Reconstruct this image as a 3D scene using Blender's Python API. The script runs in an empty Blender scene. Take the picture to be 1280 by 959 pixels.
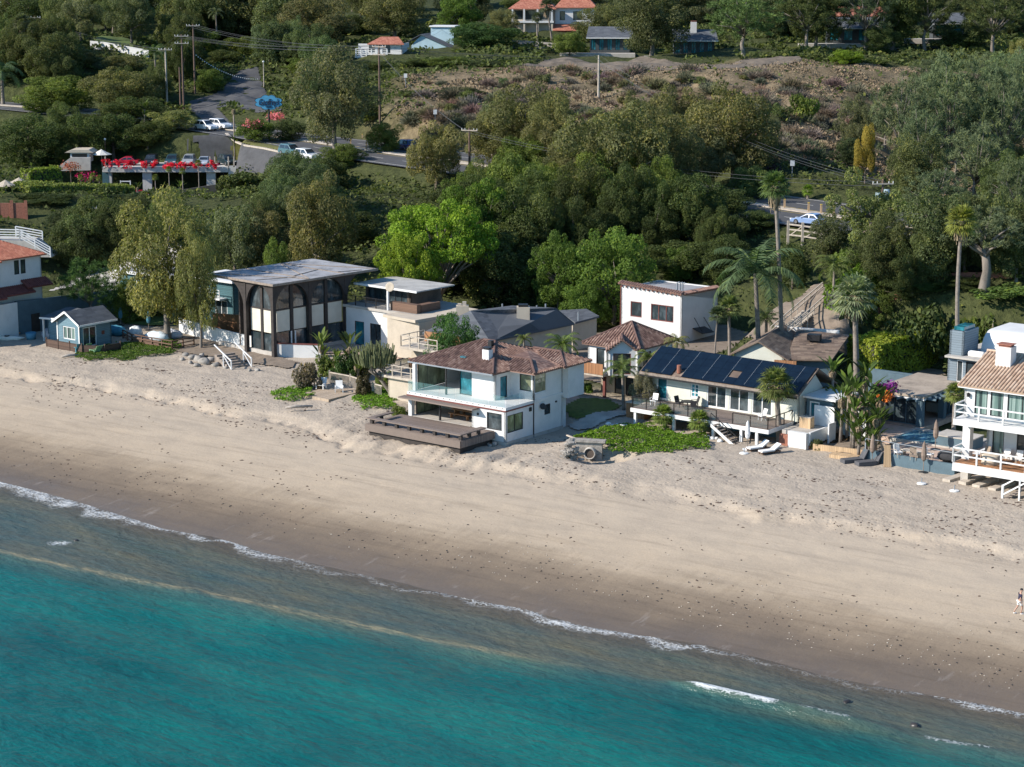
import bpy, math, random
import numpy as np
from mathutils import Vector, Matrix

# ---------------------------------------------------------------- camera, world, sun, exposure
C = bpy.context.scene.collection
SC = bpy.context.scene
FOC, CAMH = 2590.0, 46.0
PITCH = math.atan((479.5 + 72) / FOC)
cam = bpy.data.cameras.new('camera'); camo = bpy.data.objects.new('camera', cam); C.objects.link(camo)
camo.location = (0, 0, CAMH); camo.rotation_euler = (math.pi / 2 - PITCH, 0, 0)
cam.sensor_width = 36; cam.lens = 36 * FOC / 1280; cam.clip_start = 1; cam.clip_end = 5000
SC.camera = camo
SUN_EL, SUN_AZ = math.radians(31), math.radians(255)   # azimuth clockwise from +Y: the sun stands left, a little behind the camera
w = bpy.data.worlds.new('World'); SC.world = w; w.use_nodes = True
wn = w.node_tree.nodes; wn.clear()
sky = wn.new('ShaderNodeTexSky'); sky.sky_type = 'NISHITA'; sky.sun_disc = False
sky.sun_elevation = SUN_EL; sky.sun_rotation = SUN_AZ; sky.altitude = 40; sky.dust_density = 0.1; sky.ozone_density = 3.0
bg = wn.new('ShaderNodeBackground'); bg.inputs[1].default_value = 0.105
wo = wn.new('ShaderNodeOutputWorld')
tint = wn.new('ShaderNodeMix'); tint.data_type = 'RGBA'; tint.blend_type = 'MULTIPLY'; tint.inputs[0].default_value = 1; tint.inputs[7].default_value = (.72, 1.0, 1.12, 1)
w.node_tree.links.new(sky.outputs[0], tint.inputs[6]); w.node_tree.links.new(tint.outputs[2], bg.inputs[0]); w.node_tree.links.new(bg.outputs[0], wo.inputs[0])
sl = bpy.data.lights.new('sun', 'SUN'); sl.energy = 4.7; sl.angle = math.radians(.5); sl.color = (1.0, .92, .82)
slo = bpy.data.objects.new('sun', sl); C.objects.link(slo)
sd = Vector((math.sin(SUN_AZ) * math.cos(SUN_EL), math.cos(SUN_AZ) * math.cos(SUN_EL), math.sin(SUN_EL)))
slo.rotation_euler = (-sd).to_track_quat('-Z', 'Y').to_euler(); slo.location = sd * 100
vs = SC.view_settings; vs.view_transform = 'Standard'; vs.look = 'None'; vs.gamma = 1; vs.use_curve_mapping = False
vs.exposure = 0.62
SC.cycles.use_denoising = True
SC.cycles.max_bounces = 6; SC.cycles.transparent_max_bounces = 12
SC.cycles.sample_clamp_indirect = 4

# ---------------------------------------------------------------- picture geometry -> world
_cp, _sp = math.cos(PITCH), math.sin(PITCH)
def ray(px, py):
    u = (px - 640) / FOC; v = (479.5 - py) / FOC
    return Vector((u, v * _sp + _cp, v * _cp - _sp))
def at(px, py, z):
    d = ray(px, py); return Vector((0, 0, CAMH)) + d * ((z - CAMH) / d.z)
def atD(px, py, Y):
    d = ray(px, py); return Vector((0, 0, CAMH)) + d * (Y / d.y)
CN = np.array([.574, .819]); CT = np.array([.819, -.574])
def st(x, y): return (x * CN[0] + y * CN[1] - 118, x * CT[0] + y * CT[1])
def xy(s, t): return ((s + 118) * CN[0] + t * CT[0], (s + 118) * CN[1] + t * CT[1])

# ---------------------------------------------------------------- numpy noise
def _h(ix, iy, seed):
    n = (ix.astype(np.int64) * 374761393 + iy.astype(np.int64) * 668265263 + seed * 1442695041) & 0x7fffffff
    n = ((n ^ (n >> 13)) * 1274126177) & 0x7fffffff
    return ((n ^ (n >> 16)) & 0xffff) / 65535.0
def vnoise(x, y, seed=0):
    x = np.asarray(x, float); y = np.asarray(y, float)
    ix = np.floor(x); iy = np.floor(y); fx = x - ix; fy = y - iy
    ux = fx * fx * fx * (fx * (fx * 6 - 15) + 10); uy = fy * fy * fy * (fy * (fy * 6 - 15) + 10)
    a = _h(ix, iy, seed); b = _h(ix + 1, iy, seed); c = _h(ix, iy + 1, seed); d = _h(ix + 1, iy + 1, seed)
    return (a + (b - a) * ux) * (1 - uy) + (c + (d - c) * ux) * uy - .5
def fbm(x, y, o=4, seed=0):
    r = 0; a = 1
    for k in range(o):
        r = r + a * vnoise(x * 2 ** k + 17.3 * k, y * 2 ** k - 9.1 * k, seed + k); a *= .5
    return r
def sstep(a, b, x):
    q = np.clip((np.asarray(x, float) - a) / (b - a), 0, 1); return q * q * (3 - 2 * q)

# ---------------------------------------------------------------- terrain height
_wt = np.array([-260, -175, -137, -130, -122.7, -115, -110, -103.6, -94, -88.7, -80, -74.7, -69.7, -65.2, -61, -56, -52, -46, -30, 60])
_ws = np.array([1.5, .6, -.5, -.9, -1.8, -2.9, -2.5, -3.4, -3.4, -3.6, -3.4, -3.8, -3.4, -2.7, -2.6, -3.3, -3, -2.4, -2.2, -2.5])
def shore(s, t): return s - np.interp(t, _wt, _ws)
_bs = np.array([-60, -20, -8, 0, 3, 6, 10, 17, 25, 26.1, 32, 38, 60])
_bz = np.array([-5, -2, -.75, 0, .3, .68, 1.15, 1.75, 2.06, 2.40, 2.75, 3.0, 3.0])
CTRL = [(a, b, d) for a, b, d in [
    (20, 300, 272), (-60, 300, 278), (15, 250, 300), (-60, 250, 300), (80, 243, 305), (160, 246, 318), (200, 240, 328), (290, 236, 330), (340, 200, 340), (385, 205, 335), (330, 250, 305),
    (120, 203, 350), (200, 195, 352), (100, 150, 385), (0, 180, 375), (-80, 180, 380), (310, 118, 402), (270, 70, 455), (150, 62, 432), (140, 52, 444), (100, 0, 560), (-80, 20, 520), (-80, 80, 440),
    (230, 300, 262), (330, 300, 268), (430, 290, 275), (520, 240, 302), (470, 262, 290), (560, 300, 262), (640, 300, 262), (700, 250, 285), (760, 320, 250), (620, 210, 312), (700, 192, 318),
    (460, 150, 346), (540, 110, 376), (560, 80, 402), (620, 105, 372), (700, 120, 362), (700, 85, 392), (850, 85, 386), (750, 70, 424), (500, 60, 430), (480, 90, 400), (640, 35, 484), (900, 130, 350), (900, 185, 306), (1000, 150, 330),
    (1000, 110, 360), (1000, 72, 402), (1000, 205, 293), (950, 330, 240), (1000, 390, 216), (1040, 360, 222), (900, 300, 250), (1100, 310, 244), (1090, 380, 212), (1170, 385, 208), (1270, 375, 207), (1250, 320, 234),
    (1380, 300, 240), (1280, 250, 300), (1380, 200, 320), (1160, 210, 330), (1280, 60, 450), (1150, 60, 432), (640, 0, 560), (1000, 0, 545), (1280, 0, 560), (1420, 60, 450), (400, 40, 470), (400, 110, 400), (380, 0, 560), (800, 20, 490),
    (410, 300, 272)]]
_P = [tuple(atD(*c)) for c in CTRL]
ROAD = [(110, 190, 10.6), (75, 221, 11.4), (58, 240, 12), (38.6, 260, 12.5), (10, 297, 12.8), (-18, 330, 13), (-36, 349, 13.6), (-54, 365, 14.5), (-90, 388, 16), (-130, 405, 17)]
_P += [(x, y, z) for x, y, z in ROAD]
for t_ in range(-215, 41, 17):                     # the building shelf behind the beach
    for s_, z_ in ((30, 2.8), (42, 3.05), (52, 3.3), (62, 3.5), (70, 3.9)):
        x_, y_ = xy(s_, t_); _P.append((x_, y_, z_))
for t_ in (-260, -215, -150, -80, -20, 40):
    for s_, z_ in ((420, 34), (520, 40)):
        x_, y_ = xy(s_, t_); _P.append((x_, y_, z_))
_P = np.array(_P)
def _tps(d2): return np.where(d2 > 0, .5 * d2 * np.log(d2 + 1e-9), 0)
_n = len(_P); _S = 100.0
_q = _P[:, :2] / _S
_K = _tps(((_q[:, None, :] - _q[None]) ** 2).sum(-1)) + np.eye(_n) * 2e-4
_A = np.zeros((_n + 3, _n + 3)); _A[:_n, :_n] = _K; _A[:_n, _n] = 1; _A[:_n, _n + 1:] = _q; _A[_n, :_n] = 1; _A[_n + 1:, :_n] = _q.T
_sol = np.linalg.solve(_A, np.concatenate([_P[:, 2], np.zeros(3)]))
def _land(x, y):
    x = np.asarray(x, float) / _S; y = np.asarray(y, float) / _S
    sh = x.shape; X = x.ravel(); Y = y.ravel(); r = np.empty(len(X))
    for i in range(0, len(X), 20000):
        a = X[i:i + 20000]; b = Y[i:i + 20000]
        d2 = (a[:, None] - _q[None, :, 0]) ** 2 + (b[:, None] - _q[None, :, 1]) ** 2
        r[i:i + 20000] = _tps(d2) @ _sol[:_n] + _sol[_n] + a * _sol[_n + 1] + b * _sol[_n + 2]
    return r.reshape(sh)
_R = np.array(ROAD)
def _dense(poly, step=1.0):
    out = []
    for a, b in zip(poly[:-1], poly[1:]):
        m = max(1, int(np.linalg.norm(b[:2] - a[:2]) / step))
        out += [a + (b - a) * k / m for k in range(m)]
    out.append(poly[-1]); out = np.array(out)
    for _ in range(30):
        out[1:-1] = (out[:-2] + 2 * out[1:-1] + out[2:]) / 4
    return out
ROADL = _dense(_R, 2.0)
def road_near(x, y):
    x = np.asarray(x, float); y = np.asarray(y, float); sh = x.shape
    X = x.ravel(); Y = y.ravel(); dd = np.empty(len(X)); zz = np.empty(len(X))
    for i in range(0, len(X), 20000):
        d2 = (X[i:i + 20000, None] - ROADL[None, :, 0]) ** 2 + (Y[i:i + 20000, None] - ROADL[None, :, 1]) ** 2
        k = d2.argmin(1); dd[i:i + 20000] = np.sqrt(d2[np.arange(len(k)), k]); zz[i:i + 20000] = ROADL[k, 2]
    return dd.reshape(sh), zz.reshape(sh)
PADS = [(-2.85, 185, 8.6, 6.2, -.663, 2.28), (-61, 337, 14, 12, 0, 4.4), (36, 195, 9, 15, -.66, 3.3), (17.4, 224.5, 9.5, 8.5, -.66, 3.5), (0, 210, 13, 9, .75, 3.2), (26, 201, 9, 9, -.4, 3.3), (-13, 222, 12, 9, -.66, 3.2), (40, 184, 12, 12, -.66, 3.2)]          # (x, y, half size x, half size y, yaw, z): level building pads
def height(x, y, rough=True):
    x = np.asarray(x, float); y = np.asarray(y, float)
    s, t = st(x, y); s2 = shore(s, t)
    sc = s2 + (fbm(t / 8, s / 9, 3, 5) * 2.6 + fbm(t / 1.6, s / 3, 3, 6) * .9) * sstep(15, 22, s2)
    b = np.interp(sc, _bs, _bz)
    l = _land(x, y)
    d, rz = road_near(x, y)
    if rough:
        l = l + fbm(x / 9, y / 9, 4, 3) * 1.3 * sstep(60, 85, s) * sstep(12, 20, d)
    if rough:
        bl = sstep(-26, -8, x) * sstep(14, 24, d) * sstep(318, 332, y + x * .75) * (1 - sstep(362, 378, y))
        l = l + bl * (np.abs(fbm(x / 5.5, y / 16, 4, 14)) * -2.6 + .4)
    k = 1 - sstep(9.5, 15, d); l = l * (1 - k) + (rz - .15) * k
    m = sstep(34, 52, s)
    z = b * (1 - m) + l * m
    for px_, py_, hx, hy, yaw, pz in PADS:
        c_, s_ = math.cos(yaw), math.sin(yaw)
        u = (x - px_) * c_ + (y - py_) * s_; v = -(x - px_) * s_ + (y - py_) * c_
        q = np.maximum(np.abs(u) - hx, np.abs(v) - hy); k = 1 - sstep(0, 2.5, q)
        z = z * (1 - k) + pz * k
    if rough:
        up = sstep(24.5, 26.5, sc) * (1 - sstep(50, 60, s))
        mid = sstep(8, 16, s2) * (1 - sstep(23.5, 26, sc))
        z = z + up * (fbm(x / 1.3, y / 1.3, 3, 8) * .09 + np.maximum(0, fbm(x / .55, y / .55, 2, 12)) * .07)
        z = z + mid * fbm(x / 2.2, y / 2.2, 3, 21) * .03 - mid * np.maximum(0, vnoise(x / .8, y / .8, 33) - .36) * .35
        z = z - .17 * np.exp(-((sc - 24.2) / .4) ** 2) * sstep(-.05, .15, vnoise(t / .8, s / 3, 55)) * (.5 + sstep(-100, -115, t))
        # eroded slope in front of the white house
        g = np.exp(-((t + 108) / 11) ** 2) * np.exp(-((sc - 27) / 3.2) ** 2)
        z = z + g * (fbm(t / .9, s / 3, 3, 44) * .5)
        # scour bay round the drain outlet
        dx, dy = x - 7.6, y - 174.0
        z = z - 1.0 * np.exp(-((dx / 2.6) ** 2 + (dy / 2.2) ** 2) ** 2)
    return z
def gz(x, y): return float(height(np.array([x]), np.array([y]), False)[0])
def ground(px, py, y0=120, y1=620):
    """world point where the picture ray meets the terrain"""
    a = np.linspace(y0, y1, 700); d = ray(px, py)
    P = np.array([[d.x / d.y * q, q, CAMH + d.z / d.y * q] for q in a])
    h = height(P[:, 0], P[:, 1], False); k = np.argmax(P[:, 2] <= h)
    if P[k, 2] > h[k]: k = len(a) - 1
    return Vector((P[k, 0], P[k, 1], h[k]))
# ---------------------------------------------------------------- custom properties
def tag(o, label=None, cat=None, group=None, kind=None):
    if label: o['label'] = label
    if cat: o['category'] = cat
    if group: o['group'] = group
    if kind: o['kind'] = kind
    return o
def thing(name, label, cat, loc=(0, 0, 0), yaw=0, group=None, scale=None):
    o = bpy.data.objects.new(name, None); C.objects.link(o); o.empty_display_size = .3
    o.location = loc; o.rotation_euler = (0, 0, yaw)
    if scale: o.scale = scale if hasattr(scale, '__len__') else (scale,) * 3
    return tag(o, label, cat, group)
def kids(o): return [c for c in bpy.data.objects if c.parent == o]
def copy_tree(o, label=None, loc=None, yaw=None, scale=None, color=None, group=None, _kids=None):
    """a copy of a thing, its parts and sub-parts (shared mesh data)"""
    c = o.copy(); C.objects.link(c)
    if label: c['label'] = label
    if group: c['group'] = group
    if loc is not None: c.location = loc
    if yaw is not None: c.rotation_euler = (c.rotation_euler[0], c.rotation_euler[1], yaw)
    if scale is not None: c.scale = scale if hasattr(scale, '__len__') else (scale,) * 3
    for k in (o.children):
        d = k.copy(); C.objects.link(d); d.parent = c
        if color is not None: d.color = color
        for g in k.children:
            e = g.copy(); C.objects.link(e); e.parent = d
    return c

# ---------------------------------------------------------------- materials
M = {}
def nodes(name):
    m = bpy.data.materials.new(name); m.use_nodes = True
    nt = m.node_tree; nt.nodes.clear()
    o = nt.nodes.new('ShaderNodeOutputMaterial'); b = nt.nodes.new('ShaderNodeBsdfPrincipled')
    nt.links.new(b.outputs[0], o.inputs[0]); return m, nt, b, o
class NT:
    """small helper for wiring nodes"""
    def __init__(s, nt): s.nt = nt
    def n(s, typ, **kw):
        x = s.nt.nodes.new('ShaderNode' + typ)
        for k, v in kw.items(): setattr(x, k, v)
        return x
    def l(s, a, b): s.nt.links.new(a, b)
    def noise(s, vec, scale, detail=3, rough=.55):
        x = s.n('TexNoise'); x.inputs['Scale'].default_value = scale; x.inputs['Detail'].default_value = detail; x.inputs['Roughness'].default_value = rough
        if vec is not None: s.l(vec, x.inputs['Vector'])
        return x.outputs[0]
    def ramp(s, fac, stops, interp='LINEAR'):
        x = s.n('ValToRGB'); x.color_ramp.interpolation = interp; e = x.color_ramp.elements
        while len(e) < len(stops): e.new(.5)
        for q, (p_, c_) in zip(e, stops):
            q.position = p_; q.color = (*c_, 1) if hasattr(c_, '__len__') else (c_, c_, c_, 1)
        s.l(fac, x.inputs[0]); return x.outputs[0]
    def math(s, op, a, b=None, c=None, clamp=False):
        x = s.n('Math', operation=op); x.use_clamp = clamp
        for i, v in enumerate((a, b, c)):
            if v is None: continue
            if isinstance(v, (int, float)): x.inputs[i].default_value = v
            else: s.l(v, x.inputs[i])
        return x.outputs[0]
    def mix(s, fac, a, b, mode='MIX'):
        x = s.n('Mix', data_type='RGBA', blend_type=mode)
        for i, v in ((0, fac), (6, a), (7, b)):
            if isinstance(v, (int, float)): x.inputs[i].default_value = v
            elif hasattr(v, '__len__'): x.inputs[i].default_value = (*v, 1)
            else: s.l(v, x.inputs[i])
        return x.outputs[2]
    def mrange(s, v, a, b, c=0, d=1, smooth=False):
        x = s.n('MapRange'); x.interpolation_type = 'SMOOTHSTEP' if smooth else 'LINEAR'
        s.l(v, x.inputs[0])
        for i, q in enumerate((a, b, c, d)): x.inputs[i + 1].default_value = q
        return x.outputs[0]
    def mapping(s, vec, scale=(1, 1, 1), rot=(0, 0, 0)):
        x = s.n('Mapping'); x.inputs['Scale'].default_value = scale; x.inputs['Rotation'].default_value = rot
        s.l(vec, x.inputs[0]); return x.outputs[0]
    def bump(s, hgt, strength, dist, bsdf):
        x = s.n('Bump'); x.inputs['Strength'].default_value = strength; x.inputs['Distance'].default_value = dist
        s.l(hgt, x.inputs['Height']); s.l(x.outputs[0], bsdf.inputs['Normal'])
def simple(name, col, rough=.7, var=.15, scale=1.5, bump=0, metal=0, spec=.5, streak=False, fine=0):
    """painted / plain surface with weathering: broad stains plus a fine grain"""
    m, nt, b, o = nodes(name); h = NT(nt)
    g = h.n('NewGeometry').outputs['Position']
    vec = h.mapping(g, (1, 1, .25) if streak else (1, 1, 1))
    n1 = h.noise(vec, scale, 4); n2 = h.noise(g, scale * 9, 2)
    f = h.math('ADD', h.math('MULTIPLY', n1, .7), h.math('MULTIPLY', n2, .3))
    lo = tuple(max(0, c * (1 - var * 1.6)) for c in col); hi = tuple(min(1, c * (1 + var)) for c in col)
    h.l(h.ramp(f, [(.3, lo), (.5, col), (.7, hi)]), b.inputs['Base Color'])
    b.inputs['Roughness'].default_value = rough; b.inputs['Metallic'].default_value = metal
    b.inputs['Specular IOR Level'].default_value = spec
    if bump: h.bump(h.noise(g, fine or 12, 3), .5, bump, b)
    M[name] = m; return m
def boards(name, col, pitch=.16, axis='Z', var=.3, rough=.75, gap=.35):
    """timber boards: one tone per board, dark joints; axis in object space"""
    m, nt, b, o = nodes(name); h = NT(nt)
    tc = h.n('TexCoord').outputs['Object']; sx = h.n('SeparateXYZ'); h.l(tc, sx.inputs[0])
    v = h.math('DIVIDE', sx.outputs['XYZ'.index(axis)], pitch)
    cell = h.math('FLOOR', v); fr = h.math('FRACT', v)
    wn_ = h.n('TexWhiteNoise', noise_dimensions='1D'); h.l(cell, wn_.inputs['W'])
    g = h.noise(h.mapping(tc, tuple(.6 if a != axis else 14 for a in 'XYZ')), 3, 3)
    f = h.math('ADD', h.math('MULTIPLY', wn_.outputs[0], .6), h.math('MULTIPLY', g, .4))
    c0 = tuple(c * (1 - var) for c in col); c1 = tuple(min(1, c * (1 + var)) for c in col)
    base = h.ramp(f, [(.15, c0), (.85, c1)])
    joint = h.math('LESS_THAN', fr, .1)
    h.l(h.mix(joint, base, tuple(c * gap for c in col)), b.inputs['Base Color'])
    b.inputs['Roughness'].default_value = rough
    h.bump(h.math('MULTIPLY', h.math('GREATER_THAN', fr, .1), 1.0), .6, .01, b)
    M[name] = m; return m
def tiles(name, stops, rough=.85, cu=.26, cv=.36, course=True, bump=.02):
    """roof covering from the face's own UV metres: one tone per tile, shadowed courses are real bumps"""
    m, nt, b, o = nodes(name); h = NT(nt)
    uv = h.n('UVMap').outputs[0]; sx = h.n('SeparateXYZ'); h.l(uv, sx.inputs[0])
    cv_ = h.math('DIVIDE', sx.outputs[1], cv); row = h.math('FLOOR', cv_)
    cu_ = h.math('ADD', h.math('DIVIDE', sx.outputs[0], cu), h.math('MULTIPLY', h.math('MODULO', row, 2.0), 0.5 if not course else 0.0))
    cm = h.n('CombineXYZ'); h.l(h.math('FLOOR', cu_), cm.inputs[0]); h.l(row, cm.inputs[1])
    wn_ = h.n('TexWhiteNoise', noise_dimensions='2D'); h.l(cm.outputs[0], wn_.inputs[0])
    big = h.noise(h.n('NewGeometry').outputs['Position'], .7, 4)
    f = h.math('ADD', h.math('MULTIPLY', wn_.outputs[0], .55), h.math('MULTIPLY', big, .45))
    h.l(h.ramp(f, stops), b.inputs['Base Color']); b.inputs['Roughness'].default_value = rough
    h.bump(h.math('SUBTRACT', 1.0, h.math('FRACT', cv_)), .8, bump, b)
    M[name] = m; return m
def leafmat(name, trans=.34, var=.55, rough=.7):
    """foliage: the plant's own tint (object colour) varied per leaf and in patches"""
    m, nt, b, o = nodes(name); h = NT(nt)
    oi = h.n('ObjectInfo'); at_ = h.n('Attribute'); at_.attribute_name = 'rnd'
    pos = h.n('NewGeometry').outputs['Position']
    f = h.math('ADD', h.math('MULTIPLY', at_.outputs['Fac'], .65), h.math('MULTIPLY', h.noise(pos, .45, 3), .7))
    tone = h.ramp(f, [(.2, 1 - var), (.58, 1.1), (1.0, 1.8)])
    col = h.mix(1.0, oi.outputs['Color'], tone, 'MULTIPLY')
    yel = h.mix(h.math('GREATER_THAN', at_.outputs['Fac'], .92), col, h.mix(1.0, col, (1.3, 1.15, .8), 'MULTIPLY'))
    h.l(yel, b.inputs['Base Color']); b.inputs['Roughness'].default_value = rough; b.inputs['Specular IOR Level'].default_value = .15
    tr = h.n('BsdfTranslucent'); h.l(h.mix(1.0, yel, (1.1, 1.25, .6), 'MULTIPLY'), tr.inputs[0])
    mx = h.n('MixShader'); mx.inputs[0].default_value = trans
    h.l(b.outputs[0], mx.inputs[1]); h.l(tr.outputs[0], mx.inputs[2]); h.l(mx.outputs[0], o.inputs[0])
    M[name] = m; return m
def tintmat(name, rough=.8, var=.25, scale=3, metal=0, spec=.5, coat=0):
    """own tint from the object colour with some weathering"""
    m, nt, b, o = nodes(name); h = NT(nt)
    oi = h.n('ObjectInfo'); n1 = h.noise(h.n('NewGeometry').outputs['Position'], scale, 3)
    h.l(h.mix(1.0, oi.outputs['Color'], h.ramp(n1, [(.3, 1 - var), (.7, 1 + var)]), 'MULTIPLY'), b.inputs['Base Color'])
    b.inputs['Roughness'].default_value = rough; b.inputs['Metallic'].default_value = metal; b.inputs['Specular IOR Level'].default_value = spec
    b.inputs['Coat Weight'].default_value = coat
    M[name] = m; return m
def glassmat(name, tint, alpha=.75, rough=.03):
    m, nt, b, o = nodes(name); h = NT(nt)
    if alpha == 1:                                            # noise tones paint reflections, and curtains behind panes, into the colour
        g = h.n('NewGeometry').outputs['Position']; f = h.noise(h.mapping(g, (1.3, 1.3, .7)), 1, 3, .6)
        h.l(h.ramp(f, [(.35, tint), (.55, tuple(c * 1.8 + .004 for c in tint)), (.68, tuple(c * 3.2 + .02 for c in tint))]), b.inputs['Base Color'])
    else: b.inputs['Base Color'].default_value = (*tint, 1)
    b.inputs['Roughness'].default_value = rough; b.inputs['Specular IOR Level'].default_value = .8
    if alpha < 1:
        t_ = h.n('BsdfTransparent'); mx = h.n('MixShader'); mx.inputs[0].default_value = alpha
        h.l(t_.outputs[0], mx.inputs[1]); h.l(b.outputs[0], mx.inputs[2]); h.l(mx.outputs[0], o.inputs[0])
    M[name] = m; return m
# ---------------------------------------------------------------- mesh builder
class MB:
    def __init__(s): s.v = []; s.f = []; s.uv = {}
    def _add(s, vs, fs):
        o = len(s.v); s.v += [tuple(q) for q in vs]; s.f += [tuple(i + o for i in f) for f in fs]; return s
    def box(s, x0, y0, z0, x1, y1, z1):
        if x1 < x0: x0, x1 = x1, x0
        if y1 < y0: y0, y1 = y1, y0
        if z1 < z0: z0, z1 = z1, z0
        return s._add([(x0, y0, z0), (x1, y0, z0), (x1, y1, z0), (x0, y1, z0), (x0, y0, z1), (x1, y0, z1), (x1, y1, z1), (x0, y1, z1)],
                      [(0, 3, 2, 1), (4, 5, 6, 7), (0, 1, 5, 4), (1, 2, 6, 5), (2, 3, 7, 6), (3, 0, 4, 7)])
    def poly(s, pts): return s._add(pts, [tuple(range(len(pts)))])
    def prism(s, pts, d):
        """polygon pts (3d) pushed along vector d"""
        n = len(pts); d = Vector(d); a = [Vector(p_) for p_ in pts]
        return s._add(a + [p_ + d for p_ in a], [tuple(range(n))[::-1], tuple(range(n, 2 * n))] + [(i, (i + 1) % n, (i + 1) % n + n, i + n) for i in range(n)])
    def bar(s, a, b, w_, h_=None):
        """square bar between two points"""
        a = Vector(a); b = Vector(b); h_ = h_ or w_; d = (b - a)
        if d.length < 1e-6: return s
        d.normalize(); up = Vector((0, 0, 1)) if abs(d.z) < .95 else Vector((0, 1, 0))
        sx = d.cross(up).normalized() * w_ / 2; sy = sx.cross(d).normalized() * h_ / 2
        pa = [a - sx - sy, a + sx - sy, a + sx + sy, a - sx + sy]
        return s.prism(pa, b - a)
    def tube(s, pts, rad, n=7, cap=True):
        pts = [Vector(p_) for p_ in pts]
        if not hasattr(rad, '__len__'): rad = [rad] * len(pts)
        vs = []; prev = None
        for i, p_ in enumerate(pts):
            d = (pts[min(i + 1, len(pts) - 1)] - pts[max(i - 1, 0)])
            d = d.normalized() if d.length > 1e-9 else Vector((0, 0, 1))
            if prev is None: up = Vector((1, 0, 0)) if abs(d.x) < .9 else Vector((0, 1, 0))
            else: up = prev
            a = (up - d * up.dot(d)).normalized(); b = d.cross(a); prev = a
            for k in range(n):
                q = 2 * math.pi * k / n; vs.append(p_ + (a * math.cos(q) + b * math.sin(q)) * rad[i])
        fs = [(i * n + k, i * n + (k + 1) % n, (i + 1) * n + (k + 1) % n, (i + 1) * n + k) for i in range(len(pts) - 1) for k in range(n)]
        if cap: fs += [tuple(range(n))[::-1], tuple(range((len(pts) - 1) * n, len(pts) * n))]
        return s._add(vs, fs)
    def lathe(s, prof, c=(0, 0, 0), n=12):
        c = Vector(c); vs = [c + Vector((r * math.cos(2 * math.pi * k / n), r * math.sin(2 * math.pi * k / n), z)) for r, z in prof for k in range(n)]
        m = len(prof)
        fs = [(i * n + k, i * n + (k + 1) % n, (i + 1) * n + (k + 1) % n, (i + 1) * n + k) for i in range(m - 1) for k in range(n)]
        fs += [tuple(range(n))[::-1], tuple(range((m - 1) * n, m * n))]
        return s._add(vs, fs)
    def blob(s, c, r, seed=0, amp=.25, n=8):
        """lumpy rock-like ball"""
        rnd = random.Random(seed); c = Vector(c); r = r if hasattr(r, '__len__') else (r, r, r); vs = [c + Vector((0, 0, -r[2]))]
        m = max(4, n // 2 + 1)
        for i in range(1, m):
            th = math.pi * i / m
            for k in range(n):
                q = 2 * math.pi * k / n; j = 1 + rnd.uniform(-amp, amp)
                vs.append(c + Vector((math.sin(th) * math.cos(q) * r[0] * j, math.sin(th) * math.sin(q) * r[1] * j, -math.cos(th) * r[2] * j)))
        vs.append(c + Vector((0, 0, r[2]))); L = len(vs) - 1
        fs = [(0, 1 + (k + 1) % n, 1 + k) for k in range(n)] + [(L, L - n + k, L - n + (k + 1) % n) for k in range(n)]
        fs += [(1 + i * n + k, 1 + i * n + (k + 1) % n, 1 + (i + 1) * n + (k + 1) % n, 1 + (i + 1) * n + k) for i in range(m - 2) for k in range(n)]
        return s._add(vs, fs)
    def mesh(s, name, mt, smooth=False):
        me = bpy.data.meshes.new(name); me.from_pydata(s.v, [], s.f); me.update()
        me.materials.append(mt if not isinstance(mt, str) else M[mt])
        if s.uv:
            uvl = me.uv_layers.new(name='UVMap').data
            for pi, cs in s.uv.items():
                for k, li in enumerate(me.polygons[pi].loop_indices): uvl[li].uv = cs[k]
        if smooth:
            me.polygons.foreach_set('use_smooth', [True] * len(me.polygons))
        return me
    def build(s, name, mt, parent=None, smooth=False, label=None, color=None, bevel=0):
        me = s.mesh(name, mt, smooth)
        o = bpy.data.objects.new(name, me); C.objects.link(o)
        if parent: o.parent = parent
        if label: o['label'] = label
        if color: o.color = (*color, 1)
        if bevel:
            b = o.modifiers.new('bevel', 'BEVEL'); b.width = bevel; b.segments = 2; b.limit_method = 'ANGLE'
        return o
def npmesh(name, V, Fq, mt, attrs=None, smooth=False):
    """fast mesh from numpy arrays; Fq is (n,3) or (n,4)"""
    me = bpy.data.meshes.new(name); k = Fq.shape[1]
    me.vertices.add(len(V)); me.vertices.foreach_set('co', np.asarray(V, np.float32).ravel())
    me.loops.add(len(Fq) * k); me.loops.foreach_set('vertex_index', Fq.astype(np.int32).ravel())
    me.polygons.add(len(Fq)); me.polygons.foreach_set('loop_start', np.arange(0, len(Fq) * k, k, dtype=np.int32))
    try: me.polygons.foreach_set('loop_total', np.full(len(Fq), k, np.int32))
    except Exception: pass
    if smooth: me.polygons.foreach_set('use_smooth', np.ones(len(Fq), bool))
    for an, dat in (attrs or {}).items():
        dom = 'POINT' if len(dat) == len(V) else 'FACE'
        a = me.attributes.new(an, 'FLOAT', dom); a.data.foreach_set('value', np.asarray(dat, np.float32))
    me.update(calc_edges=True); me.validate()
    me.materials.append(M[mt] if isinstance(mt, str) else mt)
    return me
def link(name, me, parent=None, color=None):
    o = bpy.data.objects.new(name, me); C.objects.link(o)
    if parent: o.parent = parent
    if color: o.color = (*color, 1)
    return o
def gridfaces(nu, nv):
    i = np.arange((nu - 1) * (nv - 1)); a = (i // (nv - 1)) * nv + i % (nv - 1)
    return np.stack([a, a + 1, a + nv + 1, a + nv], 1)

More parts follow.
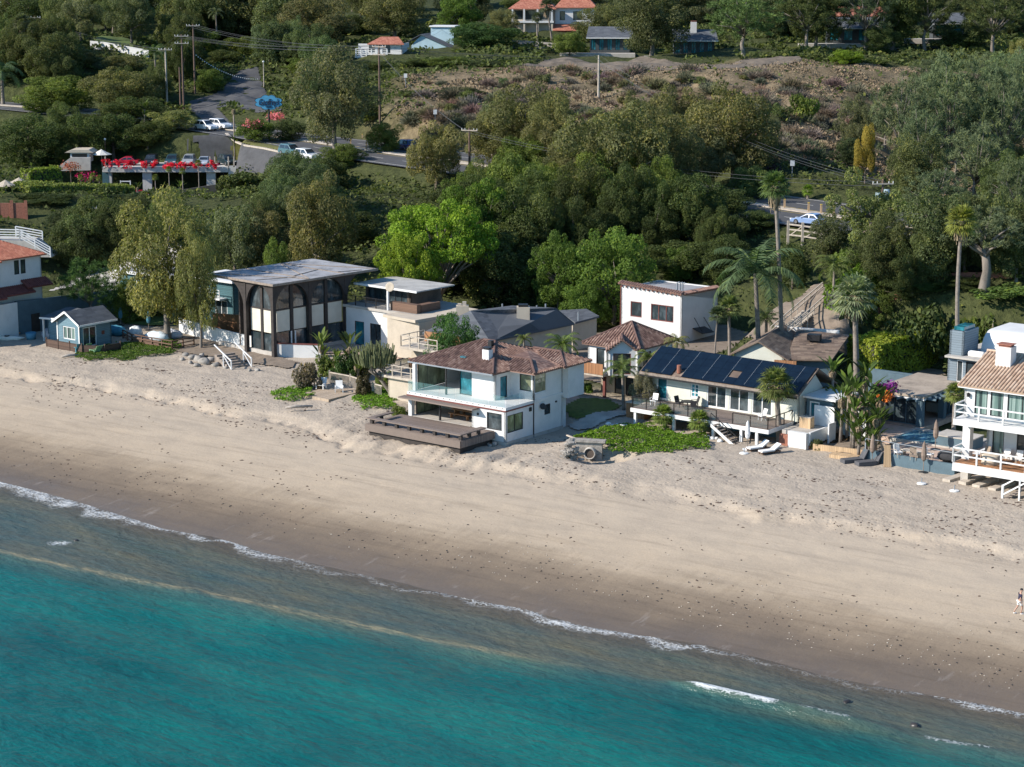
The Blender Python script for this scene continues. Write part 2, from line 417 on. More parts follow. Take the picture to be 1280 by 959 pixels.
# ---------------------------------------------------------------- ground materials
def sand_material():
    m, nt, b, o = nodes('sand'); h = NT(nt)
    at_ = h.n('Attribute'); at_.attribute_name = 'shore'; s = at_.outputs['Fac']
    pos = h.n('NewGeometry').outputs['Position']
    ra = math.radians(35)
    al = h.mapping(pos, (1, 1, 1), (0, 0, ra))                      # x along the coast, y inland
    broad = h.noise(h.mapping(al, (.12, .35, 1)), 1, 4)
    streak = h.noise(h.mapping(al, (1.6, .14, 1)), 1, 4)
    sj = h.math('ADD', s, h.math('ADD', h.math('MULTIPLY', h.math('SUBTRACT', broad, .5), 5.5), h.math('MULTIPLY', h.math('SUBTRACT', streak, .5), 2.4)))
    col = h.ramp(h.mrange(sj, -2, 34), [(.0, (.138, .106, .078)), (.13, (.152, .117, .086)), (.21, (.195, .150, .108)), (.30, (.305, .24, .172)), (.37, (.42, .338, .248)), (.60, (.46, .378, .286)), (.74, (.445, .366, .280)), (.80, (.415, .348, .275)), (1, (.40, .34, .275))])
    patch = h.noise(h.mapping(al, (.22, .6, 1)), 1, 5, .6)
    col = h.mix(.55, col, h.mix(1.0, col, h.ramp(patch, [(.3, (.74, .75, .78)), (.55, (1, 1, 1)), (.75, (1.1, 1.08, 1.04))]), 'MULTIPLY'))
    lines = h.noise(h.mapping(al, (.10, 1.3, 1)), 1, 5, .65)
    col = h.mix(.5, col, h.mix(1.0, col, h.ramp(lines, [(.36, (.78, .77, .76)), (.46, (1, 1, 1)), (.6, (1.03, 1.03, 1.02))]), 'MULTIPLY'))
    fine = h.noise(pos, 7, 4, .7)
    foot = h.n('TexVoronoi'); foot.inputs['Scale'].default_value = 1.7; h.l(pos, foot.inputs['Vector'])
    dim = h.math('MULTIPLY', h.mrange(foot.outputs['Distance'], .05, .3, 1, 0), h.mrange(sj, 21, 26))
    col = h.mix(.38, col, h.mix(1.0, col, h.ramp(fine, [(.25, .62), (.5, 1.0), (.8, 1.15)]), 'MULTIPLY'))
    # dark specks of pebbles and weed, denser at the wet edge
    vo = h.n('TexVoronoi'); vo.inputs['Scale'].default_value = 2.6; h.l(pos, vo.inputs['Vector'])
    sp = h.math('MULTIPLY', h.math('LESS_THAN', vo.outputs['Distance'], .09), h.math('GREATER_THAN', h.noise(h.mapping(al, (.1, .25, 1)), 1, 3), .5))
    col = h.mix(h.math('MULTIPLY', sp, .45), col, (.06, .05, .04))
    # pale run-off marks on the wet face
    run = h.noise(h.mapping(al, (1.1, .3, 1), (0, 0, math.radians(-28))), 1, 5, .65)
    wet = h.math('SUBTRACT', 1.0, h.mrange(s, 1.5, 6.5))
    col = h.mix(h.math('MULTIPLY', h.mrange(run, .60, .72, 0, .4), wet), col, (.33, .29, .26))
    h.l(col, b.inputs['Base Color'])
    h.l(h.mrange(sj, 0, 7, .42, .95), b.inputs['Roughness'])
    h.l(h.mrange(sj, 0, 7, .35, .1), b.inputs['Specular IOR Level'])
    rough_s = h.math('MULTIPLY', h.noise(pos, 2.4, 4, .65), h.mrange(s, 22, 28, .25, 1.0))
    h.bump(h.math('SUBTRACT', rough_s, h.math('MULTIPLY', dim, .4)), .6, .16, b)
    M['sand'] = m
def water_material():
    m, nt, b, o = nodes('sea_water'); h = NT(nt)
    at_ = h.n('Attribute'); at_.attribute_name = 'shore'; s0 = at_.outputs['Fac']
    a2 = h.n('Attribute'); a2.attribute_name = 'kelp'; kl = a2.outputs['Fac']           # metres seaward of the bar line
    pos = h.n('NewGeometry').outputs['Position']
    al = h.mapping(pos, (1, 1, 1), (0, 0, math.radians(35)))
    wob = h.noise(h.mapping(al, (.25, .6, 1)), 1, 4)
    k = h.math('ADD', kl, h.math('MULTIPLY', h.math('SUBTRACT', wob, .5), 2.2))
    deepn = h.noise(h.mapping(al, (.045, .12, 1)), 1, 4)
    deep = h.ramp(deepn, [(.3, (.001, .066, .068)), (.5, (.0015, .104, .098)), (.7, (.005, .142, .122))])
    left = h.mrange(h.math('ADD', h.n('SeparateXYZ').outputs[0], 0), 0, 1)
    shal_n = h.noise(h.mapping(al, (.10, .34, 1)), 1, 4)
    shal = h.ramp(shal_n, [(.30, (.045, .082, .080)), (.5, (.078, .094, .076)), (.70, (.120, .112, .070))])
    brown = h.mix(h.mrange(s0, -4, -.5), shal, (.125, .108, .080))
    base = h.mix(h.mrange(k, -1.6, 4.2, 0, 1, True), brown, deep)
    # murky patches beyond the bar
    mk = h.noise(h.mapping(al, (.07, .35, 1)), 1, 5, .6)
    base = h.mix(h.math('MULTIPLY', h.mrange(mk, .58, .74, 0, .55), h.math('SUBTRACT', 1.0, h.mrange(k, 5, 22))), base, (.055, .088, .060))
    # sand-laden strip along the bar
    bn = h.noise(h.mapping(al, (.5, 2.2, 1)), 1, 5, .65)
    band = h.math('MULTIPLY', h.math('SUBTRACT', 1.0, h.math('ABSOLUTE', h.math('DIVIDE', h.math('ADD', kl, h.math('MULTIPLY', h.math('SUBTRACT', wob, .5), 1.0)), .75)), clamp=True), h.mrange(bn, .37, .58, 0, .95))
    a4 = h.n('Attribute'); a4.attribute_name = 'along'
    band = h.math('MULTIPLY', band, h.mrange(a4.outputs['Fac'], -66, -80, 0, .85))
    base = h.mix(band, base, (.30, .255, .15))
    # lace of foam at the water's edge
    fo = h.n('TexVoronoi', feature='DISTANCE_TO_EDGE'); fo.inputs['Scale'].default_value = 2.3
    dist = h.n('VectorMath', operation='ADD'); h.l(pos, dist.inputs[0])
    nz = h.n('TexNoise'); nz.inputs['Scale'].default_value = 1.6; nz.inputs['Detail'].default_value = 4; h.l(pos, nz.inputs[0])
    h.l(nz.outputs[1], dist.inputs[1]); h.l(dist.outputs[0], fo.inputs['Vector'])
    lace = h.math('LESS_THAN', fo.outputs['Distance'], h.math('ADD', .02, h.math('MULTIPLY', h.noise(pos, 1.7, 3), .13)))
    a3 = h.n('Attribute'); a3.attribute_name = 'foam'; fm = a3.outputs['Fac']
    grain = h.math('ADD', h.math('MULTIPLY', h.noise(pos, 6, 4, .75), .55), h.math('MULTIPLY', h.noise(h.mapping(al, (.55, .9, 1)), 1, 4, .65), .45))
    frag = h.math('MULTIPLY', lace, h.mrange(h.math('MULTIPLY', fm, h.math('ADD', grain, .5)), .28, .75, 0, .75))
    solid = h.mrange(h.math('ADD', fm, h.math('MULTIPLY', h.math('SUBTRACT', grain, .5), 3.4)), .70, 1.15, 0, .92)
    foam = h.math('MAXIMUM', frag, solid)
    ripple_shade = h.noise(h.mapping(al, (1.1, 2.0, 1), (0, 0, .2)), 1, 6, .7)
    base = h.mix(.75, base, h.mix(1.0, base, h.ramp(ripple_shade, [(.30, (.55, .70, .74)), (.47, (1, 1, 1)), (.72, (1.15, 1.10, 1.08))]), 'MULTIPLY'))  # light and dark of the ripples painted into the water colour
    h.l(h.mix(foam, base, (.66, .68, .68)), b.inputs['Base Color'])
    h.l(h.mix(foam, (.14, .14, .14), (.8, .8, .8)), b.inputs['Roughness'])
    b.inputs['Specular IOR Level'].default_value = .27; b.inputs['IOR'].default_value = 1.33
    w1 = h.noise(h.mapping(al, (.8, 1.6, 1), (0, 0, .25)), 1, 5, .65); w2 = h.noise(h.mapping(al, (.11, .33, 1)), 1, 3)
    h.bump(h.math('ADD', h.math('MULTIPLY', w1, .34), h.math('MULTIPLY', w2, .5)), 1.0, .8, b)
    tr = h.n('BsdfTransparent'); mx = h.n('MixShader')
    alpha = h.math('MAXIMUM', foam, h.mrange(s0, .25, -3.2, .3, 1))
    h.l(alpha, mx.inputs[0]); h.l(tr.outputs[0], mx.inputs[1]); h.l(b.outputs[0], mx.inputs[2]); h.l(mx.outputs[0], o.inputs[0])
    M['sea_water'] = m
def hill_material():
    m, nt, b, o = nodes('hillside_earth'); h = NT(nt)
    pos = h.n('NewGeometry').outputs['Position']
    n1 = h.noise(pos, .11, 5, .6); n2 = h.noise(pos, 1.1, 5, .7)
    f = h.math('ADD', h.math('MULTIPLY', n1, .55), h.math('MULTIPLY', n2, .45))
    base = h.ramp(f, [(.28, (.045, .042, .028)), (.40, (.15, .112, .07)), (.52, (.25, .188, .12)), (.66, (.37, .285, .185))])
    at_ = h.n('Attribute'); at_.attribute_name = 'green'
    gr = h.ramp(n2, [(.3, (.03, .038, .016)), (.7, (.085, .095, .036))])
    base = h.mix(at_.outputs['Fac'], base, gr)
    a2 = h.n('Attribute'); a2.attribute_name = 'sandy'
    base = h.mix(a2.outputs['Fac'], base, h.ramp(n2, [(.3, (.30, .25, .20)), (.7, (.42, .36, .29))]))
    h.l(base, b.inputs['Base Color']); b.inputs['Roughness'].default_value = .95; b.inputs['Specular IOR Level'].default_value = .1
    h.bump(n2, .9, .5, b)
    M['hillside_earth'] = m
sand_material(); water_material(); hill_material()

# ---------------------------------------------------------------- beach, hillside, sea
def sheet(name, smin, smax, tmin, tmax, ds, dt, mt, zf=None, attrs=None):
    S = np.arange(smin, smax + ds / 2, ds); T = np.arange(tmin, tmax + dt / 2, dt)
    ss, tt = np.meshgrid(S, T, indexing='ij'); X, Y = xy(ss, tt)
    Z = zf(X, Y, ss, tt)
    me = npmesh(name, np.stack([X, Y, Z], -1).reshape(-1, 3), gridfaces(len(S), len(T))[:, ::-1], mt, {k: f(X, Y, ss, tt).ravel() for k, f in (attrs or {}).items()}, True)
    o = link(name, me); o['kind'] = 'structure'; return o
def setting():
    sheet('beach', -14, 46, -190, -18, .28, .33, 'sand', lambda X, Y, s, t: height(X, Y), {'shore': lambda X, Y, s, t: shore(s, t)})
    for a, b in ((-420, -190), (-18, 180)):
        sheet('beach', -14, 46, a, b, 1.5, 2.0, 'sand', lambda X, Y, s, t: height(X, Y), {'shore': lambda X, Y, s, t: shore(s, t)})
    def green(X, Y, s, t):
        g = fbm(X / 14, Y / 14, 3, 60) + .5
        d, _ = road_near(X, Y)
        P = X * 0
        bl = sstep(-30, -12, X) * sstep(318, 334, Y + X * .75) * (1 - sstep(388, 398, Y))    # dry bluff above the road
        return np.clip(1 - bl * (.95 - .25 * g), 0, 1)
    sheet('hillside', 46, 640, -420, 180, 1.6, 1.6, 'hillside_earth', lambda X, Y, s, t: height(X, Y),
          {'green': green, 'sandy': lambda X, Y, s, t: 1 - sstep(46, 52, s)})
    def bar(t): return np.interp(t, [-260, -120, -108, -101, -95, -89, -79, -71, -62.8, -55, -40, 60], [-15.5, -14.8, -14.2, -13.4, -13.1, -12.6, -12.1, -11.1, -9.9, -9.8, -8.7, -8.5])
    def wz(X, Y, s, t):
        k = bar(t) - s
        am = sstep(-64.5, -61, t) * (1 - sstep(-52, -46, t)) * .38 + .07
        z = am * np.exp(-((k - .3) / .7) ** 2) + fbm(t / 6, s / 2.2, 3, 70) * .10 * sstep(0, 6, -s)
        z += .035 * np.exp(-((shore(s, t) + .5) / .5) ** 2)
        return z * sstep(.6, -.6, s - 1.2) if False else z
    def foam(X, Y, s, t):
        sh = shore(s, t) + fbm(t / 2.4, t * 0, 4, 90) * 1.3
        amp = np.interp(t, [-260, -137, -118, -105, -97, -88, -80, -73, -66, -62, -58, -52, -48, -44, 60], [1, 1, .95, .9, .55, .62, .9, .95, .9, .55, .5, .45, .85, .9, .8])
        w_ = np.interp(t, [-260, -137, -105, -95, -80, -66, -60, -50, -42, 60], [1.9, 1.7, 1.5, .55, .8, 1.3, .5, .6, 1.8, 1.2])
        f = amp * np.exp(-(np.maximum(0, np.abs(sh + .45) - .1) / (w_ * .75 * np.clip(.9 + 1.3 * fbm(t / 6, t * 0 + 2, 3, 97), .25, 2))) ** 2)
        f = np.maximum(f, np.clip(.1 + .9 * fbm(t / 9, s * 0 + 4, 3, 93), 0, .3) * np.exp(-((sh + 1.9) / 1.5) ** 2))
        k = bar(t) - s + fbm(t / 3, t * 0, 3, 95) * .5
        wv = sstep(-63.2, -60.8, t) * (1 - sstep(-56.5, -54.8, t))
        f = np.maximum(f, 1.25 * wv * np.exp(-(np.maximum(0, np.abs(k - .05) - .22) / .28) ** 2))
        wv2 = np.maximum(sstep(-54.8, -54, t) * (1 - sstep(-51.5, -50, t)), sstep(-47, -46, t) * (1 - sstep(-43, -41, t)))
        f = np.maximum(f, .62 * wv2 * np.exp(-((k - .1) / .35) ** 2))
        # small wash round the half-sunk rocks
        for rx, ry in ROCKS:
            f = np.maximum(f, .95 * np.exp(-(((X - rx + .9) / 1.1) ** 2 + ((Y - ry) / .7) ** 2)))
        return f
    global ROCKS
    ROCKS = [tuple(at(q, r, .1)[:2]) for q, r in ((88, 678),)]
    sheet('water', -46, 1.6, -190, -18, .22, .33, 'sea_water', wz, {'shore': lambda X, Y, s, t: shore(s, t), 'kelp': lambda X, Y, s, t: bar(t) - s, 'foam': foam, 'along': lambda X, Y, s, t: t})
    at0 = {'shore': lambda X, Y, s, t: shore(s, t), 'kelp': lambda X, Y, s, t: bar(t) - s, 'along': lambda X, Y, s, t: t, 'foam': lambda X, Y, s, t: .9 * np.exp(-((shore(s, t) + .3) / .8) ** 2)}
    flat = lambda X, Y, s, t: X * 0
    sheet('water', -46, 1.6, -420, -190, .8, 3, 'sea_water', flat, at0); sheet('water', -46, 1.6, -18, 180, .8, 3, 'sea_water', flat, at0)
    sheet('water', -460, -46, -420, 180, 6, 6, 'sea_water', flat, at0)
setting()
# ---------------------------------------------------------------- vegetation
leafmat('leaf'); leafmat('needle', .12, .45); leafmat('petal', .3, .3)
simple('bark', (.15, .12, .095), .9, .3, 2, .02, streak=True); simple('pale_bark', (.20, .172, .145), .9, .3, 2, .02, streak=True)
simple('palm_bark', (.22, .185, .155), .9, .3, 3, .02); simple('dead_frond', (.25, .19, .12), .9, .35, 4)
tintmat('twig', .95, .35, 4)
def unit(v): return v / np.maximum(1e-9, np.linalg.norm(v, axis=-1, keepdims=True))
def leaves(clumps, n, L, Wd, seed, mode='leaf', bias=.9, shell=(.72, 1.06), zsq=1.0, cull=True):
    """leaf faces scattered through clumps [(centre, radii)]; returns verts, quads, per-face tone"""
    r = np.random.default_rng(seed)
    cc = np.array([c[0] for c in clumps], float); rr = np.array([c[1] if hasattr(c[1], '__len__') else (c[1],) * 3 for c in clumps], float)
    wgt = rr.max(1) ** 2; k = r.choice(len(cc), n, p=wgt / wgt.sum())
    d = unit(r.normal(size=(n, 3)))
    rad = r.uniform(shell[0], shell[1], n) ** 1.0
    p = cc[k] + d * rr[k] * rad[:, None]
    if cull and len(cc) > 1:                                     # drop leaves buried inside other clumps
        keep = np.ones(n, bool)
        for j in range(len(cc)):
            q = ((p - cc[j]) / rr[j]); keep &= ~(((q ** 2).sum(1) < .42) & (k != j))
        p, d, k = p[keep], d[keep], k[keep]
    n = len(p)
    nor = unit(d * bias + r.normal(size=(n, 3)) * .6 + np.array([0, 0, .25]))
    if mode == 'needle': tan = unit(d + r.normal(size=(n, 3)) * .25 + np.array([0, 0, .2])); 
    elif mode == 'droop': tan = unit(np.array([0, 0, -1.0]) + r.normal(size=(n, 3)) * .45)
    else: tan = unit(r.normal(size=(n, 3)))
    if mode == 'needle': nor = unit(np.cross(tan, r.normal(size=(n, 3))))
    tan = unit(tan - nor * (tan * nor).sum(1, keepdims=True)) if mode != 'needle' else tan
    bi = np.cross(nor, tan)
    l = L * r.uniform(.6, 1.35, n)[:, None]; w_ = Wd * r.uniform(.6, 1.35, n)[:, None]
    a = p - tan * l * .5; b = p + bi * w_ * .5 + nor * w_ * .12; c = p + tan * l * .5; e = p - bi * w_ * .5 + nor * w_ * .12
    V = np.stack([a, b, c, e], 1).reshape(-1, 3); Fq = np.arange(n * 4).reshape(n, 4)
    tone = np.clip(r.uniform(0, 1, n) * .8 + r.uniform(0, 1, len(cc))[k] * .35, 0, 1)
    return V, Fq, tone
def crown_mesh(name, clumps, n, L, Wd, seed, mode='leaf', mt='leaf', **kw):
    V, Fq, t = leaves(clumps, n, L, Wd, seed, mode, **kw)
    return npmesh(name, V, Fq, mt, {'rnd': t})
def trunk_mesh(name, base_r, fork, tips, mt, seed, lean=(0, 0), n=7):
    r = random.Random(seed); m = MB()
    f = Vector((lean[0] * fork, lean[1] * fork, fork))
    mid = f * .5 + Vector((r.uniform(-.3, .3), r.uniform(-.3, .3), 0))
    m.tube([(0, 0, -1.2), (0, 0, 0), mid, f], [base_r * 1.35, base_r * 1.15, base_r * .85, base_r * .7], n)
    for t in tips:
        t = Vector(t); a = f * r.uniform(.75, 1.0)
        b = a.lerp(t, .45) + Vector((r.uniform(-.4, .4), r.uniform(-.4, .4), r.uniform(0, .7)))
        rr_ = base_r * r.uniform(.32, .5)
        m.tube([a, b, t], [rr_, rr_ * .65, rr_ * .22], 5)
    return m.mesh(name, mt, True)
def dome(r, n, W, H, zc, rmin, rmax, low=-.6, flat=1.0, inner=0):
    """clump centres over an uneven ellipsoid crown"""
    out = []
    for i in range(n):
        while True:
            v = Vector((r.gauss(0, 1), r.gauss(0, 1), r.gauss(0, 1))).normalized()
            if v.z > low: break
        q = r.uniform(.55, 1.14) if i >= inner else r.uniform(.1, .5)
        rad = r.uniform(rmin, rmax)
        out.append(((v.x * W / 2 * q * .86, v.y * W / 2 * q * .86, zc + v.z * H / 2 * q * .88), (rad, rad, rad * flat)))
    return out
PROTO = {}
def make_protos():
    def add(kind, H0, W0, clumps, n, L, Wd, seed, mode='leaf', mt='leaf', bark='bark', base_r=.28, fork=3.5, ntips=9, lean=(0, 0), **kw):
        r = random.Random(seed)
        tips = [c[0] for c in r.sample(clumps, min(ntips, len(clumps)))]
        PROTO.setdefault(kind, []).append((trunk_mesh('trunk', base_r, fork, tips, bark, seed, lean), crown_mesh('crown', clumps, n, L, Wd, seed, mode, mt, **kw), H0, W0))
    for s in (1, 2, 3):
        r = random.Random(100 + s)
        c = dome(r, 62, 10, 12.6, 7.4, .75, 1.5, -.9, 1.25, 10)
        add('eucalypt', 14.0, 10.4, c, 30000, .33, .14, s, 'droop', bark='pale_bark', fork=4.5, base_r=.32)
        c2 = [q for q in c if q[0][2] > 3.6]
        add('lifted', 14.0, 10.4, c2, 26000, .33, .14, 70 + s, 'droop', bark='pale_bark', fork=5.2, base_r=.34)
        r = random.Random(200 + s)
        c = dome(r, 66, 10, 9.8, 5.4, .8, 1.6, -.95, .9, 10)
        add('broadleaf', 10.6, 10.6, c, 27000, .27, .19, 10 + s, fork=2.6)
        r = random.Random(300 + s)
        c = dome(r, 56, 9, 10, 6.4, .55, 1.15, -.9, 1.5, 6)
        add('willow', 11.6, 9.4, c, 24000, .36, .11, 20 + s, 'droop', bark='bark', fork=3.8, base_r=.3)
        r = random.Random(400 + s)
        c = []
        for x in dome(r, 170, 11, 9.5, 7.4, .50, .9, -.8, .75, 16): c.append(x)
        add('pine', 12.4, 11.6, c, 13500, .60, .065, 30 + s, 'needle', 'needle', bark='pale_bark', fork=4.6, base_r=.30, ntips=22, shell=(.15, .9), cull=False)
        c3 = [q for q in c if q[0][2] > 7.2]
        add('bigpine', 12.4, 11.6, c3, 13000, .55, .07, 90 + s, 'needle', 'needle', bark='pale_bark', fork=6.2, base_r=.62, ntips=20, shell=(.15, .9), cull=False)
        r = random.Random(500 + s)
        c = dome(r, 26, 3.6, 2.5, .95, .35, .65, -.4, .9, 4)
        add('shrub', 2.4, 3.9, c, 3200, .26, .17, 40 + s, fork=.5, base_r=.06, ntips=8)
    for s in (1, 2):
        r = random.Random(600 + s)                              # smooth domed crown of many small bright clumps
        c = dome(r, 200, 12, 10.2, 4.9, .55, 1.1, -.9, .8, 0)
        add('domed', 10.2, 12.2, c, 34000, .25, .17, 50 + s, fork=3.0, base_r=.35, ntips=26, bark='pale_bark')
        r = random.Random(700 + s)                              # wind-swept umbrella with bare lower limbs
        c = dome(r, 120, 13, 7.4, 7.2, .6, 1.2, -.45, .7, 0)
        add('umbrella', 11.3, 13.2, c, 30000, .25, .18, 60 + s, fork=2.4, base_r=.34, ntips=40, bark='pale_bark')
    for s in (1, 2, 3):                                         # leafless brush: a ball of fine twigs
        r = np.random.default_rng(800 + s); n = 900
        d = unit(r.normal(size=(n, 3)) * np.array([1, 1, .75]) + np.array([0, 0, .55])); d[:, 2] = np.abs(d[:, 2])
        a = d * r.uniform(.05, .6, n)[:, None] * np.array([1.7, 1.7, 1.3]); t = unit(d + r.normal(size=(n, 3)) * .35)
        l = r.uniform(.5, 1.1, n)[:, None]; sd_ = unit(np.cross(t, r.normal(size=(n, 3)))) * .03
        V = np.stack([a - sd_, a + sd_, a + t * l + sd_ * .5, a + t * l - sd_ * .5], 1).reshape(-1, 3)
        PROTO.setdefault('brush', []).append((None, npmesh('twigs', V, np.arange(n * 4).reshape(n, 4), 'twig', {'rnd': r.uniform(0, 1, n)}), 1.9, 3.6))
make_protos()
_tn = [0]
NAMES = {'bigpine': 'pine_tree', 'lifted': 'eucalyptus_tree', 'eucalypt': 'eucalyptus_tree', 'broadleaf': 'broadleaf_tree', 'willow': 'willow_tree', 'pine': 'pine_tree', 'shrub': 'shrub', 'domed': 'domed_tree', 'umbrella': 'umbrella_tree', 'brush': 'dry_brush'}
def tree(kind, cx, ytop, wpx, D, col, label, cat='tree', group=None, var=None, zb=None, sink=.3):
    """crown centre column cx, crown top ytop and crown width in picture pixels, standing at distance D"""
    P = atD(cx, ytop, D); z0 = gz(P.x, P.y) - sink if zb is None else zb
    k = _tn[0]; _tn[0] += 1; r = random.Random(k * 7 + 3)
    pr = PROTO[kind]; tk, cr, H0, W0 = pr[(k if var is None else var) % len(pr)]
    hgt = max(1.0, P.z - z0); wid = wpx * D / FOC
    o = thing(NAMES[kind], label, cat, (P.x, P.y, z0), r.uniform(0, 6.28), group, (wid / W0, wid / W0 * r.uniform(.9, 1.05), hgt / H0))
    if tk: link('trunk', tk, o)
    v = r.uniform(.88, 1.12); j = [c * v * r.uniform(.96, 1.04) for c in col]
    link('crown' if tk else 'twigs', cr, o, j)
    return o
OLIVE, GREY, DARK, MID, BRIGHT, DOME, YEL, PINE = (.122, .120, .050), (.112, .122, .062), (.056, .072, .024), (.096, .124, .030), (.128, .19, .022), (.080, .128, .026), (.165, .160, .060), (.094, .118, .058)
def trees():
    T = tree
    # belt behind the beach houses
    T('lifted', 204, 243, 138, 224, YEL, 'yellowish olive drooping tree behind the white boundary wall and lawn')
    T('lifted', 246, 276, 58, 220, YEL, 'olive tree with bare leaning trunks beside the white boundary wall')
    T('willow', 292, 258, 85, 256, GREY, 'thin grey green tree behind the dark timber pavilion roof')
    T('willow', 338, 262, 80, 258, OLIVE, 'pale olive feathery tree touching the big round olive tree')
    T('eucalypt', 392, 212, 100, 252, OLIVE, 'big round olive brown tree rising behind the dark timber pavilion')
    T('broadleaf', 345, 302, 40, 246, MID, 'small bright green tree low behind the timber pavilion roof')
    T('broadleaf', 440, 262, 90, 268, DARK, 'dark green bushy tree between the round olive tree and umbrella tree')
    T('umbrella', 548, 248, 150, 236, BRIGHT, 'bright lime green wind swept umbrella tree with bare lower limbs')
    T('umbrella', 512, 292, 84, 230, (.135, .17, .02), 'lower lime green lobe left of the bright umbrella tree')
    T('umbrella', 598, 222, 105, 248, (.085, .135, .022), 'lime green tree crown rising above the bright umbrella tree')
    T('broadleaf', 640, 192, 96, 262, MID, 'mid green rounded tree right of the bright umbrella tree')
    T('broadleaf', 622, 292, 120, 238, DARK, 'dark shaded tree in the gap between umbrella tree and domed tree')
    T('broadleaf', 690, 278, 80, 248, DARK, 'deep green tree just behind the left lobe of the domed tree')
    T('domed', 700, 288, 84, 234, DOME, 'smaller left lobe of the smooth domed green trees')
    T('domed', 768, 277, 128, 232, DOME, 'large smooth domed yellow green tree behind the grey roofed house')
    T('broadleaf', 730, 345, 60, 228, DOME, 'low green tree under the domed tree beside the white tower house')
    T('eucalypt', 768, 124, 150, 268, OLIVE, 'tall olive brown eucalyptus standing behind the domed tree')
    T('eucalypt', 722, 166, 92, 280, OLIVE, 'olive eucalyptus left of the tall brown one on the slope')
    T('eucalypt', 826, 134, 104, 276, OLIVE, 'shaggy olive eucalyptus right beside the tall brown one')
    T('eucalypt', 920, 99, 124, 288, OLIVE, 'tall dark olive eucalyptus behind the tall skinny palm')
    T('eucalypt', 872, 158, 88, 284, GREY, 'grey green eucalyptus between the two tall olive ones')
    T('eucalypt', 660, 106, 112, 312, OLIVE, 'spreading olive tree on the bank below the bare bluff')
    T('eucalypt', 800, 112, 84, 300, OLIVE, 'olive tree poking up at the foot of the bare bluff')
    T('broadleaf', 700, 196, 60, 290, GREY, 'grey green bushy tree on the bank under the road')
    T('broadleaf', 900, 232, 96, 262, DARK, 'dark green tree low on the slope left of the tall skinny palm')
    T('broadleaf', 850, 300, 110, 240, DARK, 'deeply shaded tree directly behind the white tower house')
    T('broadleaf', 905, 296, 70, 236, DARK, 'dark tree between tower house and feather palm')
    T('broadleaf', 850, 306, 50, 238, DOME, 'small knobbly green tree poking above the tower house roof')
    T('willow', 545, 155, 84, 300, YEL, 'olive yellow bushy tree below the road beside the brown utility pole')
    T('eucalypt', 417, 60, 104, 334, (.108, .108, .056), 'very tall grey green eucalyptus beside the restaurant driveway')
    T('broadleaf', 428, 178, 66, 322, MID, 'leafy green tree under the tall grey green eucalyptus')
    T('broadleaf', 410, 196, 76, 312, DARK, 'dark bush at the foot of the tall grey green eucalyptus')
    # left, round the restaurant
    T('broadleaf', 36, 146, 98, 352, DARK, 'big dark rounded tree left of the restaurant parking deck')
    T('broadleaf', 70, 92, 110, 382, MID, 'wide mid green tree above the big dark rounded tree')
    T('eucalypt', 150, 82, 100, 378, OLIVE, 'brownish olive tree with rounded top behind the parking deck')
    T('broadleaf', 165, 122, 92, 366, DARK, 'dark green tree directly behind the red flowers of the deck')
    T('broadleaf', 216, 136, 64, 358, YEL, 'olive yellow bush beside the two parked white cars')
    T('broadleaf', 108, 150, 80, 372, DARK, 'shaded tree behind the umbrellas of the parking deck')
    T('shrub', 315, 211, 82, 326, DARK, 'dark clipped shrub bank below the restaurant driveway', 'shrub')
    T('shrub', 288, 218, 40, 322, DARK, 'dark shrub next to the end of the parking deck', 'shrub')
    T('broadleaf', 322, 148, 66, 346, MID, 'green bush with pink blossom under the restaurant sign')
    T('broadleaf', 362, 150, 44, 348, DARK, 'dark leafy bush right of the sign post')
    T('shrub', 395, 130, 60, 372, MID, 'pale green shrub beyond the sign by the upper drive', 'shrub')
    # top left hillside
    T('eucalypt', 98, -8, 60, 446, GREY, 'grey eucalyptus left of the sunlit lawn at the top')
    T('eucalypt', 162, -16, 62, 442, GREY, 'tall eucalyptus with pale trunk beside the sunlit lawn')
    T('broadleaf', 35, -6, 90, 470, DARK, 'dark tree behind the tall fan palm in the top corner')
    T('broadleaf', 130, -8, 60, 490, DARK, 'dark tree between the two grey eucalyptus trees')
    T('broadleaf', 225, -12, 80, 478, DARK, 'dark tree right of the eucalyptus with the pale trunk')
    T('broadleaf', 66, 26, 44, 438, DOME, 'bright green round bush below the grey eucalyptus')
    T('broadleaf', 12, 36, 40, 440, MID, 'mid green bush at the left picture edge below the dark tree')
    T('broadleaf', 97, 62, 70, 418, OLIVE, 'olive hedge like bush below the pale garden wall')
    T('broadleaf', 150, 68, 60, 414, OLIVE, 'yellow olive bush mound under the pale garden wall')
    T('broadleaf', 285, -6, 80, 482, DARK, 'shaded tree above the upper end of the restaurant drive')
    T('eucalypt', 255, 36, 50, 452, MID, 'green tree behind the string of lights')
    T('broadleaf', 305, 44, 66, 446, MID, 'mid green tree at the head of the shaded drive')
    T('broadleaf', 345, 52, 60, 436, DARK, 'dark tree right of the shaded drive head')
    T('eucalypt', 394, -10, 104, 440, (.11, .105, .045), 'large tan olive tree at the top left of centre')
    T('eucalypt', 492, -12, 96, 452, OLIVE, 'broad olive tree left of the pale blue hill house')
    T('broadleaf', 440, 18, 70, 462, DARK, 'dark tree behind the white balustrade house')
    T('broadleaf', 385, 72, 70, 414, MID, 'green tree just above the very tall eucalyptus')
    T('broadleaf', 470, 76, 60, 408, DARK, 'dark shrubby tree below the white balustrade house')
    T('broadleaf', 572, -8, 70, 470, DOME, 'bright green tree behind the pale blue hill house')
    T('broadleaf', 602, 30, 96, 428, (.055, .09, .03), 'smooth dark green tree in front of the pale blue hill house')
    T('eucalypt', 630, 12, 44, 452, OLIVE, 'brown tipped tree beside the smooth dark green one')
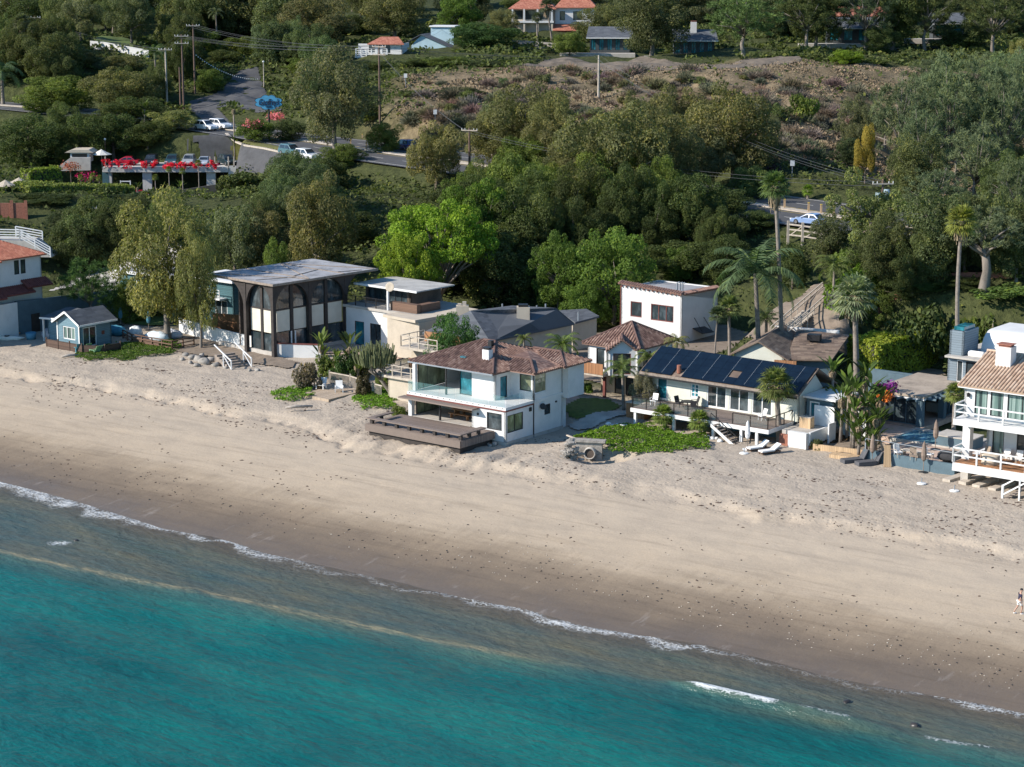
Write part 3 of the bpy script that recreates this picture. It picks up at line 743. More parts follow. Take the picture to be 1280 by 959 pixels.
    T('broadleaf', 560, 70, 66, 400, MID, 'green bushes rim on the bluff below the smooth dark tree', var=1)
    T('broadleaf', 605, 76, 60, 398, (.06, .08, .03), 'olive green bush on the bluff edge right of the green rim')
    T('broadleaf', 525, 72, 50, 404, DARK, 'dark bush at the left end of the bluff edge')
    T('broadleaf', 655, -10, 60, 520, DARK, 'dark tree behind the terracotta roofed mansion')
    T('broadleaf', 720, -12, 90, 530, DARK, 'wide dark tree behind the mansion chimney')
    T('broadleaf', 640, 36, 40, 458, DARK, 'dark round bush left of the mansion garden')
    T('broadleaf', 712, 40, 44, 424, MID, 'spreading green tree beside the long dark ranch house')
    T('eucalypt', 752, 6, 66, 446, OLIVE, 'olive tree between the mansion and the ranch house')
    T('eucalypt', 815, -14, 100, 414, (.08, .088, .04), 'big dark eucalyptus between the two dark ranch houses')
    T('eucalypt', 780, 0, 60, 460, GREY, 'grey tree behind the left ranch house')
    T('eucalypt', 868, -14, 60, 470, GREY, 'tall grey tree behind the right ranch house')
    T('pine', 932, -16, 108, 408, (.085, .125, .04), 'green pine right of the dark ranch house')
    T('pine', 1010, -20, 96, 418, DARK, 'dark pine in front of the shaded right hill house')
    T('pine', 1085, -26, 92, 420, (.06, .085, .04), 'second dark pine before the shaded right hill house')
    T('pine', 1160, -26, 90, 424, DARK, 'third dark pine near the grey garage roof')
    T('pine', 1245, -20, 110, 420, DARK, 'dark pine in the top right corner')
    T('broadleaf', 1200, 30, 90, 428, DARK, 'dark low tree right of the grey garage roof')
    T('broadleaf', 975, 20, 70, 450, DARK, 'shaded tree between the green pine and the first dark pine')
    T('broadleaf', 1058, 62, 46, 392, BRIGHT, 'bright lime bush on the bluff below the dark pines')
    T('shrub', 1085, 76, 60, 396, MID, 'green shrub right of the bright lime bush', 'shrub')
    T('shrub', 1020, 76, 60, 398, DARK, 'dark shrub left of the bright lime bush', 'shrub')
    T('broadleaf', 1275, 48, 30, 396, YEL, 'yellow green tree at the right picture edge under the corner pine')
    # right pine wood
    T('pine', 1130, 88, 96, 290, PINE, 'torrey pine at the left end of the pine wood with bare pale limbs')
    T('pine', 1192, 58, 110, 296, PINE, 'tallest pine in the middle of the pine wood')
    T('pine', 1258, 66, 100, 294, PINE, 'tall pine at the right end of the pine wood')
    T('pine', 1155, 130, 84, 282, PINE, 'pine with an open crown in the second row of the wood')
    T('pine', 1222, 150, 96, 266, PINE, 'lower rounded pine in front of the tallest pine')
    T('pine', 1274, 190, 76, 250, PINE, 'low pine at the right edge in front of the wood')
    T('pine', 1172, 205, 92, 252, PINE, 'pine leaning over the road below the wood')
    T('pine', 1240, 262, 110, 216, PINE, 'nearest pine with a thick pale trunk above the brick wall')
    T('pine', 1185, 300, 70, 222, (.04, .062, .032), 'small dense pine beside the nearest thick trunked pine')
    T('pine', 1120, 236, 60, 250, PINE, 'sparse pine beside the transformer pole')
    T('willow', 1084, 156, 38, 282, (.24, .18, .04), 'narrow tree with golden yellow leaves at the edge of the pine wood')
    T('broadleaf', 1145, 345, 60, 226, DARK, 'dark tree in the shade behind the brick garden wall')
    T('broadleaf', 1100, 312, 60, 228, (.05, .07, .03), 'green tree behind the grey green fan palm')
    T('broadleaf', 1062, 170, 50, 300, (.045, .065, .03), 'dark green bush left of the golden tree')
    T('shrub', 1005, 118, 42, 330, MID, 'green shrub among the dry brush of the right bluff', 'shrub')
    T('shrub', 970, 132, 50, 326, DARK, 'dark shrub beside the tall dark olive eucalyptus', 'shrub')
    T('broadleaf', 1092, 238, 46, 236, (.07, .085, .032), 'tangled olive crown of the leaning tree by the stairs')
    T('shrub', 1020, 200, 50, 290, (.15, .13, .07), 'straw coloured shrub on the verge above the road', 'shrub')
    # along and below the road
    T('shrub', 600, 205, 50, 292, OLIVE, 'olive shrub below the road beside the brown pole', 'shrub')
    T('broadleaf', 985, 318, 60, 236, DARK, 'dark bush below the timber rail of the road')
    T('broadleaf', 870, 250, 60, 262, (.06, .08, .03), 'yellowish green tree left of the dark slope')
    T('shrub', 500, 262, 50, 290, (.19, .14, .10), 'leafless pinkish brush on the slope below the road edge', 'shrub')
    # garden plants by the houses
    T('domed', 566, 386, 84, 196.5, (.045, .092, .027), 'dense round green tree between the white house and the grey roof')
    T('pine', 110, 317, 84, 232, (.05, .09, .025), 'small spreading green pine behind the blue cottage', zb=3.2)
    T('shrub', 383, 448, 40, 200, (.13, .105, .075), 'dry brown bush at the edge of the sand', 'shrub')
    T('shrub', 455, 470, 24, 197, (.06, .055, .03), 'round clipped dark bush beside the sunken deck', 'shrub')
    T('shrub', 1022, 548, 18, 174.5, (.10, .12, .05), 'small pale green potted bush beside the tan timber frame', 'shrub')
    T('willow', 806, 462, 42, 188, (.16, .15, .11), 'bare grey olive tree at the left end of the solar house deck')
    T('shrub', 500, 508, 26, 190.5, MID, 'green flowering bush at the left corner of the white house', 'shrub')
    T('shrub', 735, 478, 16, 197, DOME, 'bright green bush under the guest house stairs', 'shrub')
trees()
def more_trees():
    T = tree
    T('shrub', 408, 440, 34, 205.5, MID, 'green shrub among the paddle leaves before the terrace house', 'shrub')
    T('shrub', 430, 446, 38, 203.5, (.05, .085, .025), 'dark green shrub beside the picket fence', 'shrub')
    T('shrub', 452, 448, 30, 204.5, OLIVE, 'olive shrub behind the candelabra cactus', 'shrub')
    T('shrub', 480, 462, 24, 199, MID, 'green shrub below the beige balconies', 'shrub')
    T('broadleaf', 160, 344, 66, 236, MID, 'mid green bush before the left end of the turquoise house')
    T('broadleaf', 232, 340, 60, 238, OLIVE, 'olive bush between the two yellowish drooping trees')
    T('broadleaf', 196, 352, 50, 240, (.07, .10, .035), 'green bush hiding the middle of the turquoise house')
    T('broadleaf', 262, 84, 46, 404, MID, 'bright leafy tree on the left side of the shaded upper drive')
    T('broadleaf', 278, 62, 50, 428, DARK, 'dark tree shading the head of the upper drive')
    T('eucalypt', 690, 118, 70, 304, OLIVE, 'olive tree reaching up the bluff left of the grey pole')
    T('eucalypt', 848, 110, 80, 300, OLIVE, 'olive tree reaching up the bluff right of the grey pole')
    T('eucalypt', 626, 116, 70, 320, GREY, 'grey olive tree on the bluff left of the spreading olive tree')
    T('broadleaf', 100, 146, 80, 352.5, DARK, 'dark tree directly behind the deck parasol and kiosk')
    T('broadleaf', 140, 138, 76, 354, DARK, 'dark tree right behind the red car of the parking deck')
    T('broadleaf', 184, 150, 64, 354, DARK, 'dark tree behind the middle of the parking deck')
    T('broadleaf', 1128, 346, 76, 213, DARK, 'dark round tree left of the long brick retaining wall')
    T('broadleaf', 1165, 350, 70, 212, (.05, .08, .024), 'dark bushy tree standing over the long brick wall')
    T('broadleaf', 1205, 346, 64, 211, DARK, 'dark tree hugging the left side of the thick pine trunk')
    T('broadleaf', 1092, 356, 60, 214, MID, 'mid green tree above the brick planter wall')
    T('shrub', 1262, 356, 90, 208, (.10, .16, .04), 'bright green ivy bank beside the brick stairs', 'shrub')
    T('shrub', 1150, 382, 90, 209, DARK, 'dark shrub bed between hedge and long brick wall', 'shrub')
    T('shrub', 1215, 385, 70, 206, MID, 'green shrub bed behind the grey modern house', 'shrub')
    T('bigpine', 1234, 256, 128, 209.5, PINE, 'spreading pine with a massive pale trunk above the grey modern house')
    P = atD(1146, 392, 214); P.z = gz(P.x, P.y) - .3; A = atD(1112, 345, 218) - P; B = atD(1086, 262, 222) - P; r = random.Random(6); m = MB()
    o = thing('leaning_tree', 'leaning tree with a thick bent grey trunk above the brick planter wall', 'tree', P)
    m.tube([(0, 0, -.6), A * .5 + Vector((.3, 0, 0)), A, A.lerp(B, .5) + Vector((-.6, 0, 0)), B], [.55, .46, .4, .3, .16], 9)
    cl = [(tuple(B + Vector((r.gauss(0, 1.7), r.gauss(0, 1.5), r.gauss(-.2, 1.4)))), r.uniform(.5, 1.0)) for _ in range(38)]
    for c, q in cl[:12]: m.tube([A.lerp(B, r.uniform(.4, .9)), Vector(c)], [.14, .05], 5)
    m.build('trunk', 'bark', o, True); V, F, t = leaves(cl, 9000, .32, .13, 77); link('crown', npmesh('crown', V, F, 'leaf', {'rnd': t}), o, (.12, .14, .05))
    T('eucalypt', 700, 142, 84, 300, OLIVE, 'olive tree at the foot of the bluff left of the tall brown eucalyptus')
    T('eucalypt', 745, 152, 90, 296, GREY, 'grey olive tree standing just behind the tall brown eucalyptus')
    T('eucalypt', 868, 122, 76, 302, OLIVE, 'olive tree at the foot of the bluff left of the tall dark olive one')
    T('eucalypt', 955, 138, 60, 298, GREY, 'grey green tree right of the tall dark olive eucalyptus')
    T('eucalypt', 615, 142, 80, 316, OLIVE, 'olive tree on the bank right of the brown roadside pole')
    T('broadleaf', 655, 166, 84, 300, MID, 'leafy tree covering the road edge below the bluff')
    T('broadleaf', 745, 200, 84, 288, GREY, 'grey green bushy tree below the road in the middle of the slope')
    T('broadleaf', 820, 205, 90, 282, OLIVE, 'olive bush mass below the shaggy olive eucalyptus')
    T('broadleaf', 940, 205, 60, 276, (.09, .12, .04), 'green tree behind the head of the tallest skinny palm')
    T('broadleaf', 948, 262, 70, 252, DARK, 'dark tree beside the dark shaded slope below the road')
    T('broadleaf', 1040, 268, 60, 240, (.10, .115, .05), 'olive bush partly covering the broken road rail')
    T('broadleaf', 992, 300, 50, 228, DARK, 'dark bush at the top of the bare slope by the stairs')
    T('shrub', 1070, 310, 70, 226, MID, 'green shrub right of the hillside stairs', 'shrub')
    T('eucalypt', 1072, 120, 50, 312, GREY, 'grey green tree at the left edge of the pine wood')
    T('broadleaf', 58, 240, 100, 300, DARK, 'dark bushy tree under the left end of the terrace hedge')
    T('broadleaf', 128, 244, 100, 304, DARK, 'dark bushy tree behind the transformer pole below the terrace')
    T('broadleaf', 95, 262, 90, 284, (.035, .05, .02), 'dark green tree on the slope above the blue cottage')
    T('broadleaf', 170, 268, 80, 286, DARK, 'dark tree behind the yellowish drooping tree')
    T('broadleaf', 1108, 326, 70, 224, DARK, 'dark tree just above the brick planter wall')
    T('broadleaf', 1160, 334, 80, 226, (.03, .05, .018), 'dark bushy tree behind the long brick retaining wall')
    T('broadleaf', 1208, 338, 70, 222, DARK, 'dark tree left of the thick pine trunk')
    T('broadleaf', 1268, 322, 90, 226, (.035, .055, .02), 'dark green tree above the brick stairs at the right edge')
    T('shrub', 1262, 372, 70, 214, (.08, .13, .03), 'bright ivy like shrub beside the brick stairs', 'shrub')
    T('shrub', 1140, 376, 70, 216, (.04, .06, .025), 'low dark shrub behind the brick planter wall', 'shrub')
    T('pine', 1105, 262, 70, 246, PINE, 'pine beside the transformer pole over the road edge')
    T('pine', 1210, 240, 90, 240, PINE, 'middle pine between the wood and the nearest thick trunked pine')
    T('eucalypt', 1022, -34, 84, 424, DARK, 'tall dark tree left of the shaded hill house')
    T('eucalypt', 1118, -30, 80, 426, DARK, 'tall dark tree between shaded hill house and garage')
    T('broadleaf', 1100, 34, 50, 418, DARK, 'dark bush before the right end of the shaded hill house')
    T('broadleaf', 480, 150, 50, 334, MID, 'green shrubby tree behind the very tall grey green eucalyptus')
    T('shrub', 455, 128, 60, 356, (.09, .10, .03), 'yellow green bush on the bank by the dark utility pole', 'shrub')
    T('shrub', 520, 112, 60, 366, (.07, .08, .03), 'olive bush below the bluff edge by the white road sign', 'shrub')
    T('shrub', 575, 118, 60, 366, (.06, .07, .03), 'grey green bush below the green rim of the bluff', 'shrub')
more_trees()
def bluff_brush():
    """dry scrub on the bluff: dozens of separate leafless bushes"""
    r = random.Random(5); n = 0
    cols = [((.20, .15, .105), 'straw brown'), ((.17, .13, .105), 'greyish brown'), ((.25, .185, .125), 'pale tan'), ((.12, .115, .065), 'dull olive')]
    zones = [(510, 660, 100, 172, 50), (640, 960, 88, 165, 130), (940, 1075, 105, 215, 90), (560, 700, 110, 175, 25)]
    for x0, x1, y0, y1, k in zones:
        for _ in range(k):
            px, py = r.uniform(x0, x1), r.uniform(y0, y1); g = ground(px, py, 240, 460)
            c, nm = r.choice(cols); w_ = r.uniform(2.2, 5.6)
            tk, me, H0, W0 = PROTO['brush'][r.randrange(3)]
            o = thing('dry_brush', f'leafless {nm} brush growing on the bare bluff below the hill houses', 'brush', (g.x, g.y, g.z - .25), r.uniform(0, 6), f'{nm} dry brush on the bluff', (w_ / W0, w_ / W0, w_ / W0 * r.uniform(.7, 1.1)))
            link('twigs', me, o, [q * r.uniform(.8, 1.15) for q in c])
    for _ in range(26):
        px, py = r.uniform(520, 1075), r.uniform(95, 185); g = ground(px, py, 240, 460)
        tk, me, H0, W0 = PROTO['shrub'][r.randrange(3)]; w_ = r.uniform(1.5, 3.6)
        o = thing('shrub', 'low olive green shrub among the dry brush on the bluff', 'shrub', (g.x, g.y, g.z - .2), r.uniform(0, 6), 'green shrubs on the bluff', (w_ / W0, w_ / W0, w_ / W0 * .9))
        link('crown', me, o, [q * r.uniform(.8, 1.2) for q in (.10, .105, .048)])
bluff_brush()
def scrub_cover():
    """the low dry growth that mats the bluff, too fine to count"""
    r = np.random.default_rng(13); n = 200000
    X = r.uniform(-28, 75, n); Y = r.uniform(268, 392, n); d, _ = road_near(X, Y)
    bl = sstep(-28, -12, X) * sstep(316, 330, Y + X * .75); f = fbm(X / 5, Y / 7, 4, 91) + r.uniform(-.3, .3, n)
    k = (bl > .5) & (d > 13) & (f > .06); X, Y, f = X[k], Y[k], f[k]; n = len(X)
    Z = height(X, Y, True); p = np.stack([X, Y, Z], 1); t = unit(np.stack([r.normal(size=n) * 1.1, r.normal(size=n) * 1.1, np.ones(n) * .8], 1)); l = (r.uniform(.12, .5, n) * (.4 + np.clip(f, 0, .8)))[:, None]
    sd_ = unit(np.cross(t, r.normal(size=(n, 3)))) * r.uniform(.03, .12, n)[:, None]
    V = np.stack([p - sd_, p + sd_, p + t * l + sd_ * 1.6, p + t * l - sd_ * 1.6], 1).reshape(-1, 3)
    o = link('dry_scrub', npmesh('dry_scrub', V, np.arange(n * 4).reshape(n, 4), 'twig', {'rnd': r.uniform(0, 1, n)}), None, (.24, .18, .115)); tag(o, 'low dry scrub and dead grass matting the bare bluff', 'scrub', None, 'stuff')
scrub_cover()
def undergrowth():
    """one leafy ground cover over the green hillside"""
    r = np.random.default_rng(3); n = 330000
    X = r.uniform(-130, 130, n); Y = r.uniform(200, 480, n); keep = np.abs(X) < Y * .265 + 6
    X, Y = X[keep], Y[keep]; s, t = st(X, Y); d, _ = road_near(X, Y)
    bl = sstep(-30, -12, X) * sstep(318, 334, Y + X * .75) * (1 - sstep(388, 398, Y))
    keep = (s > 61) & (d > 12.5) & (r.uniform(0, 1, len(X)) > bl * .93) & (fbm(X / 7, Y / 7, 3, 77) > -.22)
    for x0, y0, rr in CLEAR: keep &= (X - x0) ** 2 + (Y - y0) ** 2 > rr ** 2
    for P in CLEAR_POLY: keep &= ~inpoly(X, Y, P)
    X, Y = X[keep], Y[keep]; Z = height(X, Y, True) + np.maximum(0, fbm(X / 2.6, Y / 2.6, 3, 78) + .1) * 2.0 + r.uniform(0, .35, len(X))
    p = np.stack([X, Y, Z], 1); n = len(p)
    nor = unit(r.normal(size=(n, 3)) * .6 + np.array([0, -.15, .9])); tan = unit(np.cross(nor, r.normal(size=(n, 3)))); bi = np.cross(nor, tan)
    l = (r.uniform(.35, .9, n) * np.clip(Y / 330, .7, 1.4))[:, None]
    V = np.stack([p - tan * l * .5, p + bi * l * .3, p + tan * l * .5, p - bi * l * .3], 1).reshape(-1, 3)
    me = npmesh('undergrowth', V, np.arange(n * 4).reshape(n, 4), 'leaf', {'rnd': r.uniform(0, 1, n)})
    o = link('undergrowth', me, None, (.075, .092, .030)); tag(o, 'tangled leafy ground cover over the green hillside', 'ground cover', None, 'stuff')
CLEAR = []
# ---------------------------------------------------------------- building materials
simple('white_stucco', (.63, .63, .62), .85, .07, .8, .004); simple('cream_panel', (.62, .58, .48), .8, .08, 1)
simple('lime_cream', (.60, .61, .53), .8, .08, 1); simple('beige_stucco', (.50, .43, .34), .85, .1, 1, .006)
simple('white_trim', (.70, .70, .69), .6, .08, 3); simple('grey_paint', (.22, .25, .28), .75, .12, 1.2); simple('blue_grey_paint_and_shade', (.085, .135, .165), .75, .14, 1.2)
boards('blue_siding', (.13, .225, .275), .18, 'Z', .1); boards('turquoise_siding_and_light', (.045, .12, .14), .2, 'Z', .1)
simple('dark_timber', (.035, .027, .024), .7, .35, 2.5); simple('dark_metal', (.03, .03, .032), .45, .2, 4, 0, .4); simple('rust_trim', (.16, .045, .035), .7, .2, 3)
boards('deck_boards', (.20, .155, .13), .15, 'Y', .22); boards('deck_boards_across', (.30, .245, .215), .15, 'X', .22); boards('brown_boards', (.15, .085, .055), .16, 'Z', .3)
boards('cedar_boards', (.34, .165, .075), .16, 'X', .25); boards('sunny_boards', (.52, .36, .21), .16, 'X', .16)
simple('brick', (.29, .115, .075), .9, .3, 5, .01); simple('concrete', (.42, .39, .35), .9, .15, 1.2, .01); simple('paving', (.46, .34, .27), .9, .2, 1.5, .01)
simple('deck_concrete', (.47, .46, .43), .9, .2, .7); simple('asphalt', (.07, .07, .073), .92, .22, .8, .004); simple('road_paint', (.62, .60, .55), .8, .2, 3); simple('yellow_paint', (.55, .40, .08), .7, .2, 3)
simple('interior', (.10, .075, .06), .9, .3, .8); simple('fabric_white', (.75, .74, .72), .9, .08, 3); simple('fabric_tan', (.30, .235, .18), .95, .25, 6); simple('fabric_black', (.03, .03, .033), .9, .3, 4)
simple('curtain', (.42, .50, .46), .9, .2, 6, streak=True); simple('rock', (.30, .275, .245), .95, .35, 2.5, .05); simple('driftwood', (.34, .30, .26), .95, .3, 4, .02)
simple('weathered_timber', (.25, .205, .17), .9, .3, 3, .006); simple('pale_wood', (.46, .40, .33), .9, .2, 3, .006)
tintmat('paint', .7, .12, 2); tintmat('car_paint', .3, .06, 2, 0, .6, .6); tintmat('cloth', .9, .2, 4); tintmat('pot', .8, .25, 4)
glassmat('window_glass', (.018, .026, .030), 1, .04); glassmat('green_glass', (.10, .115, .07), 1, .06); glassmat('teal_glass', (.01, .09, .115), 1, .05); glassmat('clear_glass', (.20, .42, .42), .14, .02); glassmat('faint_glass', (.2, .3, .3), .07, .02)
glassmat('pool_water', (.09, .19, .23), 1, .04)
TILE = [(.1, (.075, .042, .034)), (.35, (.15, .082, .062)), (.6, (.225, .132, .10)), (.8, (.31, .205, .16)), (1, (.44, .33, .27))]
tiles('brown_tile', TILE); simple('dark_cap', (.115, .066, .055), .9, .3, 3); tiles('terracotta_tile', [(.1, (.22, .07, .045)), (.5, (.36, .125, .075)), (1, (.48, .22, .15))])
tiles('tan_tile', [(.1, (.30, .19, .13)), (.5, (.46, .32, .22)), (1, (.58, .45, .34))])
tiles('grey_shingle', [(.1, (.050, .056, .066)), (.5, (.085, .094, .108)), (1, (.135, .145, .16))], .9, .9, .32, False, .012)
tiles('brown_shingle', [(.1, (.075, .055, .045)), (.45, (.155, .11, .085)), (.75, (.23, .17, .125)), (1, (.34, .29, .25))], .95, .7, .32, False, .015)
tiles('dark_red_tile', [(.1, (.12, .03, .025)), (1, (.22, .07, .055))])

# ---------------------------------------------------------------- building helpers
def V2(*a): return Vector(a)
def block(parent, name, mt, *bx, **kw):
    m = MB()
    for b in bx: m.box(*b)
    return m.build(name, mt, parent, **kw)
class Wall:
    """straight wall from A to B in a building's own frame, outside on the right of A->B"""
    def __init__(s, A, B, th=.2):
        s.A = Vector((*A, 0)); d = Vector((*B, 0)) - s.A; s.L = d.length; s.d = d.normalized(); s.n = Vector((s.d.y, -s.d.x, 0)); s.th = th
    def p(s, a, q, z): return s.A + s.d * a - s.n * q + Vector((0, 0, z))
    def cell(s, mb, a0, a1, z0, z1, q0=0, q1=None):
        q1 = s.th if q1 is None else q1
        mb.prism([s.p(a0, q0, z0), s.p(a1, q0, z0), s.p(a1, q1, z0), s.p(a0, q1, z0)], (0, 0, z1 - z0))
    def panel(s, mb, z0, z1, ops=()):
        xs = sorted({0, s.L, *[o[0] for o in ops], *[o[1] for o in ops]}); xs = [x for x in xs if 0 <= x <= s.L]
        for a0, a1 in zip(xs[:-1], xs[1:]):
            if a1 - a0 < 1e-4: continue
            c = (a0 + a1) / 2; z = z0
            for o in sorted([o for o in ops if o[0] <= c <= o[1]], key=lambda o: o[2]):
                if o[2] > z + 1e-4: s.cell(mb, a0, a1, z, o[2])
                z = max(z, o[3])
            if z < z1 - 1e-4: s.cell(mb, a0, a1, z, z1)
    def window(s, parent, a0, a1, z0, z1, fr='dark_metal', gl='window_glass', nx=1, nz=1, name='window', fw=.07, q=.07, label=None):
        m = MB()
        for x in (a0, a1 - fw): s.cell(m, x, x + fw, z0, z1, q - .03, q + .05)
        for z in (z0, z1 - fw): s.cell(m, a0 + fw, a1 - fw, z, z + fw, q - .03, q + .05)
        for k in range(1, nx):
            x = a0 + (a1 - a0) * k / nx; s.cell(m, x - fw * .4, x + fw * .4, z0 + fw, z1 - fw, q - .02, q + .05)
        for k in range(1, nz):
            z = z0 + (z1 - z0) * k / nz; s.cell(m, a0 + fw, a1 - fw, z - fw * .3, z + fw * .3, q - .015, q + .045)
        f = m.build(name, fr, parent, label=label)
        g = MB(); s.cell(g, a0 + .01, a1 - .01, z0 + .01, z1 - .01, q + .03, q + .045); g.build('pane', gl, f)
        return f
def walls(parent, mt, segs, z0, z1, th=.2, name='wall', wins=()):
    """segs: [(A, B, [openings])]; every opening (a0,a1,z0,z1,dict) also gets its window"""
    m = MB(); todo = []
    for A, B, ops in segs:
        w_ = Wall(A, B, th); w_.panel(m, z0, z1, [o[:4] for o in ops])
        todo += [(w_, o) for o in ops if len(o) > 4]
    wall = m.build(name, mt, parent)
    for w_, o in todo: w_.window(parent, *o[:4], **o[4])
    return wall
def roof(parent, faces, mt, th=.14, ribs=0, name='roof', under='white_trim', hips=(), hipmt=None, ribr=.075, label=None):
    """tiled roof: each face a plane polygon (first edge = eave); real half round tile ribs up the slope"""
    m = MB()
    for pts in faces:
        P = [Vector(p_) for p_ in pts]; u = (P[1] - P[0]).normalized(); n = Vector((0, 0, 0))
        for i in range(1, len(P) - 1): n += (P[i] - P[0]).cross(P[i + 1] - P[0])
        n.normalize()
        if n.z < 0: n = -n
        v = n.cross(u).normalized(); o = P[0]
        if v.z < 0: v = -v
        uv = [((q - o).dot(u), (q - o).dot(v)) for q in P]
        k = len(m.f); m.poly(P if (P[1] - P[0]).cross(P[2] - P[0]).z > 0 else P); m.uv[k] = [(a + 50, b + 50) for a, b in uv]
        dn = Vector((0, 0, -th)); L = len(P)
        m._add(P + [q + dn for q in P], [tuple(range(L, 2 * L))[::-1]] + [(i, (i + 1) % L, (i + 1) % L + L, i + L) for i in range(L)])
        if ribs:
            us = [a for a, b in uv]; a = math.floor(min(us) / ribs) * ribs + ribs / 2
            while a < max(us):
                ys = []
                for i in range(L):
                    (x0, y0), (x1, y1) = uv[i], uv[(i + 1) % L]
                    if (x0 - a) * (x1 - a) < 0: ys.append(y0 + (y1 - y0) * (a - x0) / (x1 - x0))
                if len(ys) >= 2 and max(ys) - min(ys) > .15:
                    b0, b1 = min(ys) - .05, max(ys); prof = []
                    for q in range(5):
                        an = math.pi * q / 4; prof.append((math.cos(an) * ribr * 1.1, math.sin(an) * ribr))
                    vs = [o + u * (a + c) + v * b + n * (h + .004) for b in (b0, b1) for c, h in prof]
                    k0 = len(m.f); m._add(vs, [(i, i + 1, i + 6, i + 5) for i in range(4)] + [(4, 3, 2, 1, 0)])
                    for i in range(4): m.uv[k0 + i] = [(a + 50, b0 + 50), (a + 50, b0 + 50), (a + 50, b1 + 50), (a + 50, b1 + 50)]
                    m.uv[k0 + 4] = [(a + 50, b0 + 50)] * 5
                a += ribs
    r = m.build(name, mt, parent, label=label)
    if hips:
        h = MB()
        for a, b in hips: h.tube([Vector(a) + Vector((0, 0, .04)), Vector(b) + Vector((0, 0, .04))], .13, 6)
        h.build('ridge_cap', hipmt or mt, r)
    return r
def railing(parent, runs, hgt=1.05, mt='white_trim', nr=3, post=1.6, pw=.08, rw=.06, name='railing', balusters=0):
    m = MB()
    for A, B in runs:
        A = Vector(A); B = Vector(B); L = (B - A).length; k = max(1, round(L / post)); up = Vector((0, 0, hgt))
        for i in range(k + 1):
            q = A.lerp(B, i / k); m.bar(q, q + up, pw)
        for j in range(nr):
            z = Vector((0, 0, hgt * (1 - j / nr))); m.bar(A + z, B + z, rw)
        if balusters:
            k = int(L / balusters)
            for i in range(1, k): q = A.lerp(B, i / k); m.bar(q, q + up * .95, .03)
    return m.build(name, mt, parent)
def chimney(parent, x, y, z0, z1, w_, d_, mt='white_stucco', cap='dark_metal', capname='cap'):
    c = block(parent, 'chimney', mt, (x - w_ / 2, y - d_ / 2, z0, x + w_ / 2, y + d_ / 2, z1))
    block(c, capname, cap, (x - w_ * .38, y - d_ * .38, z1 + .002, x + w_ * .38, y + d_ * .38, z1 + .16), (x - w_ * .5, y - d_ * .5, z1 + .16, x + w_ * .5, y + d_ * .5, z1 + .22))
    return c
def dg(a): return math.radians(a)
def house(name, label, P, yaw, cat='house'):
    return thing(name, label, cat, P, dg(yaw))
def dining(parent_label, frame, x, y, z, L=2.6):
    """trestle table and benches standing on a terrace: things of their own"""
    pass
def lp(o, x, y, z):
    """local point of a building -> world"""
    c, s = math.cos(o.rotation_euler[2]), math.sin(o.rotation_euler[2]); L = o.location
    return Vector((L.x + x * c - y * s, L.y + x * s + y * c, L.z + z))

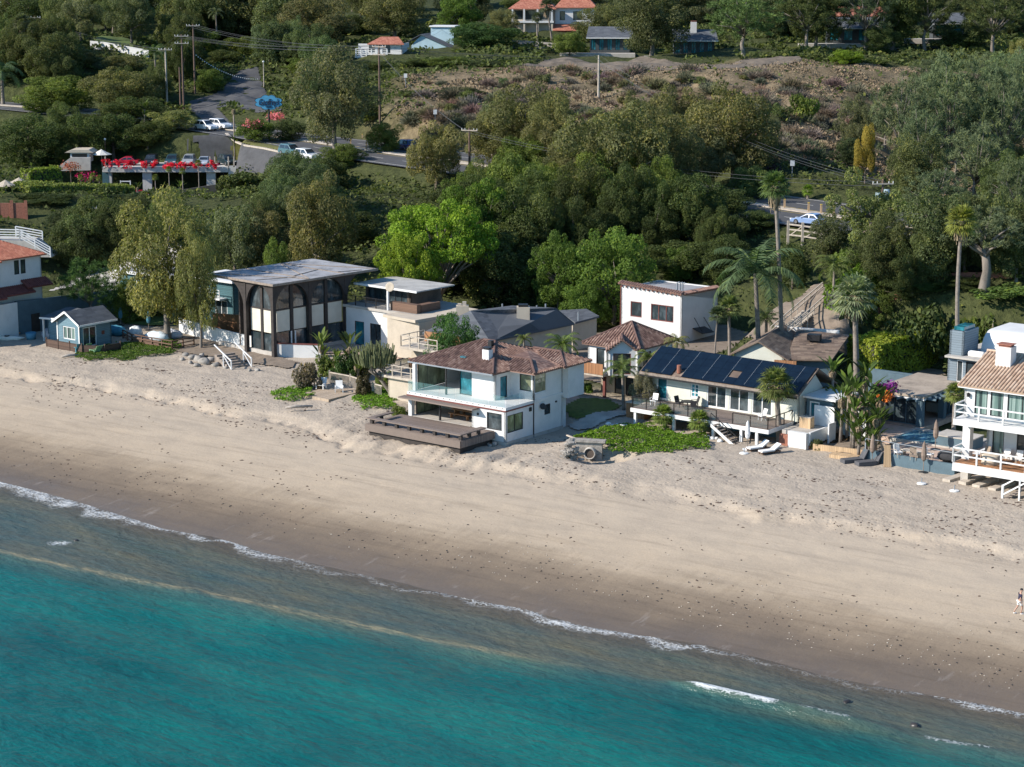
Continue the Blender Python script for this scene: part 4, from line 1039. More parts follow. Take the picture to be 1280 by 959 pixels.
# ---------------------------------------------------------------- the houses along the beach
def white_house():
    h = house('beach_house', 'white two storey beach house with brown tile hip roof and glass balcony', at(632, 553, 2.6), -38)
    W = 'white_stucco'
    walls(h, W, [((-3.85, 0), (0, 0), [(1.72, 3.42, .95, 2.48, dict(gl='window_glass'))]),
                 ((0, 0), (0, 8.44), [(.25, 2.55, .75, 2.35, dict(nx=2, gl='green_glass')), (5.7, 6.6, 1.45, 2.4, dict())]),
                 ((0, 8.44), (-11.2, 8.44), []), ((-11.2, 8.44), (-11.2, 4.4), []), ((-3.85, 4.0), (-3.85, 0), [])], -.02, 2.82)
    block(h, 'foundation', 'concrete', (-3.9, -.06, -1.2, .06, 8.5, -.03), (-11.6, .02, -1.2, -3.93, 8.5, .72))
    # patio room behind the deck
    block(h, 'patio_floor', 'concrete', (-11.2, .03, .72, -4.06, 8.2, .88))
    walls(h, 'beige_stucco', [((-11.15, 4.2), (-9.6, 4.2), [])], .88, 2.8, name='back_wall')
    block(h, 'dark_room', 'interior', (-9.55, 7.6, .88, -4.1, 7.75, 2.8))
    sw = Wall((-11.05, 4.1), (-11.05, .7), .06); sw.window(h, 0, 3.4, .9, 2.78, nx=3, gl='green_glass', name='glass_screen', q=.03)
    pw = Wall((-6.3, 4.25), (-4.1, 4.25), .08); pw.window(h, 0, 2.15, .9, 2.78, nx=1, name='sliding_door', q=.03)
    c = MB(); c.box(-11.35, -.02, -.2, -10.95, .38, 2.8); c.build('column', W, h)
    block(h, 'post', 'dark_metal', (-7.75, .05, .88, -7.6, .2, 2.8))
    block(h, 'floor_slab', W, (-11.45, -.06, 2.84, .06, 8.5, 3.12))
    block(h, 'awning', 'deck_boards', (-11.75, -1.0, 2.62, -3.0, -.08, 2.74))
    block(h, 'deck_edge', 'rust_trim', (-11.5, -.10, 2.74, .10, -.065, 2.86), (.065, -.10, 2.74, .10, 4.0, 2.86))
    # upper storey
    walls(h, W, [((-5.3, 1.8), (-2.6, 1.8), []), ((-2.6, 1.8), (-2.6, 4.08), [(.75, 1.75, 3.15, 5.15, dict(name='door', gl='teal_glass'))]), ((-2.6, 4.08), (0, 4.08), [(1.0, 2.3, 3.85, 5.35, dict(gl='green_glass'))]),
                 ((0, 4.08), (0, 8.44), [(.12, 1.95, 3.65, 5.5, dict(gl='green_glass', fr='white_trim'))]), ((0, 8.44), (-11.2, 8.44), []), ((-11.2, 8.44), (-11.2, 5.2), []), ((-9.4, 5.2), (-8.4, 5.2), [])], 3.12, 5.68, name='upper_wall')
    block(h, 'lounge_wall', 'white_stucco', (-8.3, 6.9, 3.14, -5.6, 7.05, 5.6))
    gw = Wall((-11.15, 5.1), (-11.15, 1.0), .06); gw.window(h, 0, 4.0, 3.16, 5.6, nx=3, gl='green_glass', name='glass_screen', q=.03)
    gd = Wall((-6.9, 2.0), (-5.32, 2.0), .08); gd.window(h, 0, 1.55, 3.14, 5.6, gl='teal_glass', name='sliding_door', q=.03)
    block(h, 'column', W, (-11.3, .55, 3.13, -10.98, .87, 5.62)); block(h, 'post', 'dark_metal', (-7.75, .95, 3.13, -7.6, 1.1, 5.62))
    block(h, 'bay', W, (-.02, 8.46, 2.62, .62, 10.9, 5.66), (-4, 8.66, 2.62, -.04, 10.88, 5.66))
    block(h, 'rear_wall', W, (-4, 8.7, -.8, -.25, 9.3, 2.6))
    g = MB()
    for a, b in ((( -11.4, .02), (-.05, .02)), ((.0, .05), (.0, 4.0)), ((-11.4, .1), (-11.4, 1.0))):
        n = max(1, round(math.dist(a, b) / 1.9)); A = Vector((*a, 3.13)); B = Vector((*b, 3.13))
        for i in range(n):
            p0 = A.lerp(B, (i + .015) / n); p1 = A.lerp(B, (i + .985) / n); q = (B - A).normalized().cross(Vector((0, 0, 1))) * .02
            g.prism([p0, p1, p1 + q, p0 + q], (0, 0, 1.0))
    gb = g.build('glass_balustrade', 'clear_glass', h)
    k = MB()
    for i in range(17): k.box(-11.2 + i * .68, -.075, 2.98, -11.1 + i * .68, -.055, 3.06)
    k.build('glass_clamps', 'dark_metal', gb)
    e = 5.75; ap = (-6.1, 6.2, 7.45); al = (-7.4, 6.2, 7.45)
    roof(h, [((-12.0, .85, e), (-2.1, .85, e), ap, al), ((-2.1, .85, e), (-2.1, 11.3, e), ap), ((-2.1, 11.6, e), (-12, 11.6, e), al, ap), ((-12, 11.6, e), (-12, .85, e), al),
             ((-5.2, 3.15, e + .02), (.85, 3.15, e + .02), (-1.3, 5.35, 6.47), (-4.6, 5.35, 6.47)), ((.85, 3.15, e + .02), (.85, 7.25, e + .02), (-2.3, 9.3, 6.62), (-4.9, 9.3, 6.62), (-4.6, 5.35, 6.47), (-1.3, 5.35, 6.47)),
             ((-1.2, 7.2, e + .05), (1.2, 7.2, e + .05), (-.9, 9.3, 6.64), (-3.6, 9.3, 6.64)), ((1.2, 7.2, e + .05), (1.2, 11.4, e + .05), (-.9, 9.3, 6.64)), ((1.2, 11.4, e + .05), (-5, 11.4, e + .05), (-5, 9.3, 6.64), (-.9, 9.3, 6.64))],
         'brown_tile', ribs=.30, ribr=.095, hipmt='dark_cap', hips=[((-2.1, .85, e), ap), (ap, al), ((-12, .85, e), al), ((.85, 3.15, e), (-1.3, 5.35, 6.47)), ((-1.3, 5.35, 6.47), (-4.4, 5.35, 6.47)), ((1.2, 7.2, e), (-.9, 9.3, 6.64)), ((-.9, 9.3, 6.64), (-4, 9.3, 6.64))])
    block(h, 'ceiling', 'white_trim', (-11.8, 1.0, 5.64, -2.3, 8.4, 5.69), (-2.2, 3.3, 5.64, .6, 8.4, 5.69))
    block(h, 'gutter', 'teal_glass' if 0 else 'grey_paint', (-12.05, .74, 5.62, -2.1, .84, 5.74))
    chimney(h, -4.6, 3.2, 6.3, 7.35, .75, .6, capname='chimney_cap')
    block(h, 'vent_pipe', 'dark_metal', (-6.0, 5.0, 7.1, -5.6, 5.4, 7.75))
    block(h, 'skylight', 'teal_glass', (-7.3, 2.6, 6.36, -6.7, 3.0, 6.5))
    d = MB(); d.lathe([(.0, .0), (.22, .05), (.3, .12), (.27, .15), (.1, .09)], (0, 0, 0), 14)
    dish = d.build('satellite_dish', 'dark_metal', h, True); dish.location = (.16, 5.2, 2.35); dish.rotation_euler = (0, dg(70), dg(-30))
    block(h, 'wall_lamp', 'dark_metal', (.005, 3.4, 2.2, .1, 3.7, 2.55)); block(h, 'wall_lamp', 'dark_metal', (.005, 7.3, 2.35, .1, 7.5, 2.5)); block(h, 'wall_lamp', 'dark_metal', (-3.2, -.1, 2.05, -3.05, -.005, 2.25))
    block(h, 'downpipe', 'dark_metal', (.005, 4.0, -.3, .08, 4.08, 5.6))
    # timber deck with bench rail
    o = house('timber_deck', 'weathered timber deck with bench rail before the white beach house', lp(h, 0, 0, 0), -38, 'deck')
    block(o, 'platform', 'deck_boards', (-12.2, -4.9, .55, -1.2, -.12, .88)); block(o, 'fascia', 'deck_boards', (-12.26, -4.98, .22, -1.14, -4.92, .84), (-1.17, -4.9, .22, -1.1, -.15, .84))
    s = MB()
    for i in range(8): s.box(-11.9 + i * 1.48, -4.7, .885, -11.6 + i * 1.48, -4.45, 1.3)
    for y in (-3.4, -2.1): s.box(-1.65, y, .885, -1.4, y + .3, 1.3)
    for y in (-3.2,): s.box(-12.1, y, .885, -11.85, y + .3, 1.3)
    s.build('bench_support', 'dark_timber', o)
    block(o, 'bench_top', 'deck_boards', (-12.2, -4.85, 1.3, -1.2, -4.3, 1.4), (-1.85, -4.28, 1.3, -1.2, -1.2, 1.4), (-12.2, -4.28, 1.3, -11.7, -1.6, 1.4))
    block(o, 'undercroft_shade', 'dark_timber', (-12.0, -4.7, -1.2, -1.4, -.2, .54))  # dark solid block stands in for the shade under the deck
    # outdoor table and benches in the patio
    t = thing('patio_table', 'long wooden table in the shaded patio of the white beach house', 'table', lp(h, -6.6, 2.5, .88), dg(-38))
    block(t, 'tabletop', 'cedar_boards', (-1.3, -.5, .68, 1.3, .5, .75)); block(t, 'leg', 'cedar_boards', (-1.1, -.35, 0, -1.0, .35, .67)); block(t, 'leg', 'cedar_boards', (1.0, -.35, 0, 1.1, .35, .67))
    for y, w_ in ((1.6, 'nearer'), (3.4, 'farther')):
        t = thing('patio_bench', f'wooden bench on the {w_} side of the long patio table', 'bench', lp(h, -6.6, y, .88), dg(-38))
        block(t, 'seat', 'cedar_boards', (-1.2, -.18, .4, 1.2, .18, .46)); block(t, 'leg', 'cedar_boards', (-1.0, -.15, 0, -.9, .15, .39)); block(t, 'leg', 'cedar_boards', (.9, -.15, 0, 1.0, .15, .39))
    return h
HA = white_house()

def pavilion():
    h = house('timber_pavilion', 'dark timber pavilion house with flat roof on arched columns and cream panels', at(343, 446, 3.2), -43)
    D = 'dark_timber'; top = 7.5
    def arch(parent, fixed, axis, a, b, z0, z1, th=.3, both=(1, 1)):
        """spandrel plates curving from the two posts up to the roof"""
        m = MB(); mid = (a + b) / 2
        for s, on in ((0, both[0]), (1, both[1])):
            if not on: continue
            e0 = a if s == 0 else b; w_ = mid - a if s == 0 else a - mid
            pts = [(e0, z0), ] + [(e0 + w_ * (1 - math.cos(q * math.pi / 16)), z0 + (z1 - z0) * math.sin(q * math.pi / 16)) for q in range(0, 9)] + [(e0, z1 + .02)]
            pts = pts[1:]
            P3 = [((fixed - th / 2, u, v) if axis == 'y' else (u, fixed - th / 2, v)) for u, v in pts]
            m.prism(P3, (th, 0, 0) if axis == 'y' else (0, th, 0))
        return m.build('arch', D, parent)
    for n_, (x, y) in enumerate([(-4.44, 0), (0, 0), (0, 5.0), (0, 10.2)]):
        m = MB(); z0 = -.3 if y == 0 else .3
        m.box(x - .2, y - .2, z0, x + .2, y + .2, top - .01); m.build('column', D, h)
    arch(h, 0.02, 'x', -4.24, -.2, 4.9, top); arch(h, .02, 'x', -9.9, -4.64, 4.4, top, both=(0, 1))
    arch(h, .02, 'y', .2, 4.8, 5.0, top); arch(h, .02, 'y', 5.2, 10.0, 5.0, top); arch(h, .02, 'y', 10.4, 14.4, 5.2, top, both=(1, 0))
    # infill: cream panels, glass, posts
    L = Wall((-4.2, .35), (-.2, .35), .12); R = Wall((-.22, .4), (-.22, 10.1), .12)
    p = MB()
    for a, b in ((.1, 1.75), (2.15, 3.75)): L.cell(p, a, b, 2.35, 4.75, .02, .1)
    for a, b in ((.25, 2.05), (2.55, 4.35), (4.95, 6.85), (7.4, 9.5)): R.cell(p, a, b, 2.5, 4.75, .02, .1)
    p.build('cream_panel', 'cream_panel', h)
    g = MB(); L.cell(g, 0, 4, 4.9, 7.4, .05, .09); L.cell(g, 0, 4, .4, 2.2, .05, .09); R.cell(g, 0, 9.7, 4.9, 7.4, .05, .09); R.cell(g, 0, 9.7, .4, 2.4, .05, .09); g.build('glazing', 'window_glass', h)
    f = MB()
    L.cell(f, 1.78, 2.12, .4, 7.4, -.08, .1)
    for a in (2.1, 7.0): R.cell(f, a, a + .4, .4, 7.4, -.08, .1)
    L.cell(f, 0, 1.78, 4.76, 4.92, -.03, .12); L.cell(f, 2.12, 4, 4.76, 4.92, -.03, .12)
    for a, b in ((0, 2.1), (2.5, 7.0), (7.4, 9.7)): R.cell(f, a, b, 4.76, 4.92, -.03, .12)
    f.build('post', D, h)
    w_ = MB()
    for a in (2.05, 2.6): R.cell(w_, a + .0, a + .18, .4, 2.4, -.12, -.081)
    w_.build('door_frame', 'white_trim', h)
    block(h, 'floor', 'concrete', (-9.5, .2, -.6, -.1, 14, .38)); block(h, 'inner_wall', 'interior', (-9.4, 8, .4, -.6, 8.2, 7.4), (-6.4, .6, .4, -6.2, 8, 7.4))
    m = MB(); m.box(-10.1, -.35, 7.52, .45, 14.5, 7.66); m.build('soffit', 'brown_boards', h)
    r = block(h, 'roof', 'roof_felt', (-10.2, -.45, 7.665, .55, 14.6, 7.8))
    m = MB(); m.box(-10.22, -.5, 7.6, .6, -.452, 7.84); m.box(.552, -.45, 7.6, .6, 14.62, 7.84)
    for y in (4.6, 9.6): m.box(-10.0, y, 7.802, .5, y + .12, 7.87)
    for a, b in (((-9.8, .2, 7.84), (.3, 4.5, 7.84)), ((.3, 4.8, 7.84), (-9.8, 9.5, 7.84)), ((-9.8, 9.8, 7.84), (.3, 14.2, 7.84)), ((-3, .2, 7.84), (-1.5, 4.5, 7.84)), ((-2.2, 4.8, 7.84), (-3.6, 9.5, 7.84)), ((-.8, 9.9, 7.84), (.1, 12.6, 7.84))): m.bar(a, b, .1, .06)
    m.build('roof_trim', 'weathered_timber', r)
    return h
simple('canopy_shade_grey', (.38, .37, .35), .9, .25, .6); simple('roof_felt', (.30, .30, .31), .8, .35, .7); HB = pavilion()

def modern_house():
    h = house('terrace_house', 'pale flat roofed terrace house joined to the right of the dark timber pavilion', (-18.2, 222, 3.2), -40)
    W = 'white_stucco'
    walls(h, W, [((0, 0), (10.6, 0), [(1.5, 2.9, 0.1, 2.7, dict(gl='teal_glass', name='door')), (3.8, 5.4, .1, 2.7, dict(nx=2, name='door'))]), ((10.6, 0), (10.6, 8), []), ((10.6, 8), (0, 8), []), ((0, 8), (0, 0), [])], -.5, 4.1)
    block(h, 'terrace_floor', 'concrete', (-.1, -.2, 4.12, 10.8, 8.1, 4.4))
    railing(h, [((.2, -.05, 4.4), (6.3, -.05, 4.4))], 1.05, 'dark_metal', 2, 1.5, .06, .05, balusters=.16)
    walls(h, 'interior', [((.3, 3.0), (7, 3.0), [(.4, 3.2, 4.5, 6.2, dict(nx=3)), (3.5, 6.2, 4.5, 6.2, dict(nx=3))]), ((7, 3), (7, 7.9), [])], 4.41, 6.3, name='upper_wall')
    block(h, 'canopy', 'canopy_shade_grey', (-.2, 1.8, 6.32, 9.0, 7.9, 6.45)); block(h, 'canopy_edge', 'white_trim', (-.25, 1.72, 6.28, 9.05, 1.79, 6.5))  # tree shadow over the white canopy is put into its grey
    block(h, 'planter', 'brown_boards', (6.6, .3, 4.41, 10.4, .9, 5.35)); block(h, 'planter', 'brown_boards', (9.6, 1.0, 4.41, 10.4, 4, 5.25))
    s = MB(); s.box(6.4, -.1, 4.42, 6.6, .1, 6.5); s.build('post', 'white_trim', h)
    d = MB(); d.lathe([(0, 0), (.35, .06), (.52, .18), (.48, .2), (.2, .1)], (0, 0, 0), 16); q = d.build('satellite_dish', 'beige_stucco', h, True); q.location = (6.7, .2, 6.9); q.rotation_euler = (dg(75), 0, dg(20))
    block(h, 'carport', 'beige_stucco', (10.7, 1.0, 1.6, 15.5, 6.5, 2.0), (10.8, .95, -.5, 11.0, 1.2, 1.58), (15.2, .95, -.5, 15.45, 1.2, 1.58), (10.7, 6.2, -.5, 15.5, 6.5, 1.58))
    return h
modern_house()

def balcony_house():
    h = house('balcony_house', 'beige house with two stacked timber balconies left of the white beach house', at(497, 500, 3.0), -38)
    B = 'beige_stucco'
    walls(h, B, [((-1.2, 0), (2.0, 0), []), ((2.0, 0), (2.0, 9), []), ((-1.2, 9), (-1.2, 0), [])], -.6, 2.1)
    block(h, 'balcony_floor', 'pale_wood', (-1.6, -.4, 2.12, 3.2, 3.6, 2.35)); block(h, 'balcony_floor', 'pale_wood', (-1.6, 2.2, 4.5, 3.2, 6.0, 4.75))
    block(h, 'boarding', 'cedar_boards', (-1.4, 3.3, 2.36, 3.1, 3.5, 3.4), (-1.4, 5.7, 4.76, 3.1, 5.9, 5.7))
    railing(h, [((-1.5, -.3, 2.35), (3.1, -.3, 2.35)), ((-1.5, -.3, 2.35), (-1.5, 3.5, 2.35))], 1.05, 'pale_wood', 2, 1.3, .09, .07)
    railing(h, [((-1.5, 2.3, 4.75), (3.1, 2.3, 4.75)), ((-1.5, 2.3, 4.75), (-1.5, 5.9, 4.75))], 1.05, 'pale_wood', 2, 1.3, .09, .07)
    walls(h, B, [((-1.4, 3.7), (3.1, 3.7), []), ((3.1, 3.7), (3.1, 10), [])], 2.1, 4.48, name='upper_wall')
    return h
balcony_house()

def grey_house():
    h = thing('grey_roof_house', 'low beige house under a broad grey shingle roof with square chimney', 'house', (0, 0, 0))
    q = lambda x, y, z: at(x, y, z)
    e1, e2, r1, r2, r3 = q(612, 426, 6.6), q(718, 404, 6.6), q(588, 388.5, 8.9), q(640, 382, 8.9), q(695, 385, 8.5)
    back = [Vector((r.x - 5, r.y + 6, 6.8)) for r in (r1, r2)]
    roof(h, [(e1, e2, r3, r2, r1), (e1 + Vector((-7, 4.5, 0)), e1, r1)], 'grey_shingle', .2)
    s1, s2, s3, s4 = q(697, 388, 7.0), q(733, 386, 7.0), q(749, 395, 6.6), q(719, 403, 6.45)
    roof(h, [(s4, s3, s2, s1)], 'grey_shingle', .2, name='wing_roof')
    m = MB(); z = Vector((0, 0, -3.9)); i = Vector((-.25, .4, -.22))
    for a, b in ((e1, e2), (s4, s3), (s3, s2)):
        n = (b - a).cross(Vector((0, 0, 1))).normalized() * -.25
        m.prism([a + i, b + i, b + i + n, a + i + n], z)
    m.build('wall', 'beige_stucco', h)
    a, b = q(519, 404, 7.3), q(598, 390, 7.3); n = Vector((.62, .78, 0)) * 5; n = (b - a).cross(Vector((0, 0, 1))).normalized() * -5
    m = MB(); m.prism([a, b, b + n, a + n], (0, 0, .3)); m.build('wing_roof', 'beige_stucco', h)
    m = MB(); k = Vector((.4, .3, -.02)); m.prism([a + k, b + k * .5, b + n - k, a + n + Vector((.5, -.5, 0))], (0, 0, -4)); w_ = m.build('wing_wall', 'beige_stucco', h)
    c = q(654, 398, 7.9); m = MB(); m.bar(c + Vector((0, .5, -1)), c + Vector((0, .5, 1.15)), 1.35, 1.1); ch = m.build('chimney', 'beige_stucco', h)
    m = MB(); m.bar(c + Vector((0, .5, 1.152)), c + Vector((0, .5, 1.4)), 1.0, .8); m.build('chimney_cap', 'dark_metal', ch)
    c = q(578, 391, 8.2); m = MB(); m.bar(c + Vector((0, .4, -1.5)), c + Vector((0, .4, .7)), 1.3, .8); ch = m.build('chimney', 'beige_stucco', h)
    m = MB(); m.bar(c + Vector((.2, .4, .702)), c + Vector((.2, .4, 1.1)), .4, .4); m.bar(c + Vector((-.3, .4, .702)), c + Vector((-.3, .4, .9)), .4, .4); m.build('chimney_pot', 'pale_wood', ch)
    for x, y in ((628, 384), (599, 392), (671, 386), (682, 384), (723, 394)):
        p_ = q(x, y, 8.3); m = MB(); m.tube([p_ + Vector((0, 0, -.6)), p_ + Vector((0, 0, .35))], .08, 6); m.build('vent_pipe', 'grey_paint', h)
    m = MB(); p_ = q(690, 383, 8.6); m.bar(p_ + Vector((-1.4, 2, -2)), p_ + Vector((1.6, 2.4, -2)), .2); m.build('ridge_trim', 'dark_metal', h)
grey_house()

def tower_house():
    h = house('tower_house', 'tall white stucco house with red framed windows and sloping tile roof edge', at(852, 425, 4.0), -38)
    R = dict(fr='rust_trim', fw=.1)
    walls(h, 'white_stucco', [((-8.0, 0), (-.05, 0), [(1.25, 2.75, 1.85, 3.55, dict(R)), (3.95, 6.9, 1.75, 3.55, dict(R, nx=3))]), ((-.05, 0), (-.05, 7.2), []), ((-.05, 7.2), (-8, 7.2), []), ((-8, 7.2), (-8, 0), [])], -3, 4.85)
    m = MB()
    m.prism([(-8, 0, 4.85), (-.05, 0, 4.85), (-.05, 0, 5.0), (-8, 0, 5.45)], (0, .2, 0)); m.prism([(-.05, .2, 4.85), (-.05, 7.2, 3.5), (-.05, 7.2, 4.85), (-.05, .2, 5.0)], (-.2, 0, 0)); m.build('parapet', 'white_stucco', h)
    block(h, 'roof', 'roof_felt', (-7.8, .22, 4.6, -.28, 7, 4.75))
    r = MB(); t = MB()
    for i in range(27):
        x = -8.15 + i * .31; z = 5.5 - .45 * (i / 27); r.tube([(x, -.28, z - .08), (x, .35, z + .1)], .15, 7)
    for i in range(24):
        y = .3 + i * .3; z = 5.02 - .18 * (i / 24); r.tube([(.22, y, z - .08), (-.4, y, z + .08)], .14, 7)
    r.build('tile_edge', 'tile_edge', h)
    for i in range(14): t.box(-7.9 + i * .58, -.2, 4.98 - .02 * i + .05, -7.78 + i * .58, -.003, 5.12 - .02 * i + .05)
    t.build('rafter_tail', 'rust_trim', h); block(h, 'corner_pipe', 'rust_trim', (-8.08, -.08, -2, -8.0, -.003, 5.2))
    for x in (-1.6, -1.2, -.9):
        m = MB(); m.tube([(x, 1.4, 4.7), (x, 1.4, 5.9), (x + .3, 1.4, 6.0)], .09, 6); m.build('vent_pipe', 'grey_paint', h)
    m = MB(); m.prism([(-.04, 2.2, .9), (-.04, 4.6, .75), (1.2, 4.6, .3), (1.2, 2.2, .45)], (0, 0, .08)); m.build('awning', 'dark_metal', h)
    m = MB(); m.bar((.02, 2.4, 2.1), (1.1, 2.4, .6), .05); m.bar((.02, 4.3, 1.9), (1.1, 4.3, .5), .05); m.build('awning_rod', 'dark_metal', h)
simple('tile_edge', (.24, .14, .11), .9, .45, 3); tower_house()

def guest_house():
    h = house('guest_house', 'small tile roofed guest house with gabled bay before the white tower', at(773, 499, 3.1), -38)
    W = 'white_stucco'; e = 5.0
    walls(h, W, [((-3.9, .35), (-1.0, .35), [(1.0, 2.6, 2.6, 4.6, dict(name='door'))]), ((1.75, .6), (1.75, 6.6), [(.2, 2.3, 2.7, 4.5, dict(nx=2))]), ((1.75, 6.6), (-3.9, 6.6), []), ((-3.9, 6.6), (-3.9, .35), [])], 2.4, 4.98, name='upper_wall')
    walls(h, 'beige_stucco', [((-3.2, 1.6), (1.2, 1.6), [(1.6, 2.6, .05, 2.1, dict(name='door')), (2.9, 3.8, .05, 2.1, dict(name='door'))]), ((1.2, 1.6), (1.2, 6.3), []), ((-3.2, 6.3), (-3.2, 1.6), [])], -.3, 2.2)
    block(h, 'floor_slab', 'pale_wood', (-4.0, .2, 2.22, 1.9, 6.6, 2.38))
    # bay with gable, turned to the sea
    a, b = Vector((-.55, -.95, 0)), Vector((1.55, .6, 0)); bw = Wall(a[:2], b[:2], .18); m = MB()
    bw.panel(m, 2.4, 4.75, [(.45, 2.15, 2.5, 4.55)]); m.prism([bw.p(0, 0, 4.75), bw.p(bw.L, 0, 4.75), bw.p(bw.L / 2, 0, 5.75)], -bw.n * .18)
    for A, B in ((Vector((-1.0, .35, 0)), a), (b, Vector((1.75, .9, 0)))): Wall(A[:2], B[:2], .18).panel(m, 2.4, 4.75)
    m.build('bay_wall', W, h); bw.window(h, .45, 2.15, 2.5, 4.55, fr='rust_trim', nx=2)
    ap = (-.9, 3.4, 6.95)
    n3 = bw.n; gp = bw.p(bw.L / 2, -.35, 5.95); g0 = bw.p(-.25, -.35, 4.85); g1 = bw.p(bw.L + .25, -.35, 4.85); gi = bw.p(bw.L / 2, 2.6, 5.95)
    roof(h, [((-4.4, 0, e), (-1.0, 0, e), ap), ((2.1, .6, e), (2.1, 7, e), ap), ((2.1, 7, e), (-4.4, 7, e), ap), ((-4.4, 7, e), (-4.4, 0, e), ap), ((-1.0, 0, e), (2.1, .6, e), ap), (g0, gp, gi, bw.p(-.25, 2.2, 4.87)), (gp, g1, bw.p(bw.L + .25, 2.2, 4.87), gi)],
         'brown_tile', ribs=.30, ribr=.095, hipmt='dark_cap', hips=[((2.1, .6, e), ap), ((-4.4, 0, e), ap), (gp, gi), ((2.1, 7, e), ap)])
    block(h, 'column', 'rust_trim', (-1.5, -.5, -.3, -1.25, -.25, 2.2)); block(h, 'column', W, (-1.2, -.7, 2.4, -1.0, -.5, 4.7))
    bal = block(h, 'balcony', 'pale_wood', (-3.9, -1.2, 2.2, -1.0, .3, 2.4)); block(bal, 'balustrade', 'cedar_boards', (-3.9, -1.25, 2.402, -1.0, -1.15, 3.45), (-3.95, -1.2, 2.402, -3.85, .3, 3.45))
    s = MB()
    for i in range(9): s.box(-4.9 - i * .32, -1.1, 2.1 - i * .26, -4.55 - i * .32, -.1, 2.2 - i * .26)
    s.prism([(-3.9, -1.15, 2.2), (-7.7, -1.15, -.5), (-7.7, -1.15, -.1), (-3.9, -1.15, 2.6)], (0, .1, 0)); st_ = s.build('stairs', 'dark_timber', h)
    m = MB(); m.prism([(-3.9, -1.2, 2.65), (-7.6, -1.2, .2), (-7.6, -1.2, 1.0), (-3.9, -1.2, 3.4)], (0, .06, 0)); m.build('stair_rail', 'cedar_boards', st_)
    o = thing('patio', 'reddish brick patio and lawn strip between white house and guest house', 'patio', h.location, dg(-38))
    block(o, 'brick_paving', 'paving', (-5.5, -2.4, -.4, 1.5, 1.4, -.02)); tag(o, kind='structure')
guest_house()

